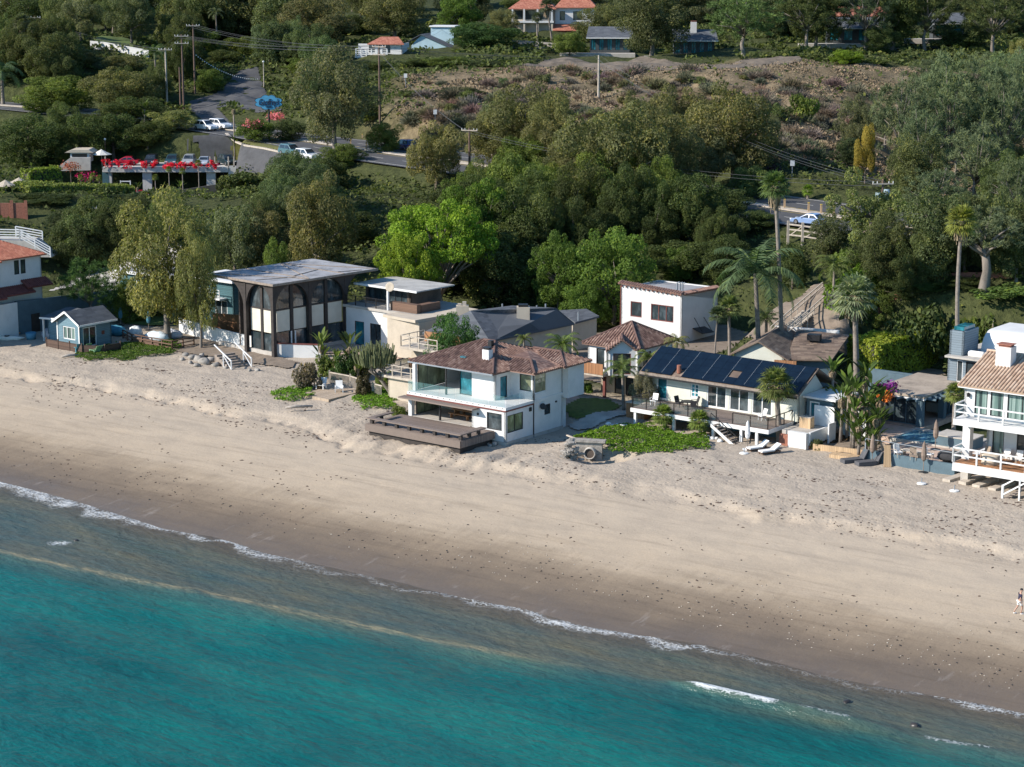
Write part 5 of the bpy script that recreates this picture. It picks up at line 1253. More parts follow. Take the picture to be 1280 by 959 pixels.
def solar_house():
    h = house('solar_house', 'long cream house with solar panel roof and white sea deck', at(945, 556, 3.0), -38)
    F = dict(fr='white_trim', fw=.12)
    wl = -14.0
    walls(h, 'lime_cream', [((wl, 4.4), (1.6, 4.4), [(.5, 1.7, 1.55, 3.6, dict(F, gl='teal_glass', name='door')), (4.25, 5.15, 2.2, 3.5, dict(F, nx=2, nz=3, gl='teal_glass')), (6.0, 8.1, 1.55, 3.6, dict(F, nx=2, name='french_door')), (8.4, 10.5, 1.55, 3.6, dict(F, nx=2, name='french_door')), (10.8, 12.9, 1.55, 3.6, dict(F, nx=2, name='french_door'))]),
                            ((1.6, 4.4), (1.6, 8.6), [(1.2, 2.4, 1.8, 3.2, dict(F))]), ((1.6, 8.6), (wl, 8.6), []), ((wl, 8.6), (wl, 4.4), [])], 1.45, 3.95)
    walls(h, 'blue_grey_paint_and_shade', [((wl, 3.3), (1.4, 3.3), [(14.1, 15.0, .35, 1.0, dict(F))]), ((1.4, 3.3), (1.4, 8.4), []), ((wl, 8.4), (wl, 3.3), [])], -.6, 1.2, name='lower_wall')
    
    for gx in (1.6, wl + .2): g = MB(); g.prism([(gx, 4.4, 3.95), (gx, 8.6, 3.95), (gx, 6.7, 5.8)], (-.2, 0, 0)); g.build('gable', 'lime_cream', h)
    x0, x1, yb, zb, yt, zt = -14.7, 2.2, 3.3, 4.12, 6.75, 6.0
    rf = roof(h, [((x0, yb, zb), (x1, yb, zb), (x1, yt, zt), (x0, yt, zt)), ((x1, 10.2, 4.1), (x0, 10.2, 4.1), (x0, yt, zt), (x1, yt, zt))], 'brown_shingle', .16)
    block(h, 'fascia', 'weathered_timber', (x0, yb - .05, zb - .2, x1, yb - .005, zb + .02)); 
    gt = MB(); gt.box(x0 + .1, yb - .12, zb - .34, x1 - .1, yb - .06, zb - .2); gt.build('gutter', 'dark_metal', h)
    # solar array: separate panels, two gaps left open
    d = Vector((0, yt - yb, zt - zb)).normalized(); n = Vector((0, -d.z, d.y)); Ls = math.hypot(yt - yb, zt - zb)
    nu, nv = 15, 4; pu, pv = (x1 - x0 - .3) / nu, (Ls - .12) / nv
    for i in range(nu):
        for j in range(nv):
            if (i, j) in ((3, 0), (8, 1)): continue
            o0 = Vector((x0 + .15 + i * pu + .01, yb, zb)) + d * (.05 + j * pv + .01) + n * .07; m = MB()
            u = Vector((pu - .02, 0, 0)); v = d * (pv - .02)
            m.prism([o0, o0 + u, o0 + u + v, o0 + v], n * .05); pnl = m.build('solar_panel', 'solar_cell', rf)
    m = MB()
    for i in (2, 4, 6, 8, 10, 12, 14):
        o0 = Vector((x0 + .15 + i * pu - .010, yb, zb)) + d * .25 + n * .1; m.prism([o0, o0 + Vector((.02, 0, 0)), o0 + Vector((.02, 0, 0)) + d * (Ls - .4), o0 + d * (Ls - .4)], n * .03)
    m.build('panel_rail', 'grey_paint', rf)
    c = Vector((x0 + .15 + 3.5 * pu, yb, zb)) + d * .6; m = MB(); m.tube([c, c + Vector((0, 0, .75))], .2, 10); m.build('flue', 'brick', rf)
    # deck on posts
    block(h, 'deck_floor', 'deck_boards', (-13.3, .02, 1.36, 1.2, 4.38, 1.5)); block(h, 'deck_beam', 'white_trim', (-13.35, -.05, 1.12, 1.25, .0, 1.48), (1.205, .0, 1.12, 1.25, 4.2, 1.48))
    for x in (-12.9, -8.7, -4.5, -1.6, 0.0): block(h, 'deck_post', 'white_trim', (x - .12, .02, -.6, x + .12, .26, 1.34))
    railing(h, [((-13.2, .08, 1.5), (-4.2, .08, 1.5)), ((-2.5, .08, 1.5), (1.1, .08, 1.5)), ((1.1, .08, 1.5), (1.1, 4.2, 1.5)), ((-13.2, .08, 1.5), (-13.2, 4.2, 1.5))], 1.0, 'dark_metal', 1, 1.5, .07, .06)
    m = MB()
    for a, b in (((-13.1, .1), (-4.3, .1)), ((-2.4, .1), (1.0, .1))): m.box(a[0], .095, 1.6, b[0], .11, 2.4)
    m.build('glass_balustrade', 'faint_glass', h)
    s = MB(); k = 8
    for i in range(k): s.box(-4.0 + i * .3, -.95, 1.3 - i * .19, -3.7 + i * .3, -.02, 1.36 - i * .19)
    stp = s.build('stair_tread', 'weathered_timber', h)
    m = MB(); m.prism([(-4.1, -1.0, 1.2), (-4.1, -1.0, 1.5), (-1.4, -1.0, -.2), (-1.4, -1.0, -.5)], (0, .06, 0)); m.build('stringer', 'white_trim', stp)
    m = MB(); m.bar((-4.1, -.97, 2.45), (-1.5, -.97, .75), .06)
    for i in range(4): x = -4.1 + i * .87; m.bar((x, -.97, 1.45 - i * .57), (x, -.97, 2.45 - i * .57), .05)
    m.build('handrail', 'dark_metal', stp)
    # deck furniture
    t = thing('round_deck_table', 'round dark table on the cream solar house deck', 'table', lp(h, -8.9, 2.6, 1.5))
    m = MB(); m.lathe([(.05, .68), (.62, .68), (.62, .73), (.05, .73)], n=16); m.build('tabletop', 'dark_metal', t); m = MB(); m.lathe([(.3, 0), (.3, .03), (.05, .06), (.05, .67)], n=10); m.build('pedestal', 'dark_metal', t)
    for i, (dx, dy, w_) in enumerate(((-1.0, .2, 'left of'), (.95, -.3, 'right of'), (.1, 1.0, 'behind'))):
        t = thing('deck_chair', f'black wire chair {w_} the round table on the solar house deck', 'chair', lp(h, -8.9 + dx, 2.6 + dy, 1.5), dg(40 + 120 * i)); chair_parts(t, 'dark_metal', 'fabric_black')
    t = thing('lounge_chair', 'white outdoor armchair by the french doors of the solar house', 'chair', lp(h, -1.2, 2.9, 1.5), dg(-60)); chair_parts(t, 'white_trim', 'fabric_white')
    t = thing('lounge_chair', 'white outdoor chair at the left end of the solar house deck', 'chair', lp(h, -12.3, 2.2, 1.5), dg(-30)); chair_parts(t, 'white_trim', 'fabric_white')
    t = thing('planter_box', 'tan wooden crate planter left of the solar house deck', 'planter', at(798, 520, 3.3) + Vector((0, .6, -.3)), dg(-38)); block(t, 'box', 'cedar_boards', (-1.0, -.5, 0, 1.0, .6, 1.4)); block(t, 'lid', 'pale_wood', (-1.05, -.55, 1.402, 1.05, .65, 1.48))
    # annex with brick plinth on the right
    a = house('annex', 'low annex with walls in teal shade tone, white parapet and brick plinth beside the solar house', lp(h, 0, 0, 0), -38)
    block(a, 'terrace', 'concrete', (1.7, 1.5, -.6, 4.35, 5.2, 1.36)); block(a, 'parapet', 'white_stucco', (2.6, 1.0, -.6, 4.4, 1.45, 1.42), (4.36, 1.46, .3, 4.55, 5.2, 1.45)); block(a, 'brick_plinth', 'brick', (1.62, 1.2, -.6, 2.58, 1.5, 1.0), (4.36, 1.46, -.6, 4.5, 5.2, .28))
    walls(a, 'blue_grey_paint_and_shade', [((1.9, 5.3), (4.6, 5.3), [(.3, 1.3, 1.5, 3.3, dict(F, gl='teal_glass', name='door')), (1.7, 2.5, 1.9, 3.1, dict(F))]), ((4.6, 5.3), (4.6, 9), [])], 1.3, 3.6)  # teal shade on the annex walls is put into their colour
    block(a, 'flat_roof', 'white_trim', (1.7, 4.9, 3.62, 5.0, 9, 3.8)); roof(a, [((4.7, 6.4, 3.0), (7.4, 6.4, 3.0), (7.4, 9, 3.6), (4.7, 9, 3.6))], 'brown_shingle', name='porch_roof')
    walls(a, 'white_stucco', [((4.7, 6.6), (7.2, 6.6), [(.5, 1.9, 1.6, 2.6, dict(F, nx=3, nz=2))])], -.3, 2.95, name='porch_wall')
    m = MB(); m.box(3.0, 4.75, 1.37, 5.0, 4.9, 3.15); m.box(5.0, 3.7, -.3, 5.12, 4.9, 1.9); m.build('privacy_screen', 'white_trim', a)
    t = thing('wooden_cupboard', 'tan wooden cabinet on the annex terrace', 'cabinet', lp(h, 3.0, 3.4, 1.36), dg(-38)); block(t, 'body', 'sunny_boards', (-.5, -.35, 0, .6, .35, .95)); block(t, 'top', 'pale_wood', (-.54, -.39, .952, .64, .39, 1.0))
    return h
def chair_parts(t, fm, sm):
    block(t, 'seat', sm, (-.27, -.27, .38, .27, .27, .46)); m = MB(); m.prism([(-.27, .24, .46), (.27, .24, .46), (.27, .42, 1.0), (-.27, .42, 1.0)], (0, .06, 0)); m.build('backrest', sm, t)
    for x in (-.25, .21):
        for y in (-.25, .2): block(t, 'leg', fm, (x, y, 0, x + .04, y + .04, .38))
    m = MB()
    for x in (-.3, .28): m.box(x, -.25, .62, x + .04, .3, .66); m.box(x, -.25, .38, x + .04, -.21, .62)
    m.build('armrest', fm, t)
m_, nt_, b_, o_ = nodes('solar_cell'); h_ = NT(nt_)
h_.l(h_.ramp(h_.noise(h_.n('NewGeometry').outputs['Position'], 1.2, 3), [(.3, (.004, .008, .016)), (.7, (.006, .013, .024))]), b_.inputs['Base Color']); b_.inputs['Roughness'].default_value = .22; b_.inputs['Specular IOR Level'].default_value = .42; M['solar_cell'] = m_
HG = solar_house()

def shed_house():
    h = house('green_shed', 'pale green gabled outbuilding with patchy brown shingle roof', at(914, 440, 6.5) + Vector((.3, 0, -3.3)), -22, 'shed')
    walls(h, 'lime_cream', [((0, 0), (5.0, 0), []), ((5.0, 0), (5.0, 9), [(4, 5.4, 1.8, 2.8, dict(fr='white_trim'))]), ((0, 9), (0, 0), [])], -1, 3.2)
    m = MB(); m.prism([(0, 0, 3.2), (5, 0, 3.2), (2.5, 0, 4.45)], (0, .2, 0)); m.build('gable', 'lime_cream', h)
    roof(h, [((-.4, 9.5, 3.1), (-.4, -.4, 3.1), (2.5, -.4, 4.62), (2.5, 9.5, 4.62)), ((5.6, -.4, 2.95), (5.6, 9.5, 2.95), (2.5, 9.5, 4.62), (2.5, -.4, 4.62))], 'brown_shingle')
    roof(h, [((5.2, .3, 2.9), (9.4, 1.6, 2.9), (9.4, 9, 4.1), (4, 9, 4.3))], 'brown_shingle', name='wing_roof')
    walls(h, 'blue_grey_paint_and_shade', [((5.2, 1.0), (9.2, 2.0), [])], -1, 2.8, name='wing_wall')
    block(h, 'bargeboard', 'white_trim', (-.3, -.06, 2.3, 5.1, -.003, 2.42)); block(h, 'boarding', 'cedar_boards', (4.2, -.5, 1.9, 6.4, -.3, 2.9)); block(h, 'roof_box', 'dark_metal', (5.9, 5.5, 3.9, 7.2, 6.4, 4.5))
    block(h, 'low_wall', 'white_stucco', (1.5, 9.6, 2.5, 8.2, 9.9, 4.35))
shed_house()

def pool_house():
    o = at(1095, 585, 3.0)
    h = house('pool_pavilion', 'blue flat roofed pool pavilion with open glass corner and pergola beams', o, -38, 'pavilion')
    B = 'blue_grey_paint_and_shade'
    for x, y in ((-2.5, 12.7), (-6.6, 12.7), (-2.5, 17.0), (-2.5, 20.8)): block(h, 'column', B, (x - .28, y - .28, .8, x + .28, y + .28, 3.3))
    walls(h, B, [((-6.9, 21), (-6.9, 12.6), []), ((-2.3, 21.2), (-6.9, 21.2), [])], .5, 3.3)
    g = Wall((-6.3, 12.75), (-2.8, 12.75), .06); g.window(h, 0, 3.5, .9, 3.2, nx=3, fr='blue_grey_paint_and_shade', name='glass_door', q=.03)
    g = Wall((-2.45, 17.3), (-2.45, 20.5), .06); g.window(h, 0, 3.2, .9, 3.2, nx=3, fr='blue_grey_paint_and_shade', name='glass_door', q=.03)
    block(h, 'floor', 'paving', (-7.2, 12.3, .4, -2.0, 21.2, .86))
    r = block(h, 'roof', 'flat_roof', (-7.3, 12.2, 3.52, -1.95, 21.5, 3.72)); block(h, 'roof_beam', 'white_trim', (-7.2, 12.3, 3.3, -2.0, 12.55, 3.5), (-2.3, 12.57, 3.3, -2.02, 21.3, 3.5))
    for i in range(9): block(r, 'pergola_beam', B, (-2.0, 12.8 + i * .98, 3.32, -1.1, 12.95 + i * .98, 3.5))
    for i in range(6): block(r, 'pergola_beam', B, (-6.9 + i * .9, 11.4, 3.32, -6.75 + i * .9, 12.28, 3.5))
    block(h, 'counter', 'white_stucco', (-4.9, 18.6, .87, -2.9, 19.4, 1.75)); block(h, 'sofa', 'fabric_white', (-5.6, 14.2, .87, -4.7, 16.8, 1.35))
    block(h, 'garden_wall', B, (-13.5, 23.5, .4, 1.0, 23.75, 3.0)); 
    t = thing('pool_terrace', 'brick and stone terrace round the small pool behind the blue beach wall', 'terrace', o, dg(-38)); t['kind'] = 'structure'
    block(t, 'paving', 'paving', (-8, 7.5, -.5, -2.42, 12.0, .82), (-1.2, 2.3, -.5, 7.4, 6.9, .82), (4.65, 6.92, -.5, 7.4, 12.0, .82)); block(t, 'pool_edge', 'concrete', (-2.4, 6.92, .5, 4.6, 7.1, .95), (-2.4, 11.2, .5, 4.6, 11.8, .95), (-2.4, 7.12, .5, -2.2, 11.18, .95), (4.4, 7.12, .5, 4.6, 11.18, .95)); block(t, 'pool_water', 'pool_water', (-2.2, 7.1, .4, 4.4, 11.2, .86))
    s = thing('spa', 'raised grey spa block at the corner of the small pool', 'spa', lp(h, 3.0, 8.2, .8), dg(-38)); block(s, 'shell', 'blue_grey_paint_and_shade', (-1.2, -1.2, .0, 2.2, 1.1, .95)); block(s, 'rim', 'concrete', (-1.25, -1.25, .952, 2.25, 1.15, 1.05))
    w_ = thing('beach_wall', 'low blue grey painted beach wall with thin rail and glass', 'wall', at(1095, 579, 3.0), dg(-38)); block(w_, 'wall', B, (-1.2, 0, -.8, 7.2, .25, 1.0), (7.0, .26, -.8, 7.2, 3.4, 1.0)); railing(w_, [((-1.1, .12, 1.0), (7.1, .12, 1.0))], .95, 'grey_paint', 1, 2.8, .1, .05)
    return h
simple('flat_roof', (.34, .28, .22), .95, .25, .8); HJ = pool_house()

def right_house():
    h = house('balcony_villa', 'white two storey villa with tan tile roof and white railed sea decks', at(1205, 602, 3.0), -37)
    W = 'white_stucco'; X1 = 12
    g = dict(gl='curtain_glass', fr='dark_metal')
    walls(h, W, [((-.3, 0), (X1, 0), [(.9, 2.0, 5.75, 7.75, dict(g)), (2.25, 3.35, 5.75, 7.75, dict(g)), (3.7, 7.4, 5.7, 7.75, dict(g, nx=3)), (7.6, 11.5, 5.7, 7.75, dict(g, nx=3))]), ((X1, 0), (X1, 8), []), ((X1, 8), (-.3, 8), []), ((-.3, 8), (-.3, 0), [])], 5.5, 8.1, name='upper_wall')
    walls(h, W, [((.9, 2.0), (X1, 2.0), [(.5, 1.5, 2.2, 4.6, dict(g)), (2.6, 8.5, 2.0, 4.7, dict(nx=4, gl='window_glass'))]), ((.9, 8), (.9, 2.0), [])], 1.9, 5.2)
    block(h, 'lower_floor', W, (-.4, -1.5, 1.5, X1, 7, 1.85), (-.4, -1.55, 1.2, X1, -1.3, 1.49)); block(h, 'upper_floor', W, (-.5, -1.5, 5.2, X1, 8, 5.48), (-.5, -1.55, 5.0, X1, -1.3, 5.19))
    block(h, 'deck_boards', 'cedar_boards', (-.3, -1.4, 1.852, X1, 1.95, 1.9))
    p = MB(); p.box(-.3, -.1, -.6, .35, .55, 1.48); p.build('pier', 'concrete', h)
    p = MB(); p.box(-.3, -.05, 1.9, .35, .6, 4.5); p.prism([(-.3, -.05, 4.5), (.35, -.05, 4.5), (1.1, -.05, 5.18), (-.3, -.05, 5.18)], (0, .6, 0)); p.prism([(-.3, .6, 4.0), (-.3, .6, 5.18), (-.3, 1.8, 5.18)], (.4, 0, 0)); p.build('column', W, h)
    for z in (1.9, 5.48):
        railing(h, [((-.4, -1.45, z), (X1, -1.45, z)), ((-.4, -1.45, z), (-.4, 1.6, z))], 1.2, 'white_trim', 2, 2.1, .13, .1)
        m = MB(); m.box(-.42, -1.4, z + .2, -.40, 1.5, z + 1.05); m.build('glass_panel', 'clear_glass', h)
    e = 8.1; roof(h, [((-.75, -.5, e), (X1 + .4, -.5, e), (X1 + .4, 5.0, 10.0), (-.75, 5.0, 10.0)), ((X1 + .4, 9, 8.4), (-.75, 9, 8.4), (-.75, 5, 10), (X1 + .4, 5, 10))], 'tan_tile', ribs=.3, ribr=.1, hips=[((-.75, 5, 10), (X1 + .4, 5, 10))])
    block(h, 'fascia', 'white_trim', (-.7, -.45, 7.85, X1, -.3, 7.98))
    m = MB(); m.prism([(-.28, .2, 8.1), (-.28, 7.8, 8.1), (-.28, 5, 9.75)], (.2, 0, 0)); m.build('gable', W, h)
    chimney(h, 1.6, 3.4, 8.6, 10.9, 1.3, 1.1, cap='brick', capname='chimney_pot')
    m = MB(); m.lathe([(.02, 0), (.13, .02), (.13, .3), (.05, .36)], n=8); l = m.build('wall_lamp', 'dark_metal', h); l.location = (.1, -.16, 7.1)
    # furniture on the lower deck
    t = thing('draped_table', 'round table under a pale cloth on the villa lower deck', 'table', lp(h, 2.3, -.1, 1.9)); m = MB(); m.lathe([(.8, 0), (.76, .35), (.74, .7), (.6, .75)], n=20); m.build('tablecloth', 'beige_stucco', t, True)
    for i, (x, y, w_) in enumerate(((1.3, .9, 'left behind'), (3.0, 1.1, 'right behind'), (4.1, 1.2, 'second right of'), (5.1, 1.2, 'third right of'))):
        t = thing('deck_chair', f'pale chair {w_} the draped table on the villa deck', 'chair', lp(h, x, y, 1.9), dg(-37 + (i - 1) * 12)); chair_parts(t, 'pale_wood', 'fabric_tan' if i == 0 else 'fabric_white')
    # stairs and sleepers
    s = house('beach_stairs', 'white railed timber stair from the villa deck down to sand', lp(h, 7.2, -1.7, 0), -37, 'stairs')
    m = MB()
    for i in range(9): m.box(-1.4 + i * .26 - 1.0, -1.1, -.05 + i * .2, -1.1 + i * .26 - 1.0, -.1, .02 + i * .2)
    m.build('tread', 'weathered_timber', s); m = MB(); m.bar((-2.6, -1.15, 1.0), (.2, -1.15, 2.9), .12); m.bar((-2.6, -1.15, .25), (.2, -1.15, 2.15), .12); m.bar((-2.6, -1.15, -.6), (-2.6, -1.15, 1.05), .16); m.bar((-1.2, -1.15, 0), (-1.2, -1.15, 1.95), .12); m.build('railing', 'white_trim', s)
    for i, (x, y) in enumerate(((1195, 600), (1215, 603), (1232, 607), (1252, 611))):
        w_ = ('first', 'second', 'third', 'fourth')[i]
        t = thing('timber_sleeper', f'{w_} weathered timber sleeper on sand under the villa deck, counted from the blue wall', 'sleeper', at(x, y, 2.9) + Vector((0, 0, .18)), dg(46)); block(t, 'beam', 'pale_wood', (-1.5, -.35, -.1, 1.5, .35, .16))
m_, nt_, b_, o_ = nodes('curtain_glass'); h_ = NT(nt_)
h_.l(h_.ramp(h_.noise(h_.mapping(h_.n('NewGeometry').outputs['Position'], (3.5, 3.5, .05)), 1, 2), [(.35, (.03, .05, .05)), (.5, (.12, .19, .17)), (.65, (.26, .34, .31))]), b_.inputs['Base Color']); b_.inputs['Roughness'].default_value = .06; M['curtain_glass'] = m_
right_house()

def grey_modern():
    h = house('grey_modern_house', 'grey clad modern house with curved white roof behind the villa', atD(1184, 470, 186) * 1, -38)
    h.location.z = 3.0; z0 = 0
    boards_ = 'grey_siding'
    walls(h, boards_, [((0, 0), (9, 0), [(.9, 1.5, 3.7, 5.7, dict(fr='white_trim')), (1.8, 3.3, 3.7, 5.7, dict(nx=2, gl='window_glass')), (3.7, 5.2, 3.7, 5.7, dict(nx=2))]), ((9, 0), (9, 9), []), ((9, 9), (0, 9), []), ((0, 9), (0, 0), [])], -1, 5.9)
    block(h, 'terrace_floor', 'concrete', (-.1, -.5, 5.92, 9.2, 9, 6.1)); walls(h, boards_, [((0, .2), (1.4, .2), []), ((1.4, .2), (1.4, 3.2), []), ((0, 3.2), (0, .2), [])], 6.1, 8.35, name='tower'); block(h, 'skylight', 'teal_glass', (.2, .6, 8.36, 1.2, 2.8, 8.7))
    m = MB(); n = 10
    P = [(1.8, 3 + 2.0 * (1 - math.cos(math.pi * q / n / 2)), 6.1 + 1.9 * math.sin(math.pi * q / n / 2)) for q in range(n + 1)]
    m.prism(P + [(1.8, 9, 8.0), (1.8, 9, 6.1)], (8, 0, 0)); m.build('curved_roof', 'white_stucco', h)
    m = MB()
    for i in range(4): m.tube([(1.7 + i * 1.6, .8, 6.3), (3.1 + i * 1.6, .8, 6.3)], .3, 8)
    m.build('bolster', 'fabric_white', h)
    block(h, 'garden_wall', 'blue_grey_paint_and_shade', (-6.5, 1.0, -1, -.2, 1.25, 3.4))
boards('grey_siding', (.18, .225, .26), .22, 'Z', .08); grey_modern()
# ---------------------------------------------------------------- draped ground sheets, kerbs, road
def inpoly(x, y, P):
    c = np.zeros(np.shape(x), bool); n = len(P)
    for i in range(n):
        x0, y0 = P[i]; x1, y1 = P[(i + 1) % n]
        if y0 == y1: continue
        c ^= ((y0 > y) != (y1 > y)) & (x < (x1 - x0) * (y - y0) / (y1 - y0) + x0)
    return c
def drape(name, px, mt, dz=.06, step=.4, z=None, kind='structure', wobble=.15):
    """sheet laid on the terrain inside a picture-outlined region"""
    P = [(ground(*q) if z is None else at(*q, z)) for q in px]; P = [(p_.x, p_.y) for p_ in P]
    xs = [p_[0] for p_ in P]; ys = [p_[1] for p_ in P]
    X = np.arange(min(xs) - step, max(xs) + 2 * step, step); Y = np.arange(min(ys) - step, max(ys) + 2 * step, step)
    gx, gy = np.meshgrid(X, Y, indexing='ij'); k = inpoly(gx + fbm(gx / 1.5, gy / 1.5, 2, 3) * wobble, gy + fbm(gx / 1.5, gy / 1.5, 2, 4) * wobble, P)
    gz_ = height(gx, gy, True) + dz; F = gridfaces(len(X), len(Y))[:, ::-1]; kk = k.ravel()
    F = F[kk[F].sum(1) >= 2]
    V = np.stack([gx, gy, gz_], -1).reshape(-1, 3); u, inv = np.unique(F, return_inverse=True)
    me = npmesh(name, V[u], inv.reshape(F.shape), mt, None, True); o = link(name, me)
    if kind: o['kind'] = kind
    CLEAR_POLY.append(P); return o
CLEAR_POLY = []
def ribbon(name, pts, off0, off1, mt, dz, dash=None, kind='structure', zt=None):
    """strip along a world polyline between two side offsets (left positive)"""
    pts = np.asarray(pts, float); d = np.gradient(pts[:, :2], axis=0); d /= np.linalg.norm(d, axis=1)[:, None]; n = np.stack([-d[:, 1], d[:, 0]], 1)
    wk = np.interp(pts[:, 0], [-44, -20], [.62, 1])[:, None] if name != 'driveway' else 1
    A = np.c_[pts[:, :2] + n * off0 * wk, pts[:, 2] + dz]; B = np.c_[pts[:, :2] + n * off1 * wk, pts[:, 2] + dz]
    V = np.stack([A, B], 1).reshape(-1, 3); i = np.arange(len(pts) - 1)
    if dash: i = i[(i % dash[0]) < dash[1]]
    F = np.stack([i * 2, i * 2 + 1, i * 2 + 3, i * 2 + 2], 1)
    if off1 > off0: F = F[:, ::-1]
    me = npmesh(name, V, F, mt); o = link(name, me); o['kind'] = kind; return o
def strip(name, pts, w_, h_, mt, kind='structure'):
    m = MB(); pts = [Vector(q) for q in pts]
    for a, b in zip(pts[:-1], pts[1:]): m.bar(a, b, w_, h_)
    o = m.build(name, mt)
    if kind: o['kind'] = kind
    return o
grass_m = None
simple('lawn_grass', (.085, .125, .022), .95, .3, 2.5, .03); simple('verge_grass', (.12, .12, .03), .95, .35, 3, .03); simple('hill_soil', (.15, .12, .09), .95, .35, .8, .04); simple('bare_soil', (.21, .165, .125), .95, .25, 1.5, .03)
def roads():
    R = _dense(_R, 1.0)
    ribbon('coast_road', R, -10.6, 10.6, 'asphalt', .0)
    for off in (-9.6, 9.6): ribbon('road_marking', R, off - .09, off + .09, 'road_paint', .005)
    for off in (-5.4, 5.4): ribbon('road_marking', R, off - .08, off + .08, 'road_paint', .005, (8, 3))
    for off in (-1.7, 1.7): ribbon('road_marking', R, off - .08, off + .08, 'yellow_paint', .005)
    ribbon('median', R, -.8, .8, 'concrete', .12); strip('kerb', [Vector(q) + Vector((0, 0, .06)) for q in R[::3]], 1.6, .13, 'pale_wood')
    drape('driveway', [(236, 136), (262, 134), (300, 160), (288, 176), (306, 183), (352, 194), (420, 200), (418, 222), (300, 216), (250, 200), (232, 186), (262, 176), (268, 158)], 'asphalt', .08, .25)
    drape('driveway', [(272, 118), (300, 92), (322, 90), (330, 112), (352, 138), (320, 142), (286, 136), (240, 140), (236, 128)], 'asphalt', .08, .3)
    drape('driveway', [(474, 197), (535, 193), (545, 206), (470, 207)], 'concrete', .1, .6)
    strip('kerb', [ground(x, y) + Vector((0, 0, .1)) for x, y in ((283, 168), (286, 173), (294, 178), (306, 183), (330, 189), (352, 194))], .5, .25, 'pale_wood')
    drape('verge', [(286, 170), (290, 160), (330, 165), (352, 186), (350, 191), (306, 181)], 'verge_grass', .12, .5)
    drape('lawn', [(118, 57), (122, 48), (180, 48), (182, 56), (150, 60)], 'lawn_grass', .15, .7)
    drape('hill_clearing', [(652, 84), (690, 76), (800, 76), (900, 80), (1000, 74), (1000, 82), (900, 88), (780, 92), (690, 90)], 'hill_soil', .1, .4)
    drape('lawn', [(660, 86), (700, 80), (730, 82), (700, 87)], 'verge_grass', .16, .6)
    drape('dirt_slope', [(975, 392), (1000, 372), (1022, 352), (1040, 372), (1048, 400), (1040, 425), (985, 418), (972, 404)], 'bare_soil', .1, .4)
    drape('lawn', [(146, 398), (158, 390), (190, 386), (222, 392), (226, 402), (200, 409), (158, 407)], 'lawn_grass', .12, .3)
    drape('lawn', [(706, 512), (722, 500), (760, 502), (776, 510), (748, 522), (712, 527)], 'lawn_grass', .10, .3)
    drape('path', [(708, 534), (776, 514), (792, 520), (722, 540)], 'concrete', .14, .3)
    drape('garden_soil', [(1010, 552), (1030, 540), (1100, 545), (1100, 560), (1060, 572), (1024, 562)], 'bare_soil', .12, .3)
    drape('garden_soil', [(222, 420), (250, 424), (330, 442), (370, 455), (360, 464), (290, 452), (220, 442)], 'bare_soil', .12, .3)
    drape('courtyard', [(60, 366), (110, 352), (150, 372), (230, 392), (300, 412), (330, 404), (260, 352), (120, 335)], 'concrete', .06, .35)
    drape('courtyard', [(330, 440), (420, 444), (500, 450), (560, 400), (480, 392), (430, 408)], 'paving', .08, .3)
    drape('courtyard', [(700, 470), (760, 485), (830, 462), (905, 440), (960, 425), (1050, 440), (1180, 480), (1180, 440), (1050, 408), (900, 405), (760, 415), (640, 440)], 'bare_soil', .08, .35)
roads()
def bollards():
    me = None
    spots = [(245, 140), (253, 142), (262, 143), (271, 145), (279, 146), (287, 148), (453, 176), (463, 178), (474, 180), (485, 182), (495, 184), (997, 258), (1015, 262), (1031, 265), (1048, 269)]
    for i, (x, y) in enumerate(spots):
        g = at(x, y, 14.3 if i < 6 else 13.1 if i < 11 else 12.6)
        d = (ROADL[:, 0] - g.x) ** 2 + (ROADL[:, 1] - g.y) ** 2; k = int(d.argmin()); z = float(ROADL[k, 2])
        g = Vector((*ROADL[k, :2], z + .12)) if d[k] < 60 else g
        where = ('at the restaurant turn', 'left of the blue car', 'above the timber road rail')[0 if i < 6 else 1 if i < 11 else 2]
        grp = 'median posts ' + where
        lab = 'yellowish timber post on the road median ' + where
        if i == 0:
            o0 = thing('median_post', lab, 'post', g, 0, grp); block(o0, 'post', 'sunny_boards', (-.11, -.11, 0, .11, .11, 1.05)); block(o0, 'cap', 'yellow_paint', (-.13, -.13, 1.052, .13, .13, 1.15))
        else: copy_tree(o0, lab, g, group=grp)
bollards()

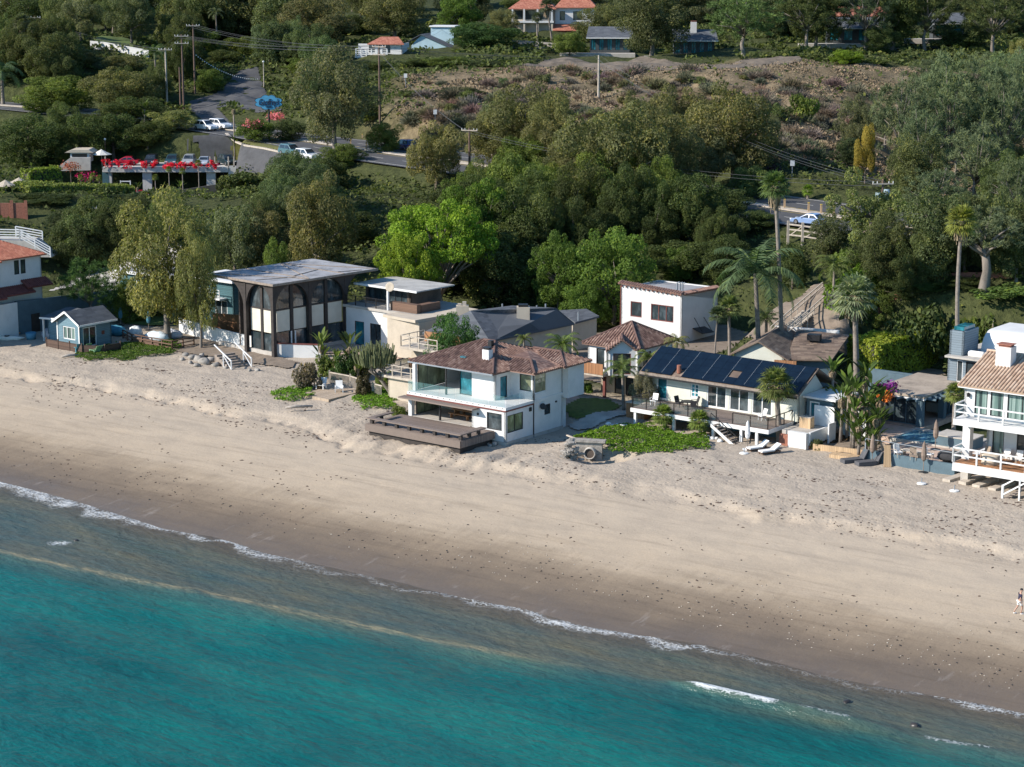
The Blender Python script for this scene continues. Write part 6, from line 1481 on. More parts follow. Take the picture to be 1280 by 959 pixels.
# ---------------------------------------------------------------- left houses and yards
boards('dark_boards', (.085, .05, .035), .16, 'Z', .3)
def left_houses():
    W = 'white_stucco'
    h = house('terracotta_house', 'tall white house with orange terracotta roof at the left picture edge', at(55, 408, 3.2), -38)
    walls(h, W, [((0, -7.2), (0, 0), [(3.4, 4.1, 6.4, 8.0, dict()), (4.3, 5.0, 6.4, 8.0, dict()), (4.2, 5.4, .2, 2.6, dict(name='door')), (5.7, 6.6, 1.2, 2.6, dict(nx=2, gl='curtain_glass'))]), ((0, 0), (-9, 0), []), ((-9, 0), (-9, -7.2), [])], -1, 8.3)
    walls(h, W, [((.9, -14), (.9, -7), [(4.5, 6, .2, 2.4, dict(name='door'))]), ((.9, -7), (-8, -7), [])], -1, 8.3, name='front_wall')
    roof(h, [((.5, -7.3, 8.35), (.5, .5, 8.35), (-4.2, -3.6, 10.2), (-4.2, -7.3, 10.2)), ((.5, .5, 8.35), (-9, .5, 8.35), (-4.2, -3.6, 10.2)), ((1.5, -14.4, 8.35), (1.5, -6.6, 8.35), (-4.2, -6.6, 10.3), (-4.2, -14.4, 10.3)), ((1.5, -6.6, 8.35), (-4.2, -6.6, 10.3), (-4.2, -6.59, 8.35))], 'terracotta_tile', ribs=.27)
    roof(h, [((1.3, -3.0, 5.0), (1.3, .6, 5.0), (0.01, .6, 5.7), (.01, -3.0, 5.7)), ((1.6, -7, 4.5), (1.6, -2.2, 4.5), (.01, -2.2, 5.2), (.01, -7, 5.2)), ((2.4, -14, 4.4), (2.4, -6.8, 4.4), (.91, -6.8, 5.1), (.91, -14, 5.1))], 'dark_red_tile', ribs=.27, name='skirt_roof')
    w_ = thing('boundary_wall', 'long shaded blue grey wall running back from sand beside the blue cottage', 'wall', at(22, 419, 3.0), dg(-38))
    m = MB(); m.prism([(0, 0, -1), (0, 17, -1), (0, 17, 3.1), (0, 0, 3.8)], (-.3, 0, 0)); m.build('wall', 'blue_grey_paint_and_shade', w_); block(w_, 'gate', 'dark_timber', (.01, 2.0, 0, .05, 3.2, 2.1))  # blue shade of this wall is painted in as its colour
    w_ = thing('front_wall', 'plain white stucco wall at the left picture edge facing the sand', 'wall', at(22, 419, 3.0), dg(-38)); block(w_, 'wall', W, (-.1, -9, -1, .25, -.02, 3.75))
    r = thing('ramp', 'concrete ramp with white railing on the slope behind the terracotta roof', 'ramp', atD(20, 302, 264), dg(-4))
    m = MB(); m.prism([(-9, 0, -2), (2, 0, -2), (4.5, 0, -2), (2, 0, .1), (-9, 0, .3)], (0, 3.5, 0)); m.build('ramp_slab', 'concrete', r)
    railing(r, [((-8, .05, .3), (.5, .05, .2)), ((.5, .05, .2), (4.4, .05, -2.0)), ((-1, 3.3, .2), (2.5, 3.3, -.4))], 1.3, 'white_trim', 4, 2.6, .14, .12)
    # blue cottage
    h = house('blue_cottage', 'small blue board cottage with grey gable roof and white trim', at(100, 437, 3.0), -38, 'cottage')
    F = dict(fr='white_trim', fw=.1)
    walls(h, 'blue_siding', [((-3.6, 0), (0, 0), [(.9, 2.9, .9, 2.3, dict(F, nx=3, gl='curtain_glass'))]), ((0, 0), (0, 4.5), [(.5, 2.4, .15, 2.3, dict(F, nx=2, name='sliding_door'))]), ((0, 4.5), (-6.6, 4.5), []), ((-3.6, 1.4), (-3.6, 0), [])], -.6, 2.75)
    walls(h, 'blue_siding', [((-6.9, 1.4), (-3.6, 1.4), [(1.6, 3.0, .9, 2.2, dict(F, gl='green_glass'))]), ((-6.9, 4.5), (-6.9, 1.4), [])], -.6, 2.6, name='side_wall')
    m = MB(); m.prism([(-3.6, 0, 2.75), (0, 0, 2.75), (-1.8, 0, 3.85)], (0, .2, 0)); m.build('gable', 'blue_siding', h)
    roof(h, [((.45, -.4, 2.7), (.45, 5, 2.7), (-1.8, 5, 4.0), (-1.8, -.4, 4.0)), ((-4.0, 5, 2.7), (-4.0, -.4, 2.7), (-1.8, -.4, 4.0), (-1.8, 5, 4.0)), ((-7.6, .9, 2.55), (-4.0, .9, 2.75), (-4.0, 5, 3.2), (-7.6, 5, 3.2)), ], 'grey_shingle')
    m = MB(); m.bar((.45, -.44, 2.66), (-1.8, -.44, 3.96), .06, .22); m.bar((-4.0, -.44, 2.66), (-1.8, -.44, 3.96), .06, .22); m.bar((-7.6, .86, 2.5), (-4.0, .86, 2.7), .06, .2); m.bar((.49, -.4, 2.62), (.49, 5, 2.62), .06, .2); m.build('bargeboard', 'white_trim', h)
    block(h, 'corner_board', 'white_trim', (-.12, -.05, -.5, .04, -.005, 2.7), (-3.65, -.05, -.5, -3.5, -.005, 2.7)); block(h, 'skylight', 'teal_glass', (-3.4, 2.2, 3.25, -2.7, 3.2, 3.45)); block(h, 'porch_post', 'white_trim', (-7.3, 1.0, -.5, -7.15, 1.15, 2.5))
    block(h, 'red_sign', 'rust_trim', (.005, 3.1, 1.2, .03, 3.5, 1.6))
    f = thing('deck_fence', 'low dark brown timber fence round the blue cottage deck', 'fence', at(100, 437, 3.0), dg(-38)); m = MB()
    for a, b in (((-4.6, -.8), (1.2, -.8)), ((1.2, -.8), (3.4, .4)), ((3.4, .4), (3.4, 2.6))):
        m.prism([(*a, -.6), (*b, -.6), (*b, .75), (*a, .75)], (.04, .08, 0))
    m.build('boards', 'dark_boards', f)
    for x, y in ((-4.6, -.85), (-2.7, -.85), (-.8, -.85), (1.2, -.85), (3.45, .4), (3.45, 2.6)): block(f, 'post', 'dark_boards', (x, y, -.6, x + .12, y + .12, .95))
    f = thing('yard_fence', 'low brown rail fence above the ice plant next to covered boats', 'fence', at(165, 427, 3.2), dg(-38)); railing(f, [((0, 0, -.3), (6.4, 0, -.3)), ((0, 0, -.3), (-2.8, 1.2, -.3)), ((6.4, 0, -.3), (6.6, 3, -.3))], 1.1, 'brown_boards', 3, 1.8, .12, .1); block(f, 'boards', 'brown_boards', (0, .07, -.8, 4.2, .12, .55))
    # turquoise house hidden by trees
    h = house('turquoise_house', 'turquoise board house with white frames half hidden behind the olive trees', at(193, 382, 3.4), -38)
    walls(h, 'turquoise_siding_and_light', [((-6, 0), (6.4, 0), [(4.2, 5.6, .4, 2.6, dict(F, nx=2, gl='teal_glass')), (8.0, 9.2, .9, 2.4, dict(F))]), ((6.4, 0), (6.4, 6), []), ((-6, 6), (-6, 0), [])], -1, 3.6)
    block(h, 'roof', 'roof_felt', (-6.4, -.4, 3.62, 6.8, 6.2, 3.8)); m = MB()
    for x in (-3, 0, 1.5, 6.3): m.box(x, -.12, -.8, x + .25, -.005, 3.6)
    m.box(-6.4, -.46, 3.5, 6.8, -.41, 3.85); m.build('trim', 'white_trim', h)
    h = house('turquoise_cabin', 'small white framed turquoise cabin behind the leaning tree trunks', at(258, 398, 3.4), -38)
    walls(h, 'turquoise_siding_and_light', [((-1.5, 0), (4.5, 0), [(1, 2.2, .8, 2.4, dict(F)), (3, 5, .2, 2.4, dict(F, nx=2))]), ((4.5, 0), (4.5, 5), []), ((-1.5, 5), (-1.5, 0), [])], -1, 4.6); block(h, 'roof', 'white_trim', (-2.2, -.6, 4.62, 5, 5.4, 4.85)); block(h, 'balcony', 'white_trim', (-1.6, -1.2, 2.6, 3.5, -.02, 2.75))
    railing(h, [((-1.6, -1.1, 2.75), (3.4, -1.1, 2.75))], 1.0, 'white_trim', 3, 1.2)
    # white boundary wall in front of the pavilion
    w_ = thing('garden_wall', 'long low white wall between sand and the dark timber pavilion', 'wall', (0, 0, 0)); m = MB()
    A = [at(224, 417, 3.0), at(262, 428, 3.0), at(305, 438.5, 3.0), at(341, 446, 3.0)]
    for a, b in zip(A[:-1], A[1:]): n = (b - a).cross(Vector((0, 0, 1))).normalized() * -.2; a2, b2 = a.copy(), b.copy(); a2.z = b2.z = 2.0; m.prism([a2, b2, b2 + n, a2 + n], (0, 0, 2.75))
    a, b = at(346, 447, 3.0), at(402, 449, 3.0); n = Vector((0, .25, 0)); a.z = b.z = 2; m.prism([a, b, b + n, a + n], (0, 0, 2.5)); wl = m.build('wall', 'white_stucco', w_)
    c = MB(); a.z = b.z = 4.52; c.bar(a + n * .5, b + n * .5, .34, .1); c.build('coping', 'rust_trim', wl)
    f = thing('cedar_fence', 'reddish cedar board fence between the leaning trunks and pavilion', 'fence', at(280, 420, 3.2), dg(-20)); block(f, 'boards', 'cedar_boards', (-2.2, 1.5, -.5, 3.0, 1.58, 2.2)); block(f, 'rail', 'cedar_boards', (-2.2, 1.42, 1.2, 3.0, 1.49, 1.35))
    s = thing('beach_steps', 'timber beach steps with two white handrails below the pavilion', 'steps', at(300, 462, 2.9), dg(38)); m = MB()
    for i in range(7): m.box(-.9, .1 + i * .5, -.4, 1.3, .6 + i * .5, .1 + i * .17)
    m.build('step', 'weathered_timber', s)
    for x in (-1.0, 1.4):
        m = MB(); m.bar((x, 0, 1.0), (x, 3.4, 2.2), .1); m.bar((x, 0, -.4), (x, 0, 1.05), .1); m.bar((x, 1.6, -.2), (x, 1.6, 1.6), .09); m.bar((x, .1, .2), (x, 1.6, 1.4), .08); m.build('handrail', 'white_trim', s)
left_houses()
boards('pale_boards', (.42, .33, .24), .16, 'X', .16)
def fence_runs():
    f = thing('picket_fence', 'pale picket fence behind the two white loungers on the sunken deck', 'fence', (0, 0, 0)); m = MB(); p = MB()
    A = [at(412, 480, 2.9), at(438, 485, 2.9), at(466, 494, 2.9), at(478, 497, 2.9)]
    for q in A: q.z = gz(q.x, q.y)
    for a, b in zip(A[:-1], A[1:]):
        L = (b - a).length; n = int(L / .17)
        for i in range(n): q = a.lerp(b, i / n); m.bar(q + Vector((0, 0, -.5)), q + Vector((0, 0, 1.1)), .07)
        m.bar(a + Vector((0, 0, 1.1)), b + Vector((0, 0, 1.1)), .1); p.bar(a + Vector((0, 0, -.5)), a + Vector((0, 0, 1.3)), .16)
    m.build('pickets', 'pale_wood', f); p.build('post', 'pale_wood', f)
    d = thing('sunken_deck', 'small square timber deck half buried in sand by ice plants', 'deck', at(408, 496, 2.75), dg(-38)); block(d, 'platform', 'pale_boards', (-2.2, -1.6, -.5, 1.8, 3.2, .25))
    for i, (x, y, w_) in enumerate(((402, 486, 'left'), (424, 490, 'right'))):
        t = thing('adirondack_chair', f'white low slung chair on the {w_} of the sunken timber deck', 'chair', at(x, y, 3.0) + Vector((0, 0, .02)), dg(-20 + 25 * i)); adirondack(t, 'fabric_white')
    for nm, x, y, yaw, ln in (('long pale driftwood log lying on sand before the sunken deck', 374, 510, 10, 2.6), ('dark driftwood trunk on the rocks below the white wall', 275, 457, -15, 2.4), ('bleached log lying by the green garden chairs', 88, 446, 20, 1.8)):
        t = thing('driftwood_log', nm, 'driftwood', at(x, y, 2.85), dg(yaw)); m = MB(); m.tube([(-ln / 2, 0, .05), (-ln * .1, .08, .16), (ln / 2, 0, .12)], [.12, .17, .1], 7); m.build('log', 'driftwood', t, True)
def adirondack(t, mt, color=None):
    k = dict(color=color)
    m = MB(); m.prism([(-.3, -.45, .38), (.3, -.45, .38), (.3, .25, .2), (-.3, .25, .2)], (0, 0, .04)); m.build('seat', mt, t, **k)
    m = MB(); m.prism([(-.32, .2, .2), (.32, .2, .2), (.34, .62, 1.0), (-.34, .62, 1.0)], (0, .05, 0)); m.build('backrest', mt, t, **k)
    for x in (-.42, .32):
        m = MB(); m.box(x, -.5, .52, x + .1, .35, .56); m.box(x, -.45, 0, x + .08, -.36, .52); m.prism([(x, .2, 0), (x, .4, 0), (x, .3, .52), (x, .22, .52)], (.07, 0, 0)); m.build('arm', mt, t, **k)
fence_runs()

# ---------------------------------------------------------------- restaurant with parking deck
def restaurant():
    z = 9.6; Y0 = 343.0; X0, X1 = atD(128, 203, Y0).x, atD(300, 203, Y0).x
    h = thing('parking_deck', 'open white concrete parking deck on square columns with cars on top', 'parking deck', (X0, Y0, 0))
    L = X1 - X0
    block(h, 'deck_slab', 'deck_concrete', (0, 0, z - .85, L - 2, .5, z), (0, .52, z - .5, L - 2, 9.5, z - .03)); block(h, 'end_wall', 'deck_concrete', (L - 1.98, .1, z - 1.6, L + 1.5, .5, z + .2))
    for px in (133, 183, 263): x = atD(px, 220, Y0).x - X0; block(h, 'column', 'deck_concrete', (x - .75, .55, 2.5, x + .75, 1.4, z - .51))
    x = atD(133, 220, Y0).x - X0; block(h, 'column', 'turquoise_siding_and_light', (x - .78, .50, 2.5, x + .2, .545, z - .86))  # turquoise sheet paints the coloured light falling on this column
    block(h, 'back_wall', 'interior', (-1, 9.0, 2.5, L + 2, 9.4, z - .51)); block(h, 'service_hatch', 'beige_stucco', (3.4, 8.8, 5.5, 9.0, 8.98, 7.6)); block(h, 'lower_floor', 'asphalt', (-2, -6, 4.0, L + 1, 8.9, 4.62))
    p = MB()
    for px in (131, 262, 268, 285, 292, 300): x = atD(px, 195, Y0).x - X0; p.box(x - .1, .1, z, x + .1, .3, z + 1.7)
    p.build('rail_post', 'pale_wood', h)
    f = MB(); x = atD(300, 200, Y0).x
    railing(h, [((L - .2, .3, z), (L + 5.2, 6, z + .6)), ((L - 1, -3.5, z - 3.2), (L + 4, -1.2, z - 1.2))], 1.2, 'white_trim', 2, 1.8, .14, .12)
    ladder = MB(); x = atD(150, 228, Y0 - 3).x - X0
    for dx in (0, 1.6): ladder.box(x + dx, -3, 2.6, x + dx + .16, -2.84, 7.7)
    for zz in (4.6, 6.8, 7.5): ladder.box(x, -2.98, zz, x + 1.7, -2.86, zz + .14)
    t = thing('timber_trellis', 'tall pale timber frame standing before the parking deck', 'frame', (X0, Y0, 0)); ladder.build('bars', 'white_trim', t)
    # boundary fence and retaining walls
    t = thing('retaining_wall', 'pale grey sloping retaining wall left of the parking deck', 'wall', (0, 0, 0)); m = MB(); a = [atD(66, 214, 340), atD(113, 213, 340), atD(113, 197, 340), atD(88, 197, 340)]; m.prism(a, (0, .5, 0)); m.build('wall', 'concrete', t)
    t = thing('kiosk', 'small flat roofed white kiosk above the grey retaining wall', 'kiosk', atD(100, 199, 345)); block(t, 'wall', 'white_stucco', (-1.6, 0, -.5, 1.6, 3, 1.1)); block(t, 'opening', 'interior', (-1.3, -.04, .1, 1.2, -.005, .9)); m = MB(); m.prism([(-2.4, -.6, 1.12), (2.4, -.6, 1.12), (1.6, -.6, 1.6), (-1.2, -.6, 1.6)], (0, 4.2, 0)); m.build('roof', 'beige_stucco', t)
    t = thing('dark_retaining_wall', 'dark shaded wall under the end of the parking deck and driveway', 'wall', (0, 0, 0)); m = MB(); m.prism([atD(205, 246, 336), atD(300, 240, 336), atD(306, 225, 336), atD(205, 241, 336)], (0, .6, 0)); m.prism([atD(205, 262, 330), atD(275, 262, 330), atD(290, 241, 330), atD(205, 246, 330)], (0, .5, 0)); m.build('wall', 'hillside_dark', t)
    t = thing('terrace_fence', 'white slatted terrace fence below the parking deck', 'fence', atD(57, 236, 326)); railing(t, [((0, 0, -1), (7.2, 0, -1))], 1.7, 'white_trim', 2, .75, .1, .14)
    m = MB(); m.box(-.3, -.1, -1, .1, .1, 3.2); m.build('post', 'white_trim', t)
    for x, y, d, lab, c in ((127, 193, 346, 'white square parasol beside the small kiosk', (.6, .58, .53)), (7, 232, 304, 'tan parasol over the terrace at the left picture edge', (.42, .36, .28)), (24, 229, 307, 'tan parasol right of the one at the left picture edge', (.42, .36, .28))):
        t = thing('open_parasol', lab, 'parasol', atD(x, y, d)); m = MB(); m.lathe([(1.75, 0), (1.0, .32), (.1, .8), (.02, .86)], n=8); m.build('canopy', 'cloth', t, color=c); m = MB(); m.tube([(0, 0, -2.4), (0, 0, .7)], .04, 6); m.build('pole', 'pale_wood', t)
    t = thing('brick_terrace_wall', 'brown brick terrace wall with piers at the left picture edge', 'wall', atD(4, 262, 292)); block(t, 'wall', 'brick', (-3, 0, -1.5, 3.2, .3, .9)); 
    for x in (-1.2, 1.0, 3.0): block(t, 'pier', 'brick', (x, -.1, -1.5, x + .45, -.005, 1.3))
    # flowers along the edge
    R = np.random.default_rng(9)
    for px0, px1, hh, lab in ((129, 150, 1.9, 'red'), (150, 168, 2.1, 'magenta red'), (176, 184, 1.5, 'crimson'), (188, 197, 1.7, 'bright red'), (203, 215, 1.4, 'orange red'), (218, 232, 1.2, 'faded red'), (234, 252, 1.2, 'sparse red'), (258, 272, 1.9, 'tall red')):
        a, b = atD(px0, 200, Y0 - .3), atD(px1, 200, Y0 - .3); cl = [((a.x + (b.x - a.x) * R.uniform(), Y0 - .1 + R.uniform(-.4, .3), z + R.uniform() * hh * .55), R.uniform(.2, .42)) for _ in range(11)]
        V, F, tn = leaves(cl, 230, .26, .22, int(px0), cull=False); o = thing('flowering_vine', f'{lab} bougainvillea spilling over the parking deck edge, above x', 'flowers', (0, 0, 0)); o['label'] = f'{lab} bougainvillea bush on the front edge of the parking deck'
        link('blossom', npmesh('blossom', V, F, 'petal', {'rnd': tn}), o, (.55, .022, .05)); m = MB(); m.tube([(a.x, Y0 - .2, z - .3), ((a.x + b.x) / 2, Y0, z + .6), (b.x, Y0 - .1, z + 1.0)], .06, 5); m.build('stem', 'bark', o)
    # cloud shaped sign
    P = ground(337, 176); top = atD(337, 128, P.y)
    s = thing('restaurant_sign', 'blue cloud shaped sign with white script on a dark post above pink blossom', 'sign', P); hz = top.z - P.z
    m = MB(); m.tube([(0, 0, -1), (0, 0, hz)], .16, 8); m.build('post', 'dark_metal', s)
    k = P.y / FOC; n = 72; pts = []; bp = []
    for i in range(n):
        a = 2 * math.pi * i / n; lobes = .92 + .20 * abs(math.sin(a * 4.0)) ; x, zz = math.cos(a) * 15.6 * k * lobes, math.sin(a) * 8.3 * k * lobes
        tapx = 1 - .28 * abs(math.sin(a)) ** 3; pts.append((x * tapx, -.22, hz + zz)); bp.append((x * tapx * 1.05, -.15, hz + zz * 1.06))
    m = MB(); m.prism(bp[::-1], (0, .3, 0)); m.build('backing', 'dark_metal', s); m = MB(); m.prism(pts[::-1], (0, .05, 0)); m.build('panel', 'paint', s, color=(.07, .31, .52))
    for body, size, zz in (("Geoffrey's", 11.2 * k, 0), ('MALIBU', 3.6 * k, -5.4 * k)):
        c = bpy.data.curves.new('lettering', 'FONT'); c.body = body; c.size = size * (1 if len(body) > 6 else 1); c.align_x = 'CENTER'; c.align_y = 'CENTER'; c.extrude = .03; c.shear = .28 if len(body) > 6 else 0; c.offset = .0
        c.space_character = .86 if len(body) > 6 else 1.1
        o = bpy.data.objects.new('lettering', c); C.objects.link(o); o.parent = s; o.location = (0, -.28, hz + zz); o.rotation_euler = (math.pi / 2, 0, 0); c.materials.append(M['sign_ink'])
        dg_ = bpy.context.evaluated_depsgraph_get(); w_ = o.evaluated_get(dg_).dimensions.x
        tw = 25.5 * k if len(body) > 6 else 7 * k
        me = bpy.data.meshes.new_from_object(o.evaluated_get(dg_)); me.name = 'lettering'; q = bpy.data.objects.new('lettering', me); C.objects.link(q); q.parent = s
        q.location = o.location; q.rotation_euler = o.rotation_euler; q.scale = (tw / max(w_, .01), 1, 1); me.materials.clear(); me.materials.append(M['sign_ink']); bpy.data.objects.remove(o)
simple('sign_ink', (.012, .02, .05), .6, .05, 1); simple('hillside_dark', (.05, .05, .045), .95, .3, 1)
restaurant()

# ---------------------------------------------------------------- houses on the hill
def hill_houses():
    W = 'white_stucco'
    h = house('hill_mansion', 'cream mansion with terracotta hip roofs and arched veranda on the hilltop', atD(668, 34, 470) + Vector((0, 0, -1.5)), -4)
    walls(h, 'beige_stucco', [((-5.2, 0), (4.4, 0), [(.8, 2.6, 3.2, 5.2, dict()), (3.2, 5.4, 3.2, 5.2, dict(nx=2)), (6.4, 8.4, 3.2, 5.2, dict())]), ((4.4, 0), (4.4, 8), []), ((-5.2, 8), (-5.2, 0), [])], -3, 5.6)
    roof(h, [((-5.8, -1.4, 5.6), (5, -1.4, 5.6), (2.4, 3.2, 7.6), (-3, 3.2, 7.6)), ((5, -1.4, 5.6), (5, 8, 5.6), (2.4, 3.2, 7.6)), ((-5.8, 8, 5.6), (-5.8, -1.4, 5.6), (-3, 3.2, 7.6))], 'terracotta_tile')
    block(h, 'balcony', W, (-5.2, -1.6, 2.5, 4.4, -.02, 2.9)); 
    for x in (-5, -2.4, .6, 3.8): block(h, 'column', W, (x, -1.5, 2.9, x + .35, -1.15, 5.5)); block(h, 'column', 'beige_stucco', (x, -1.45, -3, x + .4, -1.1, 2.49))
    walls(h, W, [((4.6, 1.0), (13.5, 1.0), [(1, 2.2, 3, 5, dict()), (4, 6, 3, 5, dict(nx=2))]), ((13.5, 1), (13.5, 9), [])], -3, 5.8, name='wing_wall'); roof(h, [((4.4, .4, 5.85), (14, .4, 5.85), (11.5, 5, 8.2), (6.5, 5, 8.2)), ((14, .4, 5.85), (14, 9, 5.85), (11.5, 5, 8.2))], 'terracotta_tile', name='wing_roof')
    roof(h, [((4.2, -2.2, .9), (9.8, -2.2, .9), (9.8, .9, 2.2), (4.2, .9, 2.2))], 'terracotta_tile', name='porch_roof'); chimney(h, 11.2, 4.2, 7.5, 9.6, 1.1, 1.0, cap='brick')
    def ranch(nm, lab, px, py, D, wpx, yaw=-3, wins=5, ch=None):
        k = D / FOC; L = wpx * k; h = house(nm, lab, atD(px, py, D) + Vector((0, 0, .9)), yaw)
        ops = [(L * (i + .15) / wins, L * (i + .75) / wins, .3, 2.5, dict(nx=2, gl='teal_glass', fr='dark_metal')) for i in range(wins)]
        walls(h, 'grey_dark', [((0, 0), (L, 0), ops), ((L, 0), (L, 7), []), ((0, 7), (0, 0), [])], -1, 2.9)
        roof(h, [((-.7, -.9, 2.9), (L + .7, -.9, 2.9), (L + .3, 3.6, 4.9), (-.3, 3.6, 4.9)), ((L + .7, 8, 2.9), (-.7, 8, 2.9), (-.3, 3.6, 4.9), (L + .3, 3.6, 4.9))], 'grey_shingle'); block(h, 'fascia', 'white_trim', (-.7, -.98, 2.65, L + .7, -.91, 2.85))
        block(h, 'terrace', 'concrete', (-6, -3.5, -1.2, L + 1, -.02, -.25))
        if ch: chimney(h, ch, 2.6, 4, 6.4, 1.2, .9, cap='brick', capname='chimney_pot')
        return h
    simple('grey_dark', (.055, .065, .07), .85, .2, 1)
    ranch('ranch_house', 'long dark ranch house with grey roof and teal glass on the bluff', 737, 70, 428, 50); ranch('ranch_house', 'right dark ranch house with small chimney beside the big eucalyptus', 842, 74, 422, 50, -3, 5, 4.0)
    ranch('shaded_house', 'dark shaded hill house deep under the right pine trees', 1034, 58, 432, 70, -5, 4); ranch('garage', 'grey roofed garage half hidden by dark pines at the top right', 1166, 52, 436, 38, -5, 2)
    h = house('timber_lodge', 'sunlit pale timber house with balcony above the shaded hill house', atD(1042, 38, 462), -5); walls(h, 'beige_stucco', [((0, 0), (11, 0), [(1, 3, .5, 2.6, dict(nx=2)), (5, 8, .5, 2.6, dict(nx=3))]), ((11, 0), (11, 7), [])], -2, 3.2); roof(h, [((-.5, -.8, 3.2), (11.5, -.8, 3.2), (11.5, 4, 5), (-.5, 4, 5))], 'terracotta_tile'); railing(h, [((0, -1.8, 0), (11, -1.8, 0))], 1.1, 'pale_wood', 3, 1.5, .12, .1)
    h = house('balustrade_house', 'white pillared house with balustrade balcony and small red roof', atD(446, 86, 420), -10)
    walls(h, W, [((0, 1.5), (9, 1.5), [(1, 2.4, .3, 2.4, dict()), (3.6, 5, .3, 2.4, dict()), (2.2, 3.4, 3.1, 4.6, dict()), (5, 6.6, 3.1, 4.6, dict())]), ((9, 1.5), (9, 8), [])], -1, 4.9); block(h, 'balcony', W, (-.2, -.6, 2.2, 6.5, 1.48, 2.5)); railing(h, [((0, -.5, 2.5), (6.4, -.5, 2.5))], 1.5, 'white_trim', 4, 1.0, .22, .12)
    for x in (.2, 2.2, 4.2, 6.0): block(h, 'column', W, (x, -.5, -1, x + .4, -.1, 2.19))
    roof(h, [((2.0, .8, 4.9), (9.6, .8, 4.9), (7.6, 4.5, 6.2), (4, 4.5, 6.2)), ((2.0, 8, 4.9), (2.0, .8, 4.9), (4, 4.5, 6.2))], 'terracotta_tile')
    h = house('pale_blue_house', 'pale blue gabled hill house with white edges behind the smooth dark tree', atD(514, 76, 430), -12); h.scale = (.88, .88, .88)
    walls(h, 'pale_blue', [((0, 0), (9, 0), [(2.0, 3.6, .6, 2.4, dict(nx=2))]), ((9, 0), (9, 7), []), ((0, 7), (0, 0), [])], -2, 3.4); m = MB(); m.prism([(0, 0, 3.4), (9, 0, 3.4), (2.5, 0, 6.0)], (0, .2, 0)); m.build('gable', 'pale_blue', h)
    roof(h, [((9.6, -.6, 3.2), (9.6, 7.4, 3.2), (2.5, 7.4, 6.15), (2.5, -.6, 6.15)), ((-.6, 7.4, 4.6), (-.6, -.6, 4.6), (2.5, -.6, 6.15), (2.5, 7.4, 6.15))], 'grey_shingle'); walls(h, 'pale_blue', [((3.5, 5), (9, 5), [])], 3, 7.6, name='upper_wall'); block(h, 'upper_roof', 'white_trim', (3.2, 4.6, 7.62, 9.4, 10, 7.9))
    simple_wall('pale garden wall along the hilltop lawn with a bend', [(113, 63, 432), (130, 65, 431), (150, 68, 429), (186, 72, 426)], 1.5, 'white_stucco'); simple_wall('low pale wall by the hilltop pole in the left corner', [(37, 58, 446), (60, 60, 444)], 1.6, 'pale_wood')
    simple_wall('low stone wall at the edge of the hill lawn by the ranch house', [(640, 74, 432), (668, 72, 432), (700, 73, 430)], 1.6, 'rock')
simple('pale_blue', (.36, .50, .56), .8, .1, 1)
def simple_wall(lab, pts, hgt, mt, name='garden_wall'):
    o = thing(name, lab, 'wall', (0, 0, 0)); m = MB(); P = [atD(*q) for q in pts]
    for q in P: q.z = max(q.z, gz(q.x, q.y))
    for a, b in zip(P[:-1], P[1:]): m.prism([a + Vector((0, 0, -2)), b + Vector((0, 0, -2)), b + Vector((0, .35, -2)), a + Vector((0, .35, -2))], (0, 0, 2 + hgt))
    m.build('wall', mt, o); return o
hill_houses()

# ---------------------------------------------------------------- right slope: rail, stairs, brick walls, hedges
def right_slope():
    simple_wall('red brick planter wall behind the clipped hedge', [(1097, 399, 214), (1126, 400, 213)], .95, 'brick', 'brick_wall'); simple_wall('long low brick retaining wall under the thick trunked pine', [(1152, 402, 213.6), (1200, 405, 212.6), (1262, 409, 211.5)], .7, 'brick', 'brick_wall')
    f = thing('road_rail', 'broken pale timber post and rail fence along the road edge', 'fence', (0, 0, 0)); m = MB()
    P = [atD(985, 297, 246), atD(1003, 299, 245), atD(1026, 303, 244), atD(1046, 304, 243)]
    for a, b in zip(P[:-1], P[1:]):
        for z in (.35, 1.0, 1.6): m.bar(a + Vector((0, 0, z)), b + Vector((0, 0, z)), .14, .16)
        m.bar(a + Vector((0, 0, .1)), b + Vector((0, 0, 1.6)), .1)
    for p_ in P: m.bar(p_ + Vector((0, 0, -1)), p_ + Vector((0, 0, 2.0)), .28)
    m.build('rail', 'pale_wood', f)
    s = thing('hillside_stairs', 'timber hillside stairs with pale handrails climbing the bare slope', 'stairs', (0, 0, 0)); a, b = atD(974, 422, 207), atD(1038, 366, 222); d = (b - a); n = 30; side = d.cross(Vector((0, 0, 1))).normalized(); m = MB()
    for i in range(n): q = a + d * (i / n); m.bar(q - side * .75, q + side * .75, .42, .18)
    m.build('step', 'pale_wood', s)
    for sg in (-.9, .9):
        m = MB(); up = Vector((0, 0, 1.05)); o = side * sg
        for z in (1.05, .6): m.bar(a + o + Vector((0, 0, z)), b + o + Vector((0, 0, z)), .1)
        for i in range(9): q = a + d * (i / 8) + o; m.bar(q + Vector((0, 0, -.8)), q + up, .12)
        m.build('handrail', 'pale_wood', s)
    s = thing('brick_stairs', 'brick garden stairs with white rail at the right picture edge', 'stairs', (0, 0, 0)); a, b = atD(1252, 412, 206), atD(1284, 374, 214); d = b - a; side = d.cross(Vector((0, 0, 1))).normalized(); m = MB()
    for i in range(14): q = a + d * (i / 14); m.bar(q - side * .8, q + side * .8, .5, .22)
    m.build('step', 'brick', s); m = MB()
    for i in range(5): q = a + d * (i / 4) - side * .9; m.bar(q + Vector((0, 0, -.6)), q + Vector((0, 0, 1.0)), .1)
    m.bar(a - side * .9 + Vector((0, 0, 1)), b - side * .9 + Vector((0, 0, 1)), .1); m.build('handrail', 'pale_wood', s)
right_slope()
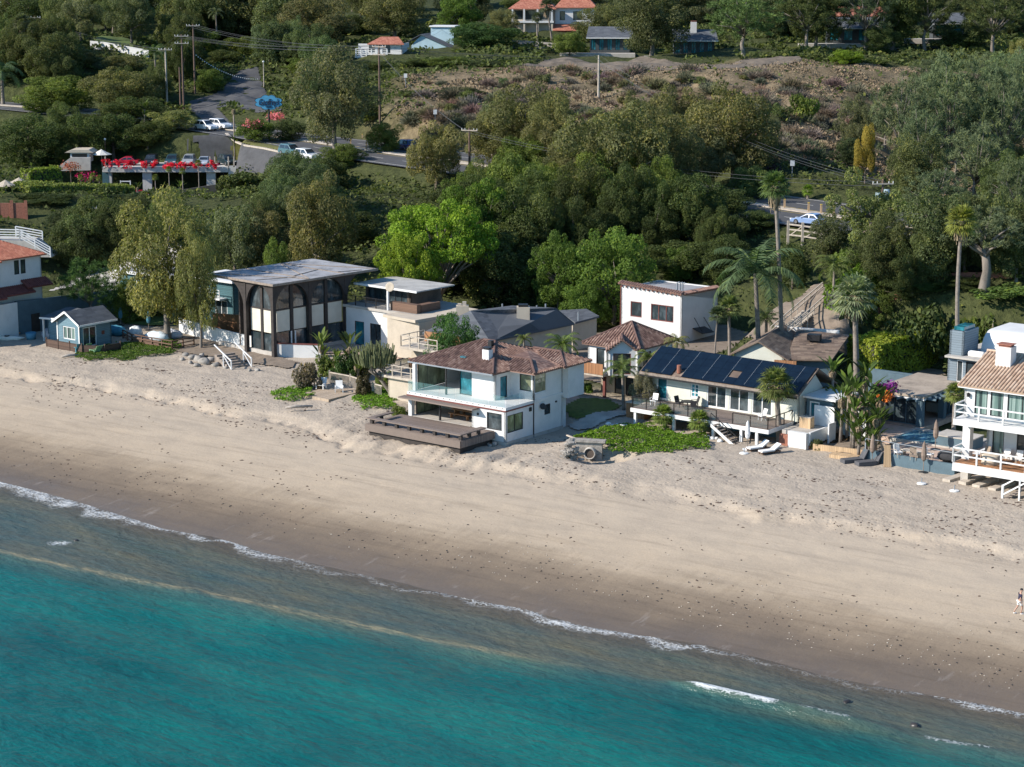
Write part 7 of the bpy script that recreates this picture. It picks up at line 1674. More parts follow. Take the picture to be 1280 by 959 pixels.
def hedge(lab, a, b, th, hgt, col, col2=None, n=7000, name='hedge', seed=1):
    """clipped hedge: leaf shell over a box between two ground points"""
    a, b = Vector(a), Vector(b)
    for q in (a, b):
        if seed != 2: q.z = max(q.z, gz(q.x, q.y))
    L = (b - a).length; r = np.random.default_rng(seed); u = (b - a).normalized(); v = Vector((-u.y, u.x, 0)).normalized()
    o = thing(name, lab, 'hedge', (0, 0, 0)); q = r.uniform(0, 1, (n, 3)); f = r.integers(0, 5, n)
    q[f <= 1, 2] = 1; q[f == 2, 1] = 0; q[f == 3, 1] = 1; q[f == 4, 0] = np.round(q[f == 4, 0])
    p = np.array(a)[None] + q[:, :1] * np.array(b - a)[None] + (q[:, 1:2] - .5) * th * np.array(v)[None]; p[:, 2] += q[:, 2] * hgt
    p[:, 2] += fbm(p[:, 0] / 1.3, p[:, 1] / 1.3, 3, seed) * .45 * q[:, 2]; p += r.normal(size=p.shape) * .08
    nor = np.zeros((n, 3)); nor[f <= 1, 2] = 1; nor[f == 2] = -np.array(v); nor[f == 3] = np.array(v); nor[f == 4] = np.array(u); nor = unit(nor + r.normal(size=(n, 3)) * .55); tan = unit(np.cross(nor, r.normal(size=(n, 3)))); bi = np.cross(nor, tan); l = r.uniform(.22, .42, n)[:, None]
    V = np.stack([p - tan * l * .5, p + bi * l * .35, p + tan * l * .5, p - bi * l * .35], 1).reshape(-1, 3)
    link('foliage', npmesh('foliage', V, np.arange(n * 4).reshape(n, 4), 'leaf', {'rnd': r.uniform(0, 1, n)}), o, col)
    m = MB(); vv = v * th * .4; m.prism([a - vv, b - vv, b + vv, a + vv], (0, 0, hgt * .9)); m.build('branches', 'hillside_dark', o); return o
hedge('tall clipped hedge with a bright yellow green top behind the pool pavilion', at(1078, 472, 3.2), at(1186, 450, 3.2), 4.0, 3.8, (.22, .255, .035), n=18000, seed=2)
hedge('bright green hedge at the foot of the grey green fan palm', at(1040, 446, 3.4), at(1082, 440, 3.4), 3.0, 2.4, (.12, .19, .03), n=3500, seed=3)
hedge('second hedge row below the brick planter wall', at(1090, 425, 4.6), at(1190, 428, 4.6), 3.0, 1.8, (.10, .14, .035), n=5000, seed=4)
hedge('long clipped hedge along the terrace below the parking deck', atD(28, 262, 303), atD(160, 260, 314), 5.0, 1.8, (.15, .175, .045), n=9000, seed=5)
hedge('short bright hedge beside the white terrace fence', atD(32, 232, 318), atD(72, 226, 322), 2.5, 2.2, (.17, .21, .035), n=2500, seed=6)
# ---------------------------------------------------------------- palms and other big leaved plants
def strips(name, S, mt):
    """S: list of (list of (left, right) points): ribbons -> one mesh with per-face tone"""
    V = []; F = []; T = []; r = random.Random(1)
    for rows in S:
        t = r.random()
        for (a, b), (c, d) in zip(rows[:-1], rows[1:]):
            k = len(V); V += [a, b, d, c]; F.append((k, k + 1, k + 2, k + 3)); T.append(t)
    return npmesh(name, np.array([tuple(v) for v in V]), np.array(F), mt, {'rnd': np.array(T)})
def fan_crown(seed, n=46, pet=.9, bl=1.0):
    r = random.Random(seed); S = []
    for i in range(n):
        az = i * 2.399 + r.uniform(-.2, .2); el = math.radians(80 - 115 * (i / n) + r.uniform(-8, 8))
        d = Vector((math.cos(az) * math.cos(el), math.sin(az) * math.cos(el), math.sin(el))); sd_ = Vector((-math.sin(az), math.cos(az), 0)); up = sd_.cross(d) * -1
        tip = d * pet + Vector((0, 0, -.10 * pet * (1 - el))); q = sd_ * .03; S.append([(-q, q), (tip - q, tip + q)])
        for j in range(15):
            a = math.radians(-95 + 190 * j / 14 + r.uniform(-4, 4)); v = (d * math.cos(a) + sd_ * math.sin(a)).normalized(); L = bl * (.75 + .25 * math.cos(a)) * r.uniform(.85, 1.1); w_ = v.cross(up).normalized() * .055
            m1 = tip + v * L * .55; e = tip + v * L + Vector((0, 0, -.28 * L * r.uniform(.5, 1.4))); S.append([(tip - w_ * .4, tip + w_ * .4), (m1 - w_, m1 + w_), (e - w_ * .15, e + w_ * .15)])
    return strips('fronds', S, 'leaf')
def fan_skirt(seed, n=70, ln=1.7):
    r = random.Random(seed); S = []
    for i in range(n):
        az = r.uniform(0, 6.28); d = Vector((math.cos(az), math.sin(az), 0)); s_ = Vector((-math.sin(az), math.cos(az), 0)) * r.uniform(.06, .16); z = r.uniform(-.5, .1)
        a = d * .15 + Vector((0, 0, z)); b = d * r.uniform(.45, .85) + Vector((0, 0, z - .35)); c = d * r.uniform(.35, .75) + Vector((0, 0, z - r.uniform(.8, ln)))
        S.append([(a - s_ * .4, a + s_ * .4), (b - s_, b + s_), (c - s_ * .7, c + s_ * .7)])
    return strips('skirt', S, 'dead_frond')
def feather_crown(seed, n=17, L=2.9, droop=1.0, lf=.62):
    r = random.Random(seed); S = []
    for i in range(n):
        az = i * 2.399 + r.uniform(-.3, .3); el = math.radians(78 - 82 * i / n + r.uniform(-6, 6)); h = Vector((math.cos(az), math.sin(az), 0)); s_ = Vector((-math.sin(az), math.cos(az), 0)); p = Vector((0, 0, 0)); P = [p]; k = 12; e = el
        for j in range(k):
            p = p + (h * math.cos(e) + Vector((0, 0, math.sin(e)))) * (L / k); e -= droop * (.09 + .012 * j); P.append(p)
        q = s_ * .025; S.append([(a - q, a + q) for a in P])
        for j in range(2, k + 1):
            for u in (0, .33, .66):
                a = P[j - 1].lerp(P[j], u); t = (P[j] - P[j - 1]).normalized(); ll = lf * (.55 + .45 * math.sin(math.pi * j / (k + 1)))
                for sg in (-1, 1):
                    v = (s_ * sg * .8 + t * .5 + Vector((0, 0, -.45 * r.uniform(.5, 1.5)))).normalized(); w_ = t * .035; b = a + v * ll
                    S.append([(a - w_, a + w_), (b - w_ * .3, b + w_ * .3)])
    return strips('fronds', S, 'leaf')
def paddle_plant(seed, n=13, H=2.4):
    r = random.Random(seed); S = []
    for i in range(n):
        az = r.uniform(0, 6.28); lean = r.uniform(.08, .6); h = Vector((math.cos(az), math.sin(az), 0)); s_ = Vector((-math.sin(az), math.cos(az), 0)); pl = H * r.uniform(.3, .62); base = h * .08; a = base + (h * lean + Vector((0, 0, 1))).normalized() * pl; q = s_ * .03
        S.append([(base - q, base + q), (a - q, a + q)]); rows = []; L = H * r.uniform(.42, .6); d = (h * (lean + .15) + Vector((0, 0, 1))).normalized()
        for j in range(6):
            u = j / 5; w_ = s_ * (.19 * H / 2.4 * math.sin(math.pi * min(.98, u * .85 + .1))); c = a + d * L * u + h * (.35 * u * u * L) + Vector((0, 0, -.18 * u * u * L)); rows.append((c - w_, c + w_))
        S.append(rows)
    return strips('leaves', S, 'leaf')
FAN = [fan_crown(1), fan_crown(2)]; SKIRT = [fan_skirt(1), fan_skirt(2)]; FEATHER = [feather_crown(3), feather_crown(4, 15, 2.6, 1.15)]; PADDLE = [paddle_plant(5), paddle_plant(6), paddle_plant(7, 10)]
def palm(kind, px, py, D, crown_px, label, base=None, bend=0, skirt=1.0, col=(0.088, 0.128, 0.041), rt=.2, group=None):
    """palm whose growing tip shows at (px, py); base = picture column of the trunk foot"""
    T = atD(px, py, D); bx = atD(base if base is not None else px, py, D).x; z0 = gz(bx, D) - .3
    o = thing(kind + '_palm', label, 'palm tree', (bx, D, z0), 0, group); H = T.z - z0; sc = crown_px * D / FOC / (3.6 if kind == 'fan' else 5.0); dx = T.x - bx; m = MB()
    m.tube([(dx * (u ** 1.3) + bend * math.sin(math.pi * u), 0, H * u) for u in [i / 8 for i in range(9)]], [rt * (1.45 if i == 0 else 1.1 - .045 * i) for i in range(9)], 9); m.build('trunk', 'palm_bark', o, True)
    c = link('fronds', (FAN if kind == 'fan' else FEATHER)[len(label) % 2], o, col); c.location = (dx, 0, H); c.scale = (sc,) * 3; c.rotation_euler = (0, 0, len(label) * .7)
    if kind == 'fan' and skirt:
        s = link('skirt', SKIRT[len(label) % 2], o); s.location = (dx, 0, H); s.scale = (sc * .85, sc * .85, sc * skirt)
    return o
def plants():
    palm('fan', 969, 233, 206, 46, 'tallest skinny fan palm with a hanging tan skirt behind the solar house', 984, skirt=1.35, rt=.24)
    palm('feather', 944, 342, 205, 130, 'large feather palm with arching fronds left of the tallest skinny palm', 952, col=(0.078, 0.115, 0.054), rt=.27)
    palm('fan', 1068, 370, 196, 66, 'broad grey green fan palm in front of the hillside stairs', 1075, skirt=1.0, col=(0.176, 0.203, 0.115), rt=.3)
    palm('fan', 1202, 277, 192, 50, 'tall yellowish fan palm leaning above the grey modern house', 1213, bend=-.5, skirt=1.1, col=(0.169, 0.182, 0.041), rt=.22)
    palm('fan', 970, 482, 177.5, 56, 'stout fan palm with a thick dry collar at the right end of the sea deck', 976, skirt=.75, col=(0.115, 0.135, 0.043), rt=.26)
    palm('fan', 829, 519, 182, 34, 'small fan palm on the ice plant left of the solar house stairs', 833, skirt=.5, col=(0.135, 0.176, 0.041), rt=.18)
    palm('fan', 874, 526, 179.5, 34, 'small fan palm on the ice plant near the solar house stairs', 876, skirt=.5, col=(0.135, 0.176, 0.041), rt=.18)
    palm('fan', 911, 385, 204, 40, 'small fan palm with a pale trunk beside the white tower house', 914, skirt=.5, col=(0.135, 0.162, 0.061), rt=.18)
    palm('fan', 897, 394, 202, 28, 'thin little fan palm touching the shaded wall of the tower house', 893, skirt=0, col=(0.061, 0.081, 0.041), rt=.1)
    palm('feather', 1043, 334, 214, 62, 'feather palm behind the broad grey green fan palm', 1043, col=(0.101, 0.128, 0.041), rt=.17)
    palm('feather', 703, 432, 200, 52, 'bushy feather palm between white beach house and guest house', 703, col=(0.095, 0.135, 0.034)); palm('feather', 655, 424, 201, 30, 'small feather palm above the white beach house roof', 655, col=(0.101, 0.121, 0.041), rt=.12)
    palm('feather', 778, 462, 190, 52, 'feather palm in front of the guest house bay', 780, col=(0.101, 0.135, 0.047), rt=.16); palm('feather', 812, 448, 191, 46, 'feather palm left of the solar panel roof', 812, col=(0.128, 0.155, 0.047), rt=.15); palm('feather', 846, 428, 196, 40, 'low yellowish palm between solar roof and white tower', 846, col=(0.162, 0.162, 0.068), rt=.15)
    palm('feather', 958, 400, 212, 50, 'dark low palm behind the pale green shed', 958, col=(0.061, 0.081, 0.038), rt=.2); palm('fan', 1010, 238, 275, 18, 'small bright fan palm on the verge beyond the road', 1010, skirt=0, col=(0.121, 0.189, 0.027)); palm('fan', 1194, 492, 176, 34, 'fan palm between the blue pool pavilion and the villa', 1194, skirt=.6, col=(0.162, 0.189, 0.054))
    palm('feather', 2, 92, 392, 66, 'dark date palm at the left picture edge', 2, col=(0.068, 0.101, 0.047), rt=.35); palm('fan', 27, 28, 420, 26, 'tall fan palm rising in the top left corner', 32, skirt=1.4, col=(0.108, 0.115, 0.061), rt=.25); palm('feather', 193, 66, 398, 34, 'slim feather palm left of the roadside utility poles', 195, col=(0.081, 0.115, 0.041), rt=.2)
    palm('fan', 683, 8, 448, 22, 'fan palm before the terracotta mansion', 690, skirt=1.2, col=(0.068, 0.081, 0.047)); palm('fan', 671, 22, 446, 16, 'shorter fan palm by the mansion veranda', 672, skirt=.8, col=(0.081, 0.095, 0.054))
    palm('feather', 118, 168, 356, 30, 'shaded feather palm behind the parking deck parasol', 118, col=(0.054, 0.074, 0.041), rt=.18); palm('feather', 270, 16, 455, 26, 'feather palm above the string of lights', 270, col=(0.081, 0.095, 0.047), rt=.18)
    for i, (x, y) in enumerate(((101, 222), (116, 220), (124, 223), (194, 222), (211, 212), (228, 214), (248, 204))): palm('fan', x, y, 328 - i, 10, 'slender little palm growing before the parking deck', x, skirt=0, col=(0.135, 0.162, 0.041), rt=.09, group='slender palms before the parking deck')
    def paddles(lab, spots, col, cat='plant', name='bird_of_paradise'):
        for i, (x, y, h, D) in enumerate(spots):
            P = atD(x, y, D) if D else at(x, y, 3.0); o = thing(name, lab[i % len(lab)] if isinstance(lab, list) else lab, cat, (P.x, P.y, gz(P.x, P.y) - .2), i * 1.9); zz = P.z - o.location.z; me = PADDLE[i % 3]
            if zz > .8: m = MB(); m.tube([(0, 0, 0), (.1, .05, zz)], [.16, .12], 7); m.build('stem', 'palm_bark', o, True)
            l = link('leaves', me, o, [c * random.Random(i).uniform(.5, 1.15) for c in col]); l.location.z = max(0, zz); l.scale = (h / 3.9,) * 3; l2 = link('leaves', PADDLE[(i + 1) % 3], o, [c * random.Random(i + 50).uniform(.6, 1.0) for c in col]); l2.location.z = max(0, zz) * .45; l2.scale = (h / 3.8,) * 3; l2.rotation_euler = (0, 0, 1.3)
            s = link('dead_leaves', SKIRT[i % 2], o); s.location = (0, 0, max(0, zz) + .5); s.scale = (h / 7, h / 7, h / 7)
    L = lambda w_: f'paddle leaved bird of paradise {w_}'
    paddles([L(q) for q in ('at the end of the white wall by the pavilion', 'next right in front of the shaded terrace house', 'low in front of the terrace house doors', 'beside the candelabra cactus')], [(402, 437, 3.4, 207), (437, 440, 3.8, 205), (420, 455, 3.0, 204), (446, 462, 3.0, 203)], (.095, .125, .035))
    paddles([L(q) for q in ('tallest in the garden by the pool', 'highest in the middle of the garden left of the pool', 'leaning left above the tan timber frame', 'facing the beach below the tall fan palm', 'beside the purple flowers', 'low beside the blue beach wall', 'standing behind the privacy screen', 'crowded in the middle of the garden', 'low behind the left end of the blue wall', 'in front of the tan timber frame', 'above the purple garden flowers', 'topmost next to the tall fan palm trunk')],
            [(1060, 490, 3.6, 177), (1082, 478, 3.6, 178), (1068, 520, 3.4, 173), (1084, 515, 3.8, 173.5), (1100, 508, 3.4, 175), (1088, 555, 2.8, 170.5), (1040, 470, 3.2, 182), (1066, 500, 3.6, 174.5), (1096, 530, 3.2, 172), (1074, 540, 3.2, 171.5), (1052, 505, 3.2, 176), (1090, 495, 3.8, 176)], (.075, .115, .028))
    paddles([L(q) for q in ('left of the parking deck columns', 'in front of the lower red car', 'right below the parking deck', 'behind the traffic island', 'at the tip of the traffic island')], [(112, 232, 2.6, 327), (172, 238, 2.4, 326), (225, 238, 3.2, 326), (180, 140, 3.6, 362), (292, 140, 3.4, 350)], (.08, .11, .03))
    P = at(497, 497, 2.9); o = thing('candelabra_cactus', 'tall candelabra cactus tree with leaning trunk beside the beige balconies', 'cactus', P); m = MB(); cx = atD(468, 440, P.y).x - P.x; zt = atD(468, 468, P.y).z - P.z
    m.tube([(0, 0, -.4), (cx * .45, 0, zt * .4), (cx * .75, 0, zt * .8), (cx * .8, 0, zt * 1.15)], [.26, .2, .17, .12], 8); r = random.Random(4)
    for i in range(7): m.tube([(cx * .7, 0, zt * .75), (cx * .85 + r.uniform(-1, 1), r.uniform(-.8, .8), zt * 1.15), (cx + r.uniform(-1.4, 1.4), r.uniform(-1.2, 1.2), zt * 1.5)], [.13, .1, .09], 6)
    m.build('trunk', 'pale_bark', o, True); m = MB()
    for i in range(230):
        a, q = r.uniform(0, 6.28), r.uniform(0, 1) ** .5; x, y = cx + math.cos(a) * 1.9 * q, math.sin(a) * 1.7 * q; z = zt * (1.2 + .1 * r.random()) + .5 * q; m.tube([(x * 1.0, y, z), (x + (x - cx) * .18, y * 1.1, z + r.uniform(1.0, 2.6) * (1.15 - .5 * q))], [.065, .05], 5)
    m.build('branches', 'tint_plant', o, color=(.125, .14, .06))
    def iceplant(lab, px, col=(0.115, 0.209, 0.024), dense=26):
        Pp = [(at(*q, 2.9).x, at(*q, 2.9).y) for q in px]; xs = [q[0] for q in Pp]; ys = [q[1] for q in Pp]; r = np.random.default_rng(len(lab)); A = (max(xs) - min(xs)) * (max(ys) - min(ys)); n = int(A * dense * 5)
        X = r.uniform(min(xs), max(xs), n); Y = r.uniform(min(ys), max(ys), n); k = inpoly(X + fbm(X * .9, Y * .9, 4, 7) * 1.7, Y + fbm(X * .9, Y * .9, 4, 8) * 1.7, Pp); X, Y = X[k], Y[k]; Z = height(X, Y, False) + .10 + np.maximum(0, fbm(X / 1.4, Y / 1.4, 3, 5) + .15) * .4 + r.uniform(0, .1, len(X)); p = np.stack([X, Y, Z], 1); n = len(p)
        nor = unit(r.normal(size=(n, 3)) * .55 + np.array([0, 0, 1.0])); tan = unit(np.cross(nor, r.normal(size=(n, 3)))); bi = np.cross(nor, tan); l = r.uniform(.12, .26, n)[:, None]
        V = np.stack([p - tan * l * .5, p + bi * l * .35, p + tan * l * .5, p - bi * l * .35], 1).reshape(-1, 3); tag(link('ice_plant', npmesh('ice_plant', V, np.arange(n * 4).reshape(n, 4), 'leaf', {'rnd': r.uniform(0, 1, n)}), None, col), lab, 'ground cover', None, 'stuff')
    iceplant('dark green ice plant patch before the blue cottage deck', [(92, 444), (110, 438), (150, 432), (190, 430), (222, 428), (228, 436), (215, 444), (160, 450), (110, 451)], (.075, .12, .024))
    iceplant('bright ice plant patch left of the sunken deck', [(337, 494), (352, 486), (380, 483), (396, 488), (388, 494), (372, 500), (345, 500)]); iceplant('bright ice plant patch right of the sunken deck', [(440, 498), (462, 491), (486, 488), (497, 500), (488, 511), (460, 511)])
    iceplant('wide ice plant mound before the solar house', [(716, 541), (736, 535), (775, 532), (830, 536), (880, 548), (893, 556), (880, 563), (840, 567), (790, 566), (752, 558), (730, 550)], (.10, .175, .018), 30); iceplant('purple flowering plants beside the timber frame', [(1018, 548), (1045, 542), (1090, 545), (1085, 556), (1040, 560)], (.07, .05, .035))
    r = np.random.default_rng(2)
    for lab, x, y, D, w_, col, n in (('purple bougainvillea by the pool pavilion corner', 1107, 484, 181, 1.5, (.16, .03, .17), 260), ('orange flowers beside the purple bougainvillea', 1104, 497, 180, 1.0, (.5, .16, .04), 160), ('pink blossom on the island under the sign', 316, 155, 344, 1.9, (.5, .13, .16), 300), ('pink blossom behind the sign post', 346, 146, 352, 2.0, (.5, .15, .18), 300), ('red bougainvillea hanging from the hilltop garden wall', 82, 64, 428, 4.5, (.32, .04, .07), 300), ('orange bush by the grey retaining wall', 88, 208, 338, 2.0, (.38, .12, .07), 220), ('magenta bush left below the parking deck', 109, 221, 334, 2.2, (.34, .01, .10), 200), ('red flowers on the bank under the bluff', 664, 190, 316, 1.5, (.5, .02, .05), 150)):
        P = atD(x, y, D); V, F, t = leaves([((0, 0, 0), (w_, w_ * .7, w_ * .45)), ((w_ * .4, .1, .2), w_ * .4), ((-w_ * .4, 0, .1), w_ * .45)], n, .3, .26, int(x), shell=(.2, 1), cull=False); o = thing('flowering_bush', lab, 'flowers', P); link('blossom', npmesh('blossom', V, F, 'petal', {'rnd': t}), o, col); k = MB(); k.tube([(0, 0, gz(P.x, P.y) - P.z - .2), (0, 0, 0)], .06, 5); k.build('stem', 'bark', o)
tintmat('tint_plant', .8, .35, 3); plants()
def filler_trees():
    """the dense dark woodland between the named trees, each a tree of its own"""
    r = random.Random(21)
    Z = [  # picture zone of the foot, count, height range (m), tint, label, group
        (490, 960, 300, 372, 34, (6.5, 11), DARK, 'dense dark tree in the shaded wood behind the beach houses'), (560, 900, 225, 300, 26, (6, 9.5), MID, 'mid green tree on the wooded slope below the road'),
        (20, 330, 262, 340, 30, (5, 8.5), (.066, .08, .03), 'dark bushy tree on the slope under the restaurant terrace'), (340, 480, 235, 320, 14, (5, 8), (.075, .095, .042), 'small tree on the slope left of the road edge'),
        (0, 240, 60, 190, 40, (6, 10), (.07, .082, .03), 'dark tree on the hillside above the restaurant'), (0, 560, 10, 62, 44, (9, 14), (.078, .088, .036), 'dark tree of the hilltop woods at the top left'),
        (560, 1280, 5, 52, 50, (9, 15), (.068, .08, .034), 'dark tree of the hilltop woods at the top right'), (1090, 1290, 240, 372, 30, (5, 10), (.085, .10, .04), 'dark green tree under the pines on the right slope'), (1090, 1290, 120, 240, 26, (7, 12), PINE, 'pine filling the right hand pine wood'),
        (330, 480, 60, 140, 18, (6, 11), (.082, .105, .045), 'green tree between the sign and the hill houses'), (880, 1010, 300, 345, 8, (4, 7), DARK, 'dark bush beside the tall skinny palm')]
    for x0, x1, y0, y1, k, hr, col, lab in Z:
        c = 0; tries = 0
        while c < k and tries < 400:
            tries += 1; px, py = r.uniform(x0, x1), r.uniform(y0, y1); g = ground(px, py, 205, 600); d, _ = road_near(np.array([g.x]), np.array([g.y]))
            if d[0] < 13 or any(inpoly(np.array([g.x]), np.array([g.y]), P)[0] for P in CLEAR_POLY): continue
            if any(abs(g.x - a) < b and abs(g.y - e) < f for a, e, b, f in KEEP): continue
            hgt = r.uniform(*hr); top = g.z + hgt
            tpy = 479.5 - FOC * ((g.y) * math.sin(PITCH) + (top - CAMH) * math.cos(PITCH)) / (g.y * math.cos(PITCH) - (top - CAMH) * math.sin(PITCH))
            hw = hgt * .5 / g.y * FOC
            if any(a < px + hw and px - hw < b and e < py and tpy < f for a, b, e, f in SEE): continue
            kind = 'pine' if 'pine fill' in lab else r.choice(['broadleaf', 'lifted', 'eucalypt', 'willow']); tk, cr, H0, W0 = PROTO[kind][r.randrange(3)]; w_ = hgt * (r.uniform(.85, 1.2) if kind == 'broadleaf' else r.uniform(.65, 1.0))
            o = thing(NAMES[kind], lab, 'tree', (g.x, g.y, g.z - .4), r.uniform(0, 6.28), lab.replace('tree', 'trees', 1), (w_ / W0, w_ / W0, hgt / H0)); link('trunk', tk, o); v = r.uniform(.75, 1.3); link('crown', cr, o, [q * v * r.uniform(.94, 1.06) for q in col]); c += 1
# places the fillers must keep clear: world boxes (x, y, half x, half y) and picture windows that must stay open
KEEP = [(-57, 350, 17, 22), (-30, 352, 24, 14), (atD(640, 30, 470).x + 6, 472, 14, 10), (8, 232, 0, 0), (-19, 228, 12, 10), (-2, 213, 10, 9), (17, 222, 9, 7), (-45, 245, 9, 6), (-62, 228, 12, 14)]
SEE = [(505, 960, 80, 118), (640, 740, 0, 50), (700, 900, 36, 92), (440, 560, 34, 90), (110, 190, 44, 76), (270, 360, 84, 150), (225, 320, 108, 200), (450, 545, 150, 212), (940, 1050, 225, 420), (1030, 1110, 30, 66), (1160, 1210, 22, 60), (60, 320, 180, 236), (775, 905, 335, 440), (430, 480, 60, 170), (510, 700, 80, 190), (930, 1075, 85, 250), (0, 62, 280, 420), (260, 480, 300, 420)]
filler_trees()
CLEAR += [(atD(762, 72, 418).x, 416, 15), (atD(868, 76, 416).x, 414, 15), (atD(460, 84, 420).x, 420, 9), (atD(535, 76, 428).x, 428, 8), (atD(1068, 60, 430).x, 430, 11), (atD(675, 40, 466).x, 466, 9), (-57, 350, 18), (17, 222, 9), (-19, 228, 10), (-46, 246, 9)]
undergrowth()
# ---------------------------------------------------------------- vehicles
glassmat('car_glass', (.012, .016, .02), 1, .05); simple('tyre', (.02, .02, .021), .9, .2, 6); simple('wheel_rim', (.35, .35, .36), .35, .15, 6, 0, .7); simple('lamp_red', (.35, .02, .015), .3, .1, 4); simple('lamp_clear', (.7, .7, .68), .2, .05, 4)
def car_meshes(kind):
    """body side profile swept across the car with rounded shoulders, plus glass, lamps and wheels"""
    suv = kind == 'suv'; L, Wd, H = (4.7, 1.9, 1.72) if suv else (4.6, 1.82, 1.42); bl = .98 if suv else .86
    low = [(-L / 2, .42), (-L / 2 + .02, bl - .08), (-L / 2 + .15, bl)] + ([(L / 2 - 1.45, bl + .06), (L / 2 - .35, bl - .10)] if suv else [(L / 2 - 1.5, bl + .05), (L / 2 - .35, bl - .13)]) + [(L / 2 - .03, bl - .3), (L / 2, .42), (L / 2 - .1, .27), (-L / 2 + .1, .27)]
    cab = [(-L / 2 + .12, bl), (-L / 2 + .38, H - .05), (-L / 2 + .7, H), (L / 2 - 2.15, H - .02), (L / 2 - 1.25, bl + .05)] if suv else [(-L / 2 + .55, bl), (-L / 2 + 1.25, H - .03), (-L / 2 + 1.7, H), (L / 2 - 2.25, H - .02), (L / 2 - 1.25, bl + .04)]
    def sweep(m, prof, ws):
        n = len(prof); vs = []
        for y, sc in ws: vs += [(x, y, z if sc == 1 else z) for x, z in prof]
        o = len(m.v); m.v += vs; k = len(ws)
        m.f += [tuple(o + i for i in range(n))[::-1], tuple(o + (k - 1) * n + i for i in range(n))] + [(o + j * n + i, o + j * n + (i + 1) % n, o + (j + 1) * n + (i + 1) % n, o + (j + 1) * n + i) for j in range(k - 1) for i in range(n)]
    b = MB(); sweep(b, low, [(-Wd / 2, 1), (Wd / 2, 1)])
    n = len(cab); o = len(b.v)
    for sg in (-1, 1): b.v += [(x, sg * (Wd / 2 - .04 - .2 * (z - bl) / (H - bl)), z) for x, z in cab]
    b.f += [tuple(o + i for i in range(n)), tuple(o + n + i for i in range(n))[::-1]] + [(o + i, o + n + i, o + n + (i + 1) % n, o + (i + 1) % n) for i in range(n)]
    for sg in (-1, 1): b.box(L / 2 - 1.75, sg * (Wd / 2 + .02), bl + .02, L / 2 - 1.6, sg * (Wd / 2 + .16), bl + .14)
    g = MB()
    def side(u): return lambda x, z: (x, u * (Wd / 2 - .03 - .2 * (z - bl) / (H - bl)), z)
    for sg in (-1, 1):
        s = side(sg); x0, x1, x2, x3 = cab[0][0], cab[1][0], cab[3][0], cab[4][0]; zt = H - .14; zb = bl + .07
        xa = x0 + (x1 - x0) * (zb - bl) / (H - bl) + .14; xb = x1 + .12; xc = x2 - .02; xd = x3 - (x3 - x2) * (zb - bl) / (H - bl) - .1; mid = (xa + xd) / 2
        for A, B, Cc, Dd in ((xa, mid - .05, mid - .05, xb), (mid + .05, xd, xc, mid + .05)): g.poly([s(A, zb), s(B, zb), s(Cc, zt), s(Dd, zt)][::sg])
    e = .015
    for (xa, za), (xb, zb), d in ((cab[4], cab[3], 1), (cab[0], cab[1], -1)):
        q = lambda u: (xa + (xb - xa) * u + d * e, za + (zb - za) * u + e); (x0, z0), (x1, z1) = q(.12), q(.9); y0 = Wd / 2 - .16; y1 = Wd / 2 - .3; g.poly([(x0, -y0, z0), (x0, y0, z0), (x1, y1, z1), (x1, -y1, z1)])
    hl = [MB().box(L / 2 - .2, sg * (Wd / 2 - .5), bl - .30, L / 2 + .012, sg * (Wd / 2 - .06), bl - .15) for sg in (-1, 1)]; tl = [MB().box(-L / 2 - .012, sg * (Wd / 2 - .36), bl - .22, -L / 2 + .1, sg * (Wd / 2 - .02), bl - .05) for sg in (-1, 1)]
    wh = []
    for x in (-L / 2 + .85, L / 2 - .9):
        for sg in (-1, 1):
            t = MB(); y = sg * (Wd / 2 - .1); t.tube([(x, y - .11, .34), (x, y + .11, .34)], .34, 14); rm = MB(); rm.tube([(x, y + sg * .10, .34), (x, y + sg * .125, .34)], .2, 10); wh.append((t.mesh('wheel', 'tyre', True), rm.mesh('rim', 'wheel_rim')))
    body = b.mesh('body', 'car_paint'); return dict(body=body, glass=g.mesh('windows', 'car_glass'), hl=[q.mesh('headlight', 'lamp_clear') for q in hl], tl=[q.mesh('tail_light', 'lamp_red') for q in tl], wh=wh)
CARS = {k: car_meshes(k) for k in ('suv', 'sedan')}
def car(kind, col, label, P, yaw):
    o = thing('parked_car' if 'driv' not in label else 'car', label, 'car', P, dg(yaw)); c = CARS[kind]; b = link('body', c['body'], o, col); v = b.modifiers.new('bevel', 'BEVEL'); v.width = .07; v.segments = 3; v.limit_method = 'ANGLE'; v.angle_limit = dg(25)
    link('windows', c['glass'], o)
    for m in c['hl']: link('headlight', m, o)
    for m in c['tl']: link('tail_light', m, o)
    for t, r in c['wh']: q = link('wheel', t, o); link('rim', r, q)
    return o
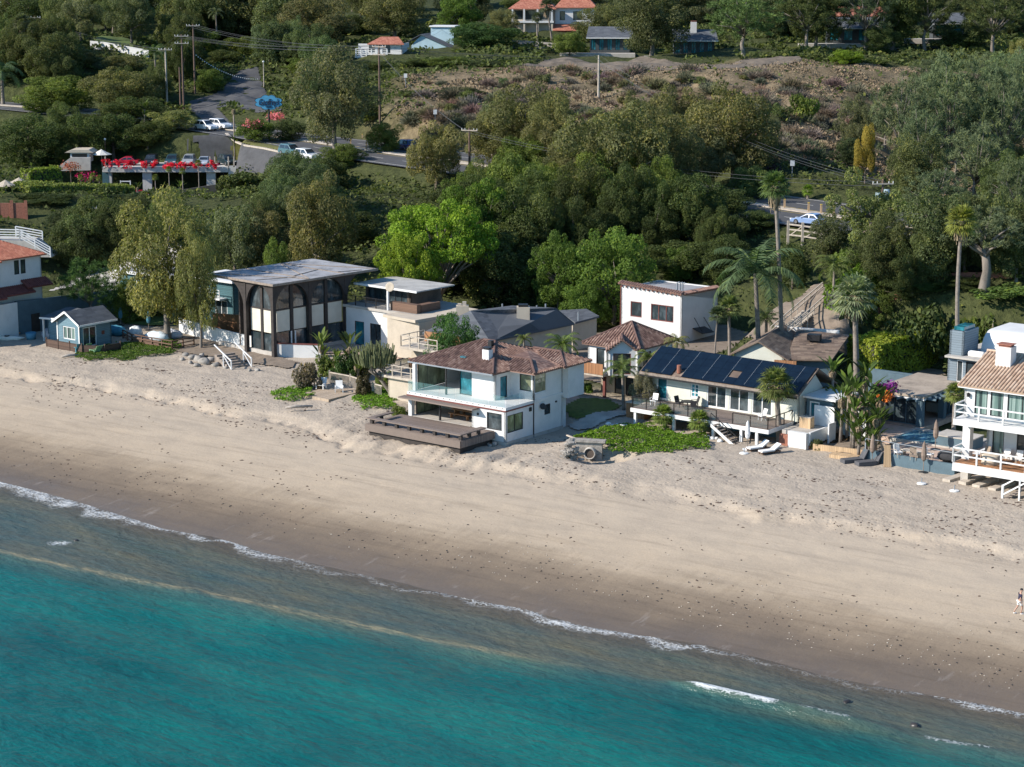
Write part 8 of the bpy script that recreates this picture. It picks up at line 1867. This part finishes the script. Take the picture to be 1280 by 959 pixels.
def cars():
    Dk = lambda px, y, z=9.62: Vector((atD(px, 195, y).x, y, z)); S = lambda px, py, dz=.1: ground(px, py) + Vector((0, 0, dz))
    white, red, black, silver, teal, blue = (.75, .76, .78), (.42, .012, .03), (.02, .022, .026), (.36, .38, .40), (.07, .15, .17), (.02, .045, .20)
    car('sedan', red, 'red car parked on the parking deck behind red flowers', Dk(157, 346.5), 178); car('suv', black, 'black car facing out, first right of the red deck car', Dk(189, 346.3), -92); car('suv', (.03, .08, .10), 'dark teal car facing out in the middle of the deck', Dk(215, 346.3), -90)
    car('suv', silver, 'silver car facing out on the deck beside the pale blue one', Dk(236, 346.3), -90); car('sedan', (.40, .46, .55), 'pale blue car facing out on the deck', Dk(255, 346), -92); car('suv', (.015, .03, .035), 'big dark car at the right end of the deck', Dk(284, 346.5), -60)
    car('suv', white, 'white estate car nearer of the two on the drive above the deck', Vector((atD(258, 188, 359).x, 359, gz(atD(258, 188, 359).x, 359) + .1)), -40); car('suv', white, 'white car farther of the two on the drive above the deck', Vector((atD(276, 186, 362).x, 362, gz(atD(276, 186, 362).x, 362) + .1)), -42)
    car('sedan', red, 'red sporty car parked under the deck beside a column', Dk(176, 341, 4.62), 10); car('sedan', (.5, .55, .62), 'pale car parked in front of the red one under the deck', Dk(197, 338.5, 4.62), 14); car('sedan', (.015, .04, .12), 'dark blue car under the right half of the deck', Dk(241, 342.5, 4.62), 5); car('sedan', (.03, .07, .13), 'dark blue car under the left end of the deck', Dk(129, 340, 4.62), 8)
    car('suv', teal, 'grey teal car parked at the kerb under the tall eucalyptus', S(364, 198), -48); car('suv', white, 'white car parked right of the grey teal one', S(384, 202), -46); car('sedan', silver, 'silver car low in the driveway below the grey teal one', S(355, 217), 8); car('sedan', (.05, .09, .12), 'dark car right of the silver one in the driveway', S(374, 216), 12)
    d = lambda px, py, z: at(px, py, z)
    car('suv', blue, 'blue car driving on the coast road left of the olive tree', d(506, 187, 13.1), 127); car('sedan', white, 'white car glimpsed between trees on the coast road', d(622, 192, 13.1), -52); car('sedan', (.22, .32, .52), 'pale blue car behind the broken timber road rail', d(1012, 281, 12.5), 140); car('sedan', silver, 'silver car hidden behind pine branches on the road', d(1182, 300, 12.0), 140); car('sedan', black, 'dark car on the upper hill drive', S(228, 76), 170)
cars()
# ---------------------------------------------------------------- poles and wires
def poles():
    spec = [  # foot px,py (or distance), top y, arms, label
        ((209, 133), 60, 1, 'pale utility pole with one crossarm left of the restaurant turn'), ((226, 138), 84, 0, 'short dark pole next to the tall ones at the turn'), ((230, 139), 43, 2, 'tall brown utility pole at the restaurant turn'), ((244, 118), 30, 1, 'utility pole holding the string of lights by the upper drive'),
        ((475, 157), 56, 2, 'dark utility pole on the green bank above the blue car'), ((587, 218), 160, 1, 'brown utility pole below the coast road among olive trees'), ((748, 124), 69, 0, 'bare grey pole standing before the bluff'), ((130, 320), 257, 1, 'utility pole with transformer on the slope behind the blue cottage'),
        ((1101, 300), 226, 1, 'pole with pale grey transformers in front of the pine wood'), ((45, 59), 20, 1, 'thin utility pole on the hill in the top left corner'), ((589, 36), 3, 2, 'utility pole on the hill above the smooth dark tree'), ((330, 110), 78, 0, 'pale lamp pole at the shaded drive head'), ((161, 194), 173, 0, 'small lamp post on the parking deck by the trees'), ((132, 196), 175, 0, 'second small lamp post near the deck parasol')]
    tops = {}
    for i, ((px, py), ty, arms, lab) in enumerate(spec):
        D = {12: 356, 13: 350}.get(i); g = ground(px, py) if not D else Vector((atD(px, py, D).x, D, gz(atD(px, py, D).x, D))); T = atD(px, ty, g.y); H = T.z - g.z; small = i in (11, 12, 13)
        o = thing('lamp_post' if small else 'utility_pole', lab, 'pole', g); m = MB(); m.tube([(0, 0, -1), (0, 0, H)], [.1, .07] if small else [.21, .14], 8); m.build('pole', 'pale_wood' if i in (0, 6, 11) else 'pole_wood', o)
        if small: m = MB(); m.blob((0, 0, H + .12), .2, 3, .05); m.build('lamp', 'lamp_clear', o)
        for a in range(arms):
            z = H - .35 - a * 1.3; m = MB(); yw = dg(-20 if i in (4, 5, 10) else 5); dx, dy = math.cos(yw) * 1.25, math.sin(yw) * 1.25; m.bar((-dx, -dy - .16, z), (dx, dy - .16, z), .13, .14); m.build('crossarm', 'pale_wood', o); q = MB()
            for u in (-.95, -.55, .55, .95): q.tube([(dx * u, dy * u - .16, z + .07), (dx * u, dy * u - .16, z + .3)], .05, 6)
            q.build('insulators', 'white_trim', o)
        if i in (7, 8):
            for k, (dx, z) in enumerate(((.45, H - 2.2),) if i == 7 else ((-.5, H - 1.6), (.45, H - 1.2))): m = MB(); m.tube([(dx, -.1, z - .9), (dx, -.1, z + .2)], .34, 10); m.build('transformer', 'transformer_grey', o, True)
        if i == 7: m = MB(); m.tube([(.5, 0, -1), (.5, 0, H - 3)], .1, 7); m.build('pole', 'white_trim', o)
        tops[i] = g + Vector((0, 0, H))
    r = random.Random(2)
    runs = [(9, 0, 3), (0, 2, 3), (3, 2, 2), (2, 4, 4), (3, 4, 3), (4, 6, 3), (4, 5, 2), (5, 8, 2), (6, 8, 3), (10, 4, 2), (3, 11, 1)]
    for a, b, k in runs:
        for j in range(k):
            A = tops[a] + Vector((-.9 + .6 * j, 0, -.15 - .5 * (j % 2))); B = tops[b] + Vector((-.9 + .6 * j, 0, -.15 - .5 * (j % 2))); sag = (B - A).length * .02; m = MB()
            m.tube([A.lerp(B, u / 14) + Vector((0, 0, -4 * sag * (u / 14) * (1 - u / 14))) for u in range(15)], .018, 4, False); o = m.build('power_line', 'wire'); tag(o, f'thin power line running between two of the utility poles', 'wire', 'power lines between the utility poles')
    A, B = tops[3] + Vector((0, 0, -5.5)), ground(322, 112) + Vector((0, 0, 2)); o = thing('string_lights', 'string of small white bulbs sagging across the upper drive', 'lights', (0, 0, 0)); m = MB(); P = [A.lerp(B, u / 30) + Vector((0, 0, -5 * (u / 30) * (1 - u / 30))) for u in range(31)]; m.tube(P, .03, 4, False); m.build('wire', 'wire', o); q = MB()
    for p_ in P[1:]: q.blob(p_ + Vector((0, 0, -.12)), .11, 1, .05, 6)
    q.build('bulbs', 'lamp_clear', o)
    for i, (x, y, lab) in enumerate(((507, 102, 'white road sign on the green bluff edge'), (544, 153, 'small white sign at the foot of the bluff'), (990, 217, 'small white sign on the verge of the right road'))):
        g = ground(x, y + 6); o = thing('road_sign', lab, 'sign', g); block(o, 'post', 'grey_paint', (-.05, 0, -.5, .05, .08, 1.9)); block(o, 'panel', 'white_trim', (-.3, -.05, 1.5, .3, -.005, 2.25))
simple('pole_wood', (.13, .085, .065), .9, .3, 3); simple('wire', (.07, .075, .08), .7, .1, 3); simple('transformer_grey', (.33, .42, .46), .5, .1, 3); poles()
# ---------------------------------------------------------------- person
def person():
    P = at(1274, 766.5, 1.55); P.z = gz(P.x, P.y) - .02; o = thing('person', 'person in dark top and pale shorts walking along the sand at right', 'person', P, dg(10))
    def skin(name, verts, edges, radii, mt, sub=2):
        me = bpy.data.meshes.new(name); me.from_pydata(verts, edges, []); ob = bpy.data.objects.new(name, me); C.objects.link(ob); ob.parent = o; md = ob.modifiers.new('skin', 'SKIN')
        for i, r in enumerate(radii): v = me.skin_vertices[0].data[i]; v.radius = r if hasattr(r, '__len__') else (r, r)
        me.skin_vertices[0].data[0].use_root = True; s = ob.modifiers.new('sub', 'SUBSURF'); s.levels = s.render_levels = sub; me.materials.append(M[mt]); return ob
    # walking to the right (local +x), joints: pelvis 0
    V = [(0, 0, .93), (.02, 0, 1.15), (.03, 0, 1.38), (.05, 0, 1.50), (.08, 0, 1.60), (.10, 0, 1.70),
         (0, -.09, .88), (.16, -.10, .52), (.08, -.10, .10), (.22, -.10, .04), (0, .09, .88), (-.10, .10, .50), (-.34, .10, .16), (-.24, .10, .06),
         (.03, -.19, 1.38), (-.09, -.24, 1.13), (.02, -.25, .90), (.03, .19, 1.38), (.12, .24, 1.12), (.27, .23, .95)]
    E = [(0, 1), (1, 2), (2, 3), (3, 4), (4, 5), (0, 6), (6, 7), (7, 8), (8, 9), (0, 10), (10, 11), (11, 12), (12, 13), (2, 14), (14, 15), (15, 16), (2, 17), (17, 18), (18, 19)]
    R = [(.13, .15), (.115, .14), (.12, .16), .055, (.085, .08), (.09, .075), .10, .062, .042, .035, .10, .062, .042, .035, .065, .045, .032, .065, .045, .032]
    skin('body', V, E, R, 'skin_tone')
    for s, hp in ((-1, Vector((.02, -.25, .90))), (1, Vector((.27, .23, .95)))):
        vs = [tuple(hp), tuple(hp + Vector((.02, 0, -.07)))]; es = [(0, 1)]; rr = [.03, .028]
        for k, (dy, L) in enumerate(((-.03, .06), (-.01, .075), (.012, .07), (.032, .055))): i = len(vs); vs += [tuple(hp + Vector((.03, dy, -.10))), tuple(hp + Vector((.05, dy, -.10 - L)))]; es += [(1, i), (i, i + 1)]; rr += [.010, .009]
        i = len(vs); vs += [tuple(hp + Vector((.06, -.02 * s, -.07)))]; es += [(0, i)]; rr += [.011]; skin('hand', vs, es, rr, 'skin_tone', 1)
    skin('shirt', [(.0, 0, .98), (.02, 0, 1.18), (.03, 0, 1.38), (.03, -.19, 1.39), (-.05, -.23, 1.2), (.03, .19, 1.39), (.09, .23, 1.2)], [(0, 1), (1, 2), (2, 3), (3, 4), (2, 5), (5, 6)], [(.15, .17), (.135, .16), (.14, .175), .085, .068, .085, .068], 'navy_cloth')
    skin('shorts', [(0, 0, .95), (0, -.09, .86), (.12, -.10, .60), (0, .09, .86), (-.08, .10, .58)], [(0, 1), (1, 2), (0, 3), (3, 4)], [(.15, .17), .115, .095, .115, .095], 'fabric_white')
    m = MB(); m.blob((.085, 0, 1.735), (.105, .09, .085), 3, .06, 12); m.build('hair', 'fabric_black', o, True)
    f = MB(); f.blob((.20, 0, 1.66), (.022, .016, .026), 1, .05, 6); f.build('nose', 'skin_tone', o, True)
    for s in (-1, 1): f = MB(); f.blob((.185, s * .034, 1.69), .012, 2, 0, 6); f.build('eye', 'fabric_black', o, True); f = MB(); f.blob((.10, s * .088, 1.665), (.028, .014, .034), 3, .05, 6); f.build('ear', 'skin_tone', o, True)
    f = MB(); f.box(.178, -.025, 1.607, .19, .025, 1.615); f.build('mouth', 'rust_trim', o)
    for p_ in ((.17, -.10, .03), (-.26, .10, .06)): m = MB(); m.blob((p_[0], p_[1], p_[2]), (.14, .055, .045), 4, .05, 10); m.build('shoe', 'fabric_white', o, True)
simple('skin_tone', (.42, .25, .18), .6, .06, 3); simple('navy_cloth', (.03, .028, .055), .9, .2, 8); person()
# ---------------------------------------------------------------- beach things
def atg(x, y):
    P = at(x, y, 2.9)
    for _ in range(4): P = at(x, y, gz(P.x, P.y))
    return P
simple('dark_block', (.085, .085, .092), .9, .2, 3)
def beach_things():
    def closed_parasol(px, py, H, mt_col, lab, z=2.9, base=True):
        o = thing('closed_parasol', lab, 'parasol', (at(px, py, z) if z > 3.5 else atg(px, py))); m = MB(); m.lathe([(.06, H * .36), (.19, H * .42), (.24, H * .55), (.19, H * .75), (.13, H * .9), (.03, H * .99)], n=9); m.build('canopy', 'cloth', o, color=mt_col); m = MB(); m.tube([(0, 0, 0), (0, 0, H)], .035, 7); m.build('pole', 'weathered_timber', o)
        if base: m = MB(); m.lathe([(.42, 0), (.42, .05), (.2, .1), (.08, .14)], n=14); m.build('base', 'dark_metal' if mt_col[0] < .5 else 'white_trim', o)
        return o
    tan, wh, blu = (.22, .165, .13), (.74, .73, .72), (.06, .20, .27)
    closed_parasol(934, 562, 2.6, wh, 'closed white parasol before the solar house stairs'); closed_parasol(1154, 591, 2.7, tan, 'closed tan parasol standing on sand before the blue beach wall'); closed_parasol(1169, 562, 2.6, tan, 'closed tan parasol on the pool terrace behind the blue wall', 3.82); closed_parasol(1090, 580, 2.6, tan, 'closed tan parasol behind the dark low loungers')
    closed_parasol(151, 407, 2.2, blu, 'closed blue parasol at the left end of the small lawn', 3.4); closed_parasol(186, 413, 2.2, blu, 'closed blue parasol in front of the small lawn', 3.3); closed_parasol(216, 404, 2.0, blu, 'closed blue parasol on the right part of the small lawn', 3.3)
    for x, y, w_ in ((1152, 605, 'nearer the blue wall'), (1193, 614, 'nearer the villa sleepers'), (930, 567, 'under the closed white parasol')):
        o = thing('parasol_base', f'white round parasol base on sand {w_}', 'parasol base', atg(x, y)); m = MB(); m.lathe([(.4, 0), (.38, .08), (.1, .12)], n=14); m.build('plate', 'white_trim', o); m = MB(); m.tube([(0, 0, .1), (0, 0, .5)], .04, 7); m.build('socket', 'grey_paint', o)
    for i, (x, y, w_) in enumerate(((947, 563, 'left'), (962, 567, 'right'))):
        o = thing('sun_lounger', f'white cushioned sun lounger, {w_} of the pair below the stout fan palm', 'sun lounger', atg(x, y), dg(28)); block(o, 'frame', 'brown_boards', (-1.0, -.34, .16, .95, .34, .24)); block(o, 'cushion', 'fabric_white', (-.98, -.32, .242, .3, .32, .36))
        m = MB(); m.prism([(.3, -.32, .26), (1.0, -.32, .72), (.97, -.32, .82), (.28, -.32, .38)], (0, .64, 0)); m.build('backrest', 'fabric_white', o)
        for a in (-.9, .8):
            for b in (-.3, .24): block(o, 'leg', 'brown_boards', (a, b, 0, a + .06, b + .06, .159))
    o = thing('side_table', 'small pale side table between the two white sun loungers', 'table', atg(955, 560)); block(o, 'tabletop', 'pale_wood', (-.25, -.25, .42, .25, .25, .48)); [block(o, 'leg', 'pale_wood', (q, -.2, 0, q + .08, .2, .419)) for q in (-.2, .12)]
    for i, (x, y, w_) in enumerate(((1066, 578, 'left'), (1084, 581, 'right'))):
        o = thing('block_lounger', f'dark grey blocky beach lounger, {w_} of the pair by the timber frame', 'sun lounger', atg(x, y), dg(20)); block(o, 'base', 'dark_block', (-1.0, -.4, -.1, .7, .4, .35)); m = MB(); m.prism([(.7, -.4, .1), (1.2, -.4, 1.05), (1.3, -.4, 1.05), (.85, -.4, .1)], (0, .8, 0)); m.build('backrest', 'dark_block', o)
    o = thing('timber_bed', 'tan timber frame and low step on sand beside the garden plants', 'planter', atg(1040, 568), dg(-30)); block(o, 'side_board', 'sunny_boards', (-2.0, .6, -.3, 3.2, .75, .55), (3.05, -.6, -.3, 3.2, .58, .55)); block(o, 'step', 'sunny_boards', (.2, -1.2, -.2, 2.6, -.1, .28))
    o = thing('leaning_board', 'tall tan board leaning on the blue beach wall', 'board', atg(1109, 584)); m = MB(); m.prism([(-.3, 0, 0), (.35, 0, 0), (.3, .5, 1.75), (-.2, .5, 1.75)], (0, .08, 0)); m.build('board', 'sunny_boards', o)
    w0 = HJ
    for i, (x, y, yaw, mt, lab) in enumerate(((1.2, 1.6, 20, 'fabric_white', 'white cushioned armchair behind the rail of the blue beach wall'), (2.6, 1.5, -10, 'fabric_tan', 'tan armchair right behind the blue beach wall'), (3.6, 2.6, 60, 'fabric_white', 'white armchair under the closed tan terrace parasol'), (-.2, 2.0, 130, 'fabric_tan', 'tan armchair at the left of the pool terrace'))):
        t = thing('terrace_armchair', lab, 'chair', lp(w0, x, y, .82), dg(yaw)); chair_parts(t, 'pale_wood', mt)
    t = thing('terrace_table', 'low pale table among the armchairs behind the blue wall', 'table', lp(w0, 1.9, 2.6, .82), dg(-38)); block(t, 'tabletop', 'pale_wood', (-.9, -.45, .4, .9, .45, .46)); [block(t, 'leg', 'pale_wood', (q, -.35, 0, q + .1, .35, .399)) for q in (-.8, .7)]
    t = thing('covered_grill', 'black covered grill on the pool terrace by the villa', 'grill', lp(w0, 5.6, 2.4, .82), dg(-38)); m = MB(); m.blob((0, 0, .55), (1.2, .6, .5), 3, .15, 12); m.build('cover', 'fabric_black', t, True)
    for i, (x, y, c_, w_) in enumerate(((98, 440, (.06, .26, .32), 'blue green, farthest left'), (108, 440, (.17, .34, .15), 'light green, second from left'), (119, 443, (.20, .38, .19), 'light green, third from left'), (124, 442, (.17, .34, .17), 'light green, rightmost'))):
        t = thing('garden_chair', f'slatted wooden beach chair, {w_} of the row before the cottage deck', 'chair', atg(x, y), dg(-150 + 12 * i)); adirondack(t, 'paint', c_)
    for x, y, sx, col, lab in ((62, 424, .9, (.33, .33, .36), 'grey covered grill beside the blue cottage porch'), (146, 419, 1.6, (.05, .22, .32), 'blue covered boat behind the cottage deck'), (170, 421, .9, (.62, .64, .66), 'white covered furniture left of the yard fence'), (197, 427, 1.7, (.55, .62, .66), 'large pale blue covered boat inside the yard fence'), (217, 424, 1.2, (.52, .54, .6), 'small white covered boat right of the large covered one')):
        t = thing('covered_bundle', lab, 'cover', atg(x, y), dg(-38)); m = MB(); m.blob((0, 0, .5), (sx, .75, .75 if sx < 1 else .6), int(x), .16, 12); m.build('cover', 'cloth', t, True, color=col); m = MB(); m.tube([(-sx * .7, 0, .06), (sx * .7, 0, .06)], .07, 6); m.build('skid', 'weathered_timber', t)
    t = thing('water_tub', 'round blue plastic tub by the shaded left wall', 'tub', atg(39, 424)); m = MB(); m.lathe([(.5, 0), (.62, .75), (.56, .75), (.46, .1)], n=14); m.build('tub', 'paint', t, True, color=(.08, .22, .32))
    for x, y, col, lab in ((4, 419, (.55, .25, .10), 'orange kayak leaning on sand at the left picture edge'), (9, 425, (.62, .60, .55), 'cream kayak lying before the orange one')):
        t = thing('kayak', lab, 'kayak', atg(x, y), dg(-5)); m = MB(); m.tube([(-2.0, 0, .3), (-1.2, 0, .18), (0, 0, .16), (1.2, 0, .18), (2.0, 0, .3)], [.03, .25, .34, .25, .03], 10); m.build('hull', 'paint', t, True, color=col); m = MB(); m.lathe([(.2, .38), (.32, .44), (.3, .5), (.22, .48)], n=12); m.build('cockpit_rim', 'dark_metal', t)
    # drain outlet, stacked stones, rocks
    P = at(734, 572, 2.2); t = thing('drain_outlet', 'concrete drain pipe in a broken stone headwall on the sand', 'drain', P, dg(-12)); m = MB(); m.box(-1.1, .5, -.8, 1.2, 1.0, 1.25); m.build('headwall', 'rock', t); m = MB(); m.lathe([(.52, -.4), (.52, .4), (.42, .4), (.42, -.38)], n=20); p_ = m.build('pipe', 'concrete', t, True); p_.rotation_euler = (dg(90), 0, 0); p_.location = (.2, .35, .35); m = MB(); m.lathe([(.41, 0), (.41, .02)], n=20); q = m.build('pipe_shade', 'interior', p_); q.location = (0, 0, .28)  # dark disc paints the shade inside the pipe
    m = MB(); m.box(-1.6, .3, 1.26, 1.5, 1.1, 1.45); m.build('coping', 'rock', t)
    r = random.Random(8); t = thing('stone_pile', 'pile of pale and brown stones stacked beside the drain outlet', 'stones', at(714, 578, 2.1)); 
    for i in range(46): u = r.random(); m = MB(); m.blob((r.gauss(0, .55) * (1 - u * .7), r.gauss(0, .35) * (1 - u * .6), .1 + u * 1.9), (r.uniform(.18, .38), r.uniform(.14, .26), r.uniform(.10, .19)), i, .28, 7); m.build('stone', 'rock', t)
    o = thing('broken_board', 'pale broken board lying above the drain outlet', 'board', at(716, 549, 2.9), dg(120)); block(o, 'board', 'pale_wood', (-1.0, -.08, .1, 1.0, .08, .2))
    def rocks(spots, lab, nm, col='rock', z=2.9):
        for i, (x, y, s) in enumerate(spots):
            o = MB(); o.blob((0, 0, s * .25), (s, s * r.uniform(.6, .9), s * .6), int(x * 7 + y), .25, 9); b = o.build('rock', col, None, True); b.location = at(x, y, z) if z < 1 else atg(x, y); b.rotation_euler = (0, 0, i); tag(b, lab, 'rock', nm)
    rocks([(232, 445, .5), (241, 449, .6), (248, 452, .75), (256, 455, .8), (264, 452, .6), (238, 455, .4), (228, 450, .35), (270, 458, .5), (252, 446, .45), (282, 461, .35), (246, 458, .4), (312, 464, .3), (322, 464, .35)], 'pale boulder on the bank below the white wall', 'boulders below the white wall')
    rocks([(761, 531, .3), (766, 533, .28), (772, 532, .25), (778, 534, .3), (782, 533, .25), (884, 547, .3), (890, 549, .28), (896, 549, .25), (900, 552, .3)], 'white garden stone at the edge of the ice plant mound', 'white stones along the ice plant', 'white_trim'); rocks([(607, 556, .35), (618, 557, .4), (612, 558, .25)], 'pale stone by the corner of the timber deck', 'stones by the deck corner')
    rocks([(95, 678, .3), (1058, 881, .36), (1144, 910, .4)], 'dark wet rock breaking the shallow water', 'wet rocks in the shallows', 'wet_rock', -.16)
    for x, y, lab in ((334, 172, 'white pot or sign board in front of the traffic island'),): pass
    # clumps of dry weed and pebbles nobody could count
    def scatter(name, lab, n, fs, ft, size, mt, seed, dens=None, flat=.35, lo=.0):
        q = np.random.default_rng(seed); s = fs(q, n); t = ft(q, n); X, Y = xy(s, t); k = np.ones(n, bool) if dens is None else dens(q, s, t); X, Y = X[k], Y[k]; n = len(X); Z = height(X, Y, True) + lo; sz = size(q, n); ang = q.uniform(0, 6.28, n); V = []; F = []
        base = np.array([(1, 0, 0), (0, .5, 0), (-1, 0, 0), (0, -.5, 0), (.1, 0, flat)]); c, s_ = np.cos(ang), np.sin(ang)
        for j in range(5):
            b = base[j]; jit = q.uniform(.6, 1.4, n); V.append(np.stack([X + (b[0] * c - b[1] * s_) * sz * jit, Y + (b[0] * s_ + b[1] * c) * sz * jit, Z + b[2] * sz + .01], 1))
        V = np.stack(V, 1).reshape(-1, 3); o = np.arange(n)[:, None] * 5; F = np.concatenate([o + np.array([a]) for a in ((0, 1, 4), (1, 2, 4), (2, 3, 4), (3, 0, 4))]); me = npmesh(name, V, F, mt); tag(link(name, me), lab, 'debris', None, 'stuff')
    patch = lambda q, s, t: (fbm(t / 5, s / 2.2, 3, 31) + q.uniform(-.35, .25, len(s))) > .18
    scatter('seaweed_debris', 'dark dry seaweed scraps strewn over the upper sand', 9000, lambda q, n: q.uniform(21.0, 34, n), lambda q, n: q.uniform(-185, -40, n), lambda q, n: q.uniform(.05, .24, n) * q.uniform(.4, 1.2, n), 'dry_weed', 1, patch)
    scatter('seaweed_debris', 'scattered dark weed along the old tide lines', 1500, lambda q, n: q.choice([7.0, 11.5, 19.5], n) + q.normal(0, 1.8, n), lambda q, n: q.uniform(-185, -40, n), lambda q, n: q.uniform(.05, .2, n), 'dry_weed', 2, lambda q, s, t: (fbm(t / 5, s / 3, 4, 41) + q.uniform(-.2, .2, len(s))) > .22)
    scatter('pebbles', 'pale and dark pebbles scattered on the wet sand', 550, lambda q, n: q.gamma(2.5, 1.6, n) - .5, lambda q, n: q.uniform(-105, -40, n), lambda q, n: q.uniform(.03, .10, n), 'pale_wood', 3, lambda q, s, t: q.uniform(0, 1, len(s)) < np.interp(t, [-105, -75, -40], [.15, .6, 1]), .6)
    scatter('pebbles', 'dark pebbles scattered on the wet sand', 1100, lambda q, n: q.gamma(3.0, 1.5, n), lambda q, n: q.uniform(-185, -40, n), lambda q, n: q.uniform(.03, .12, n), 'wet_rock', 4, lambda q, s, t: q.uniform(0, 1, len(s)) < np.interp(t, [-185, -75, -40], [.4, .7, 1]), .6)
simple('dry_weed', (.085, .055, .04), .95, .35, 4); simple('wet_rock', (.035, .032, .03), .4, .3, 3); beach_things()
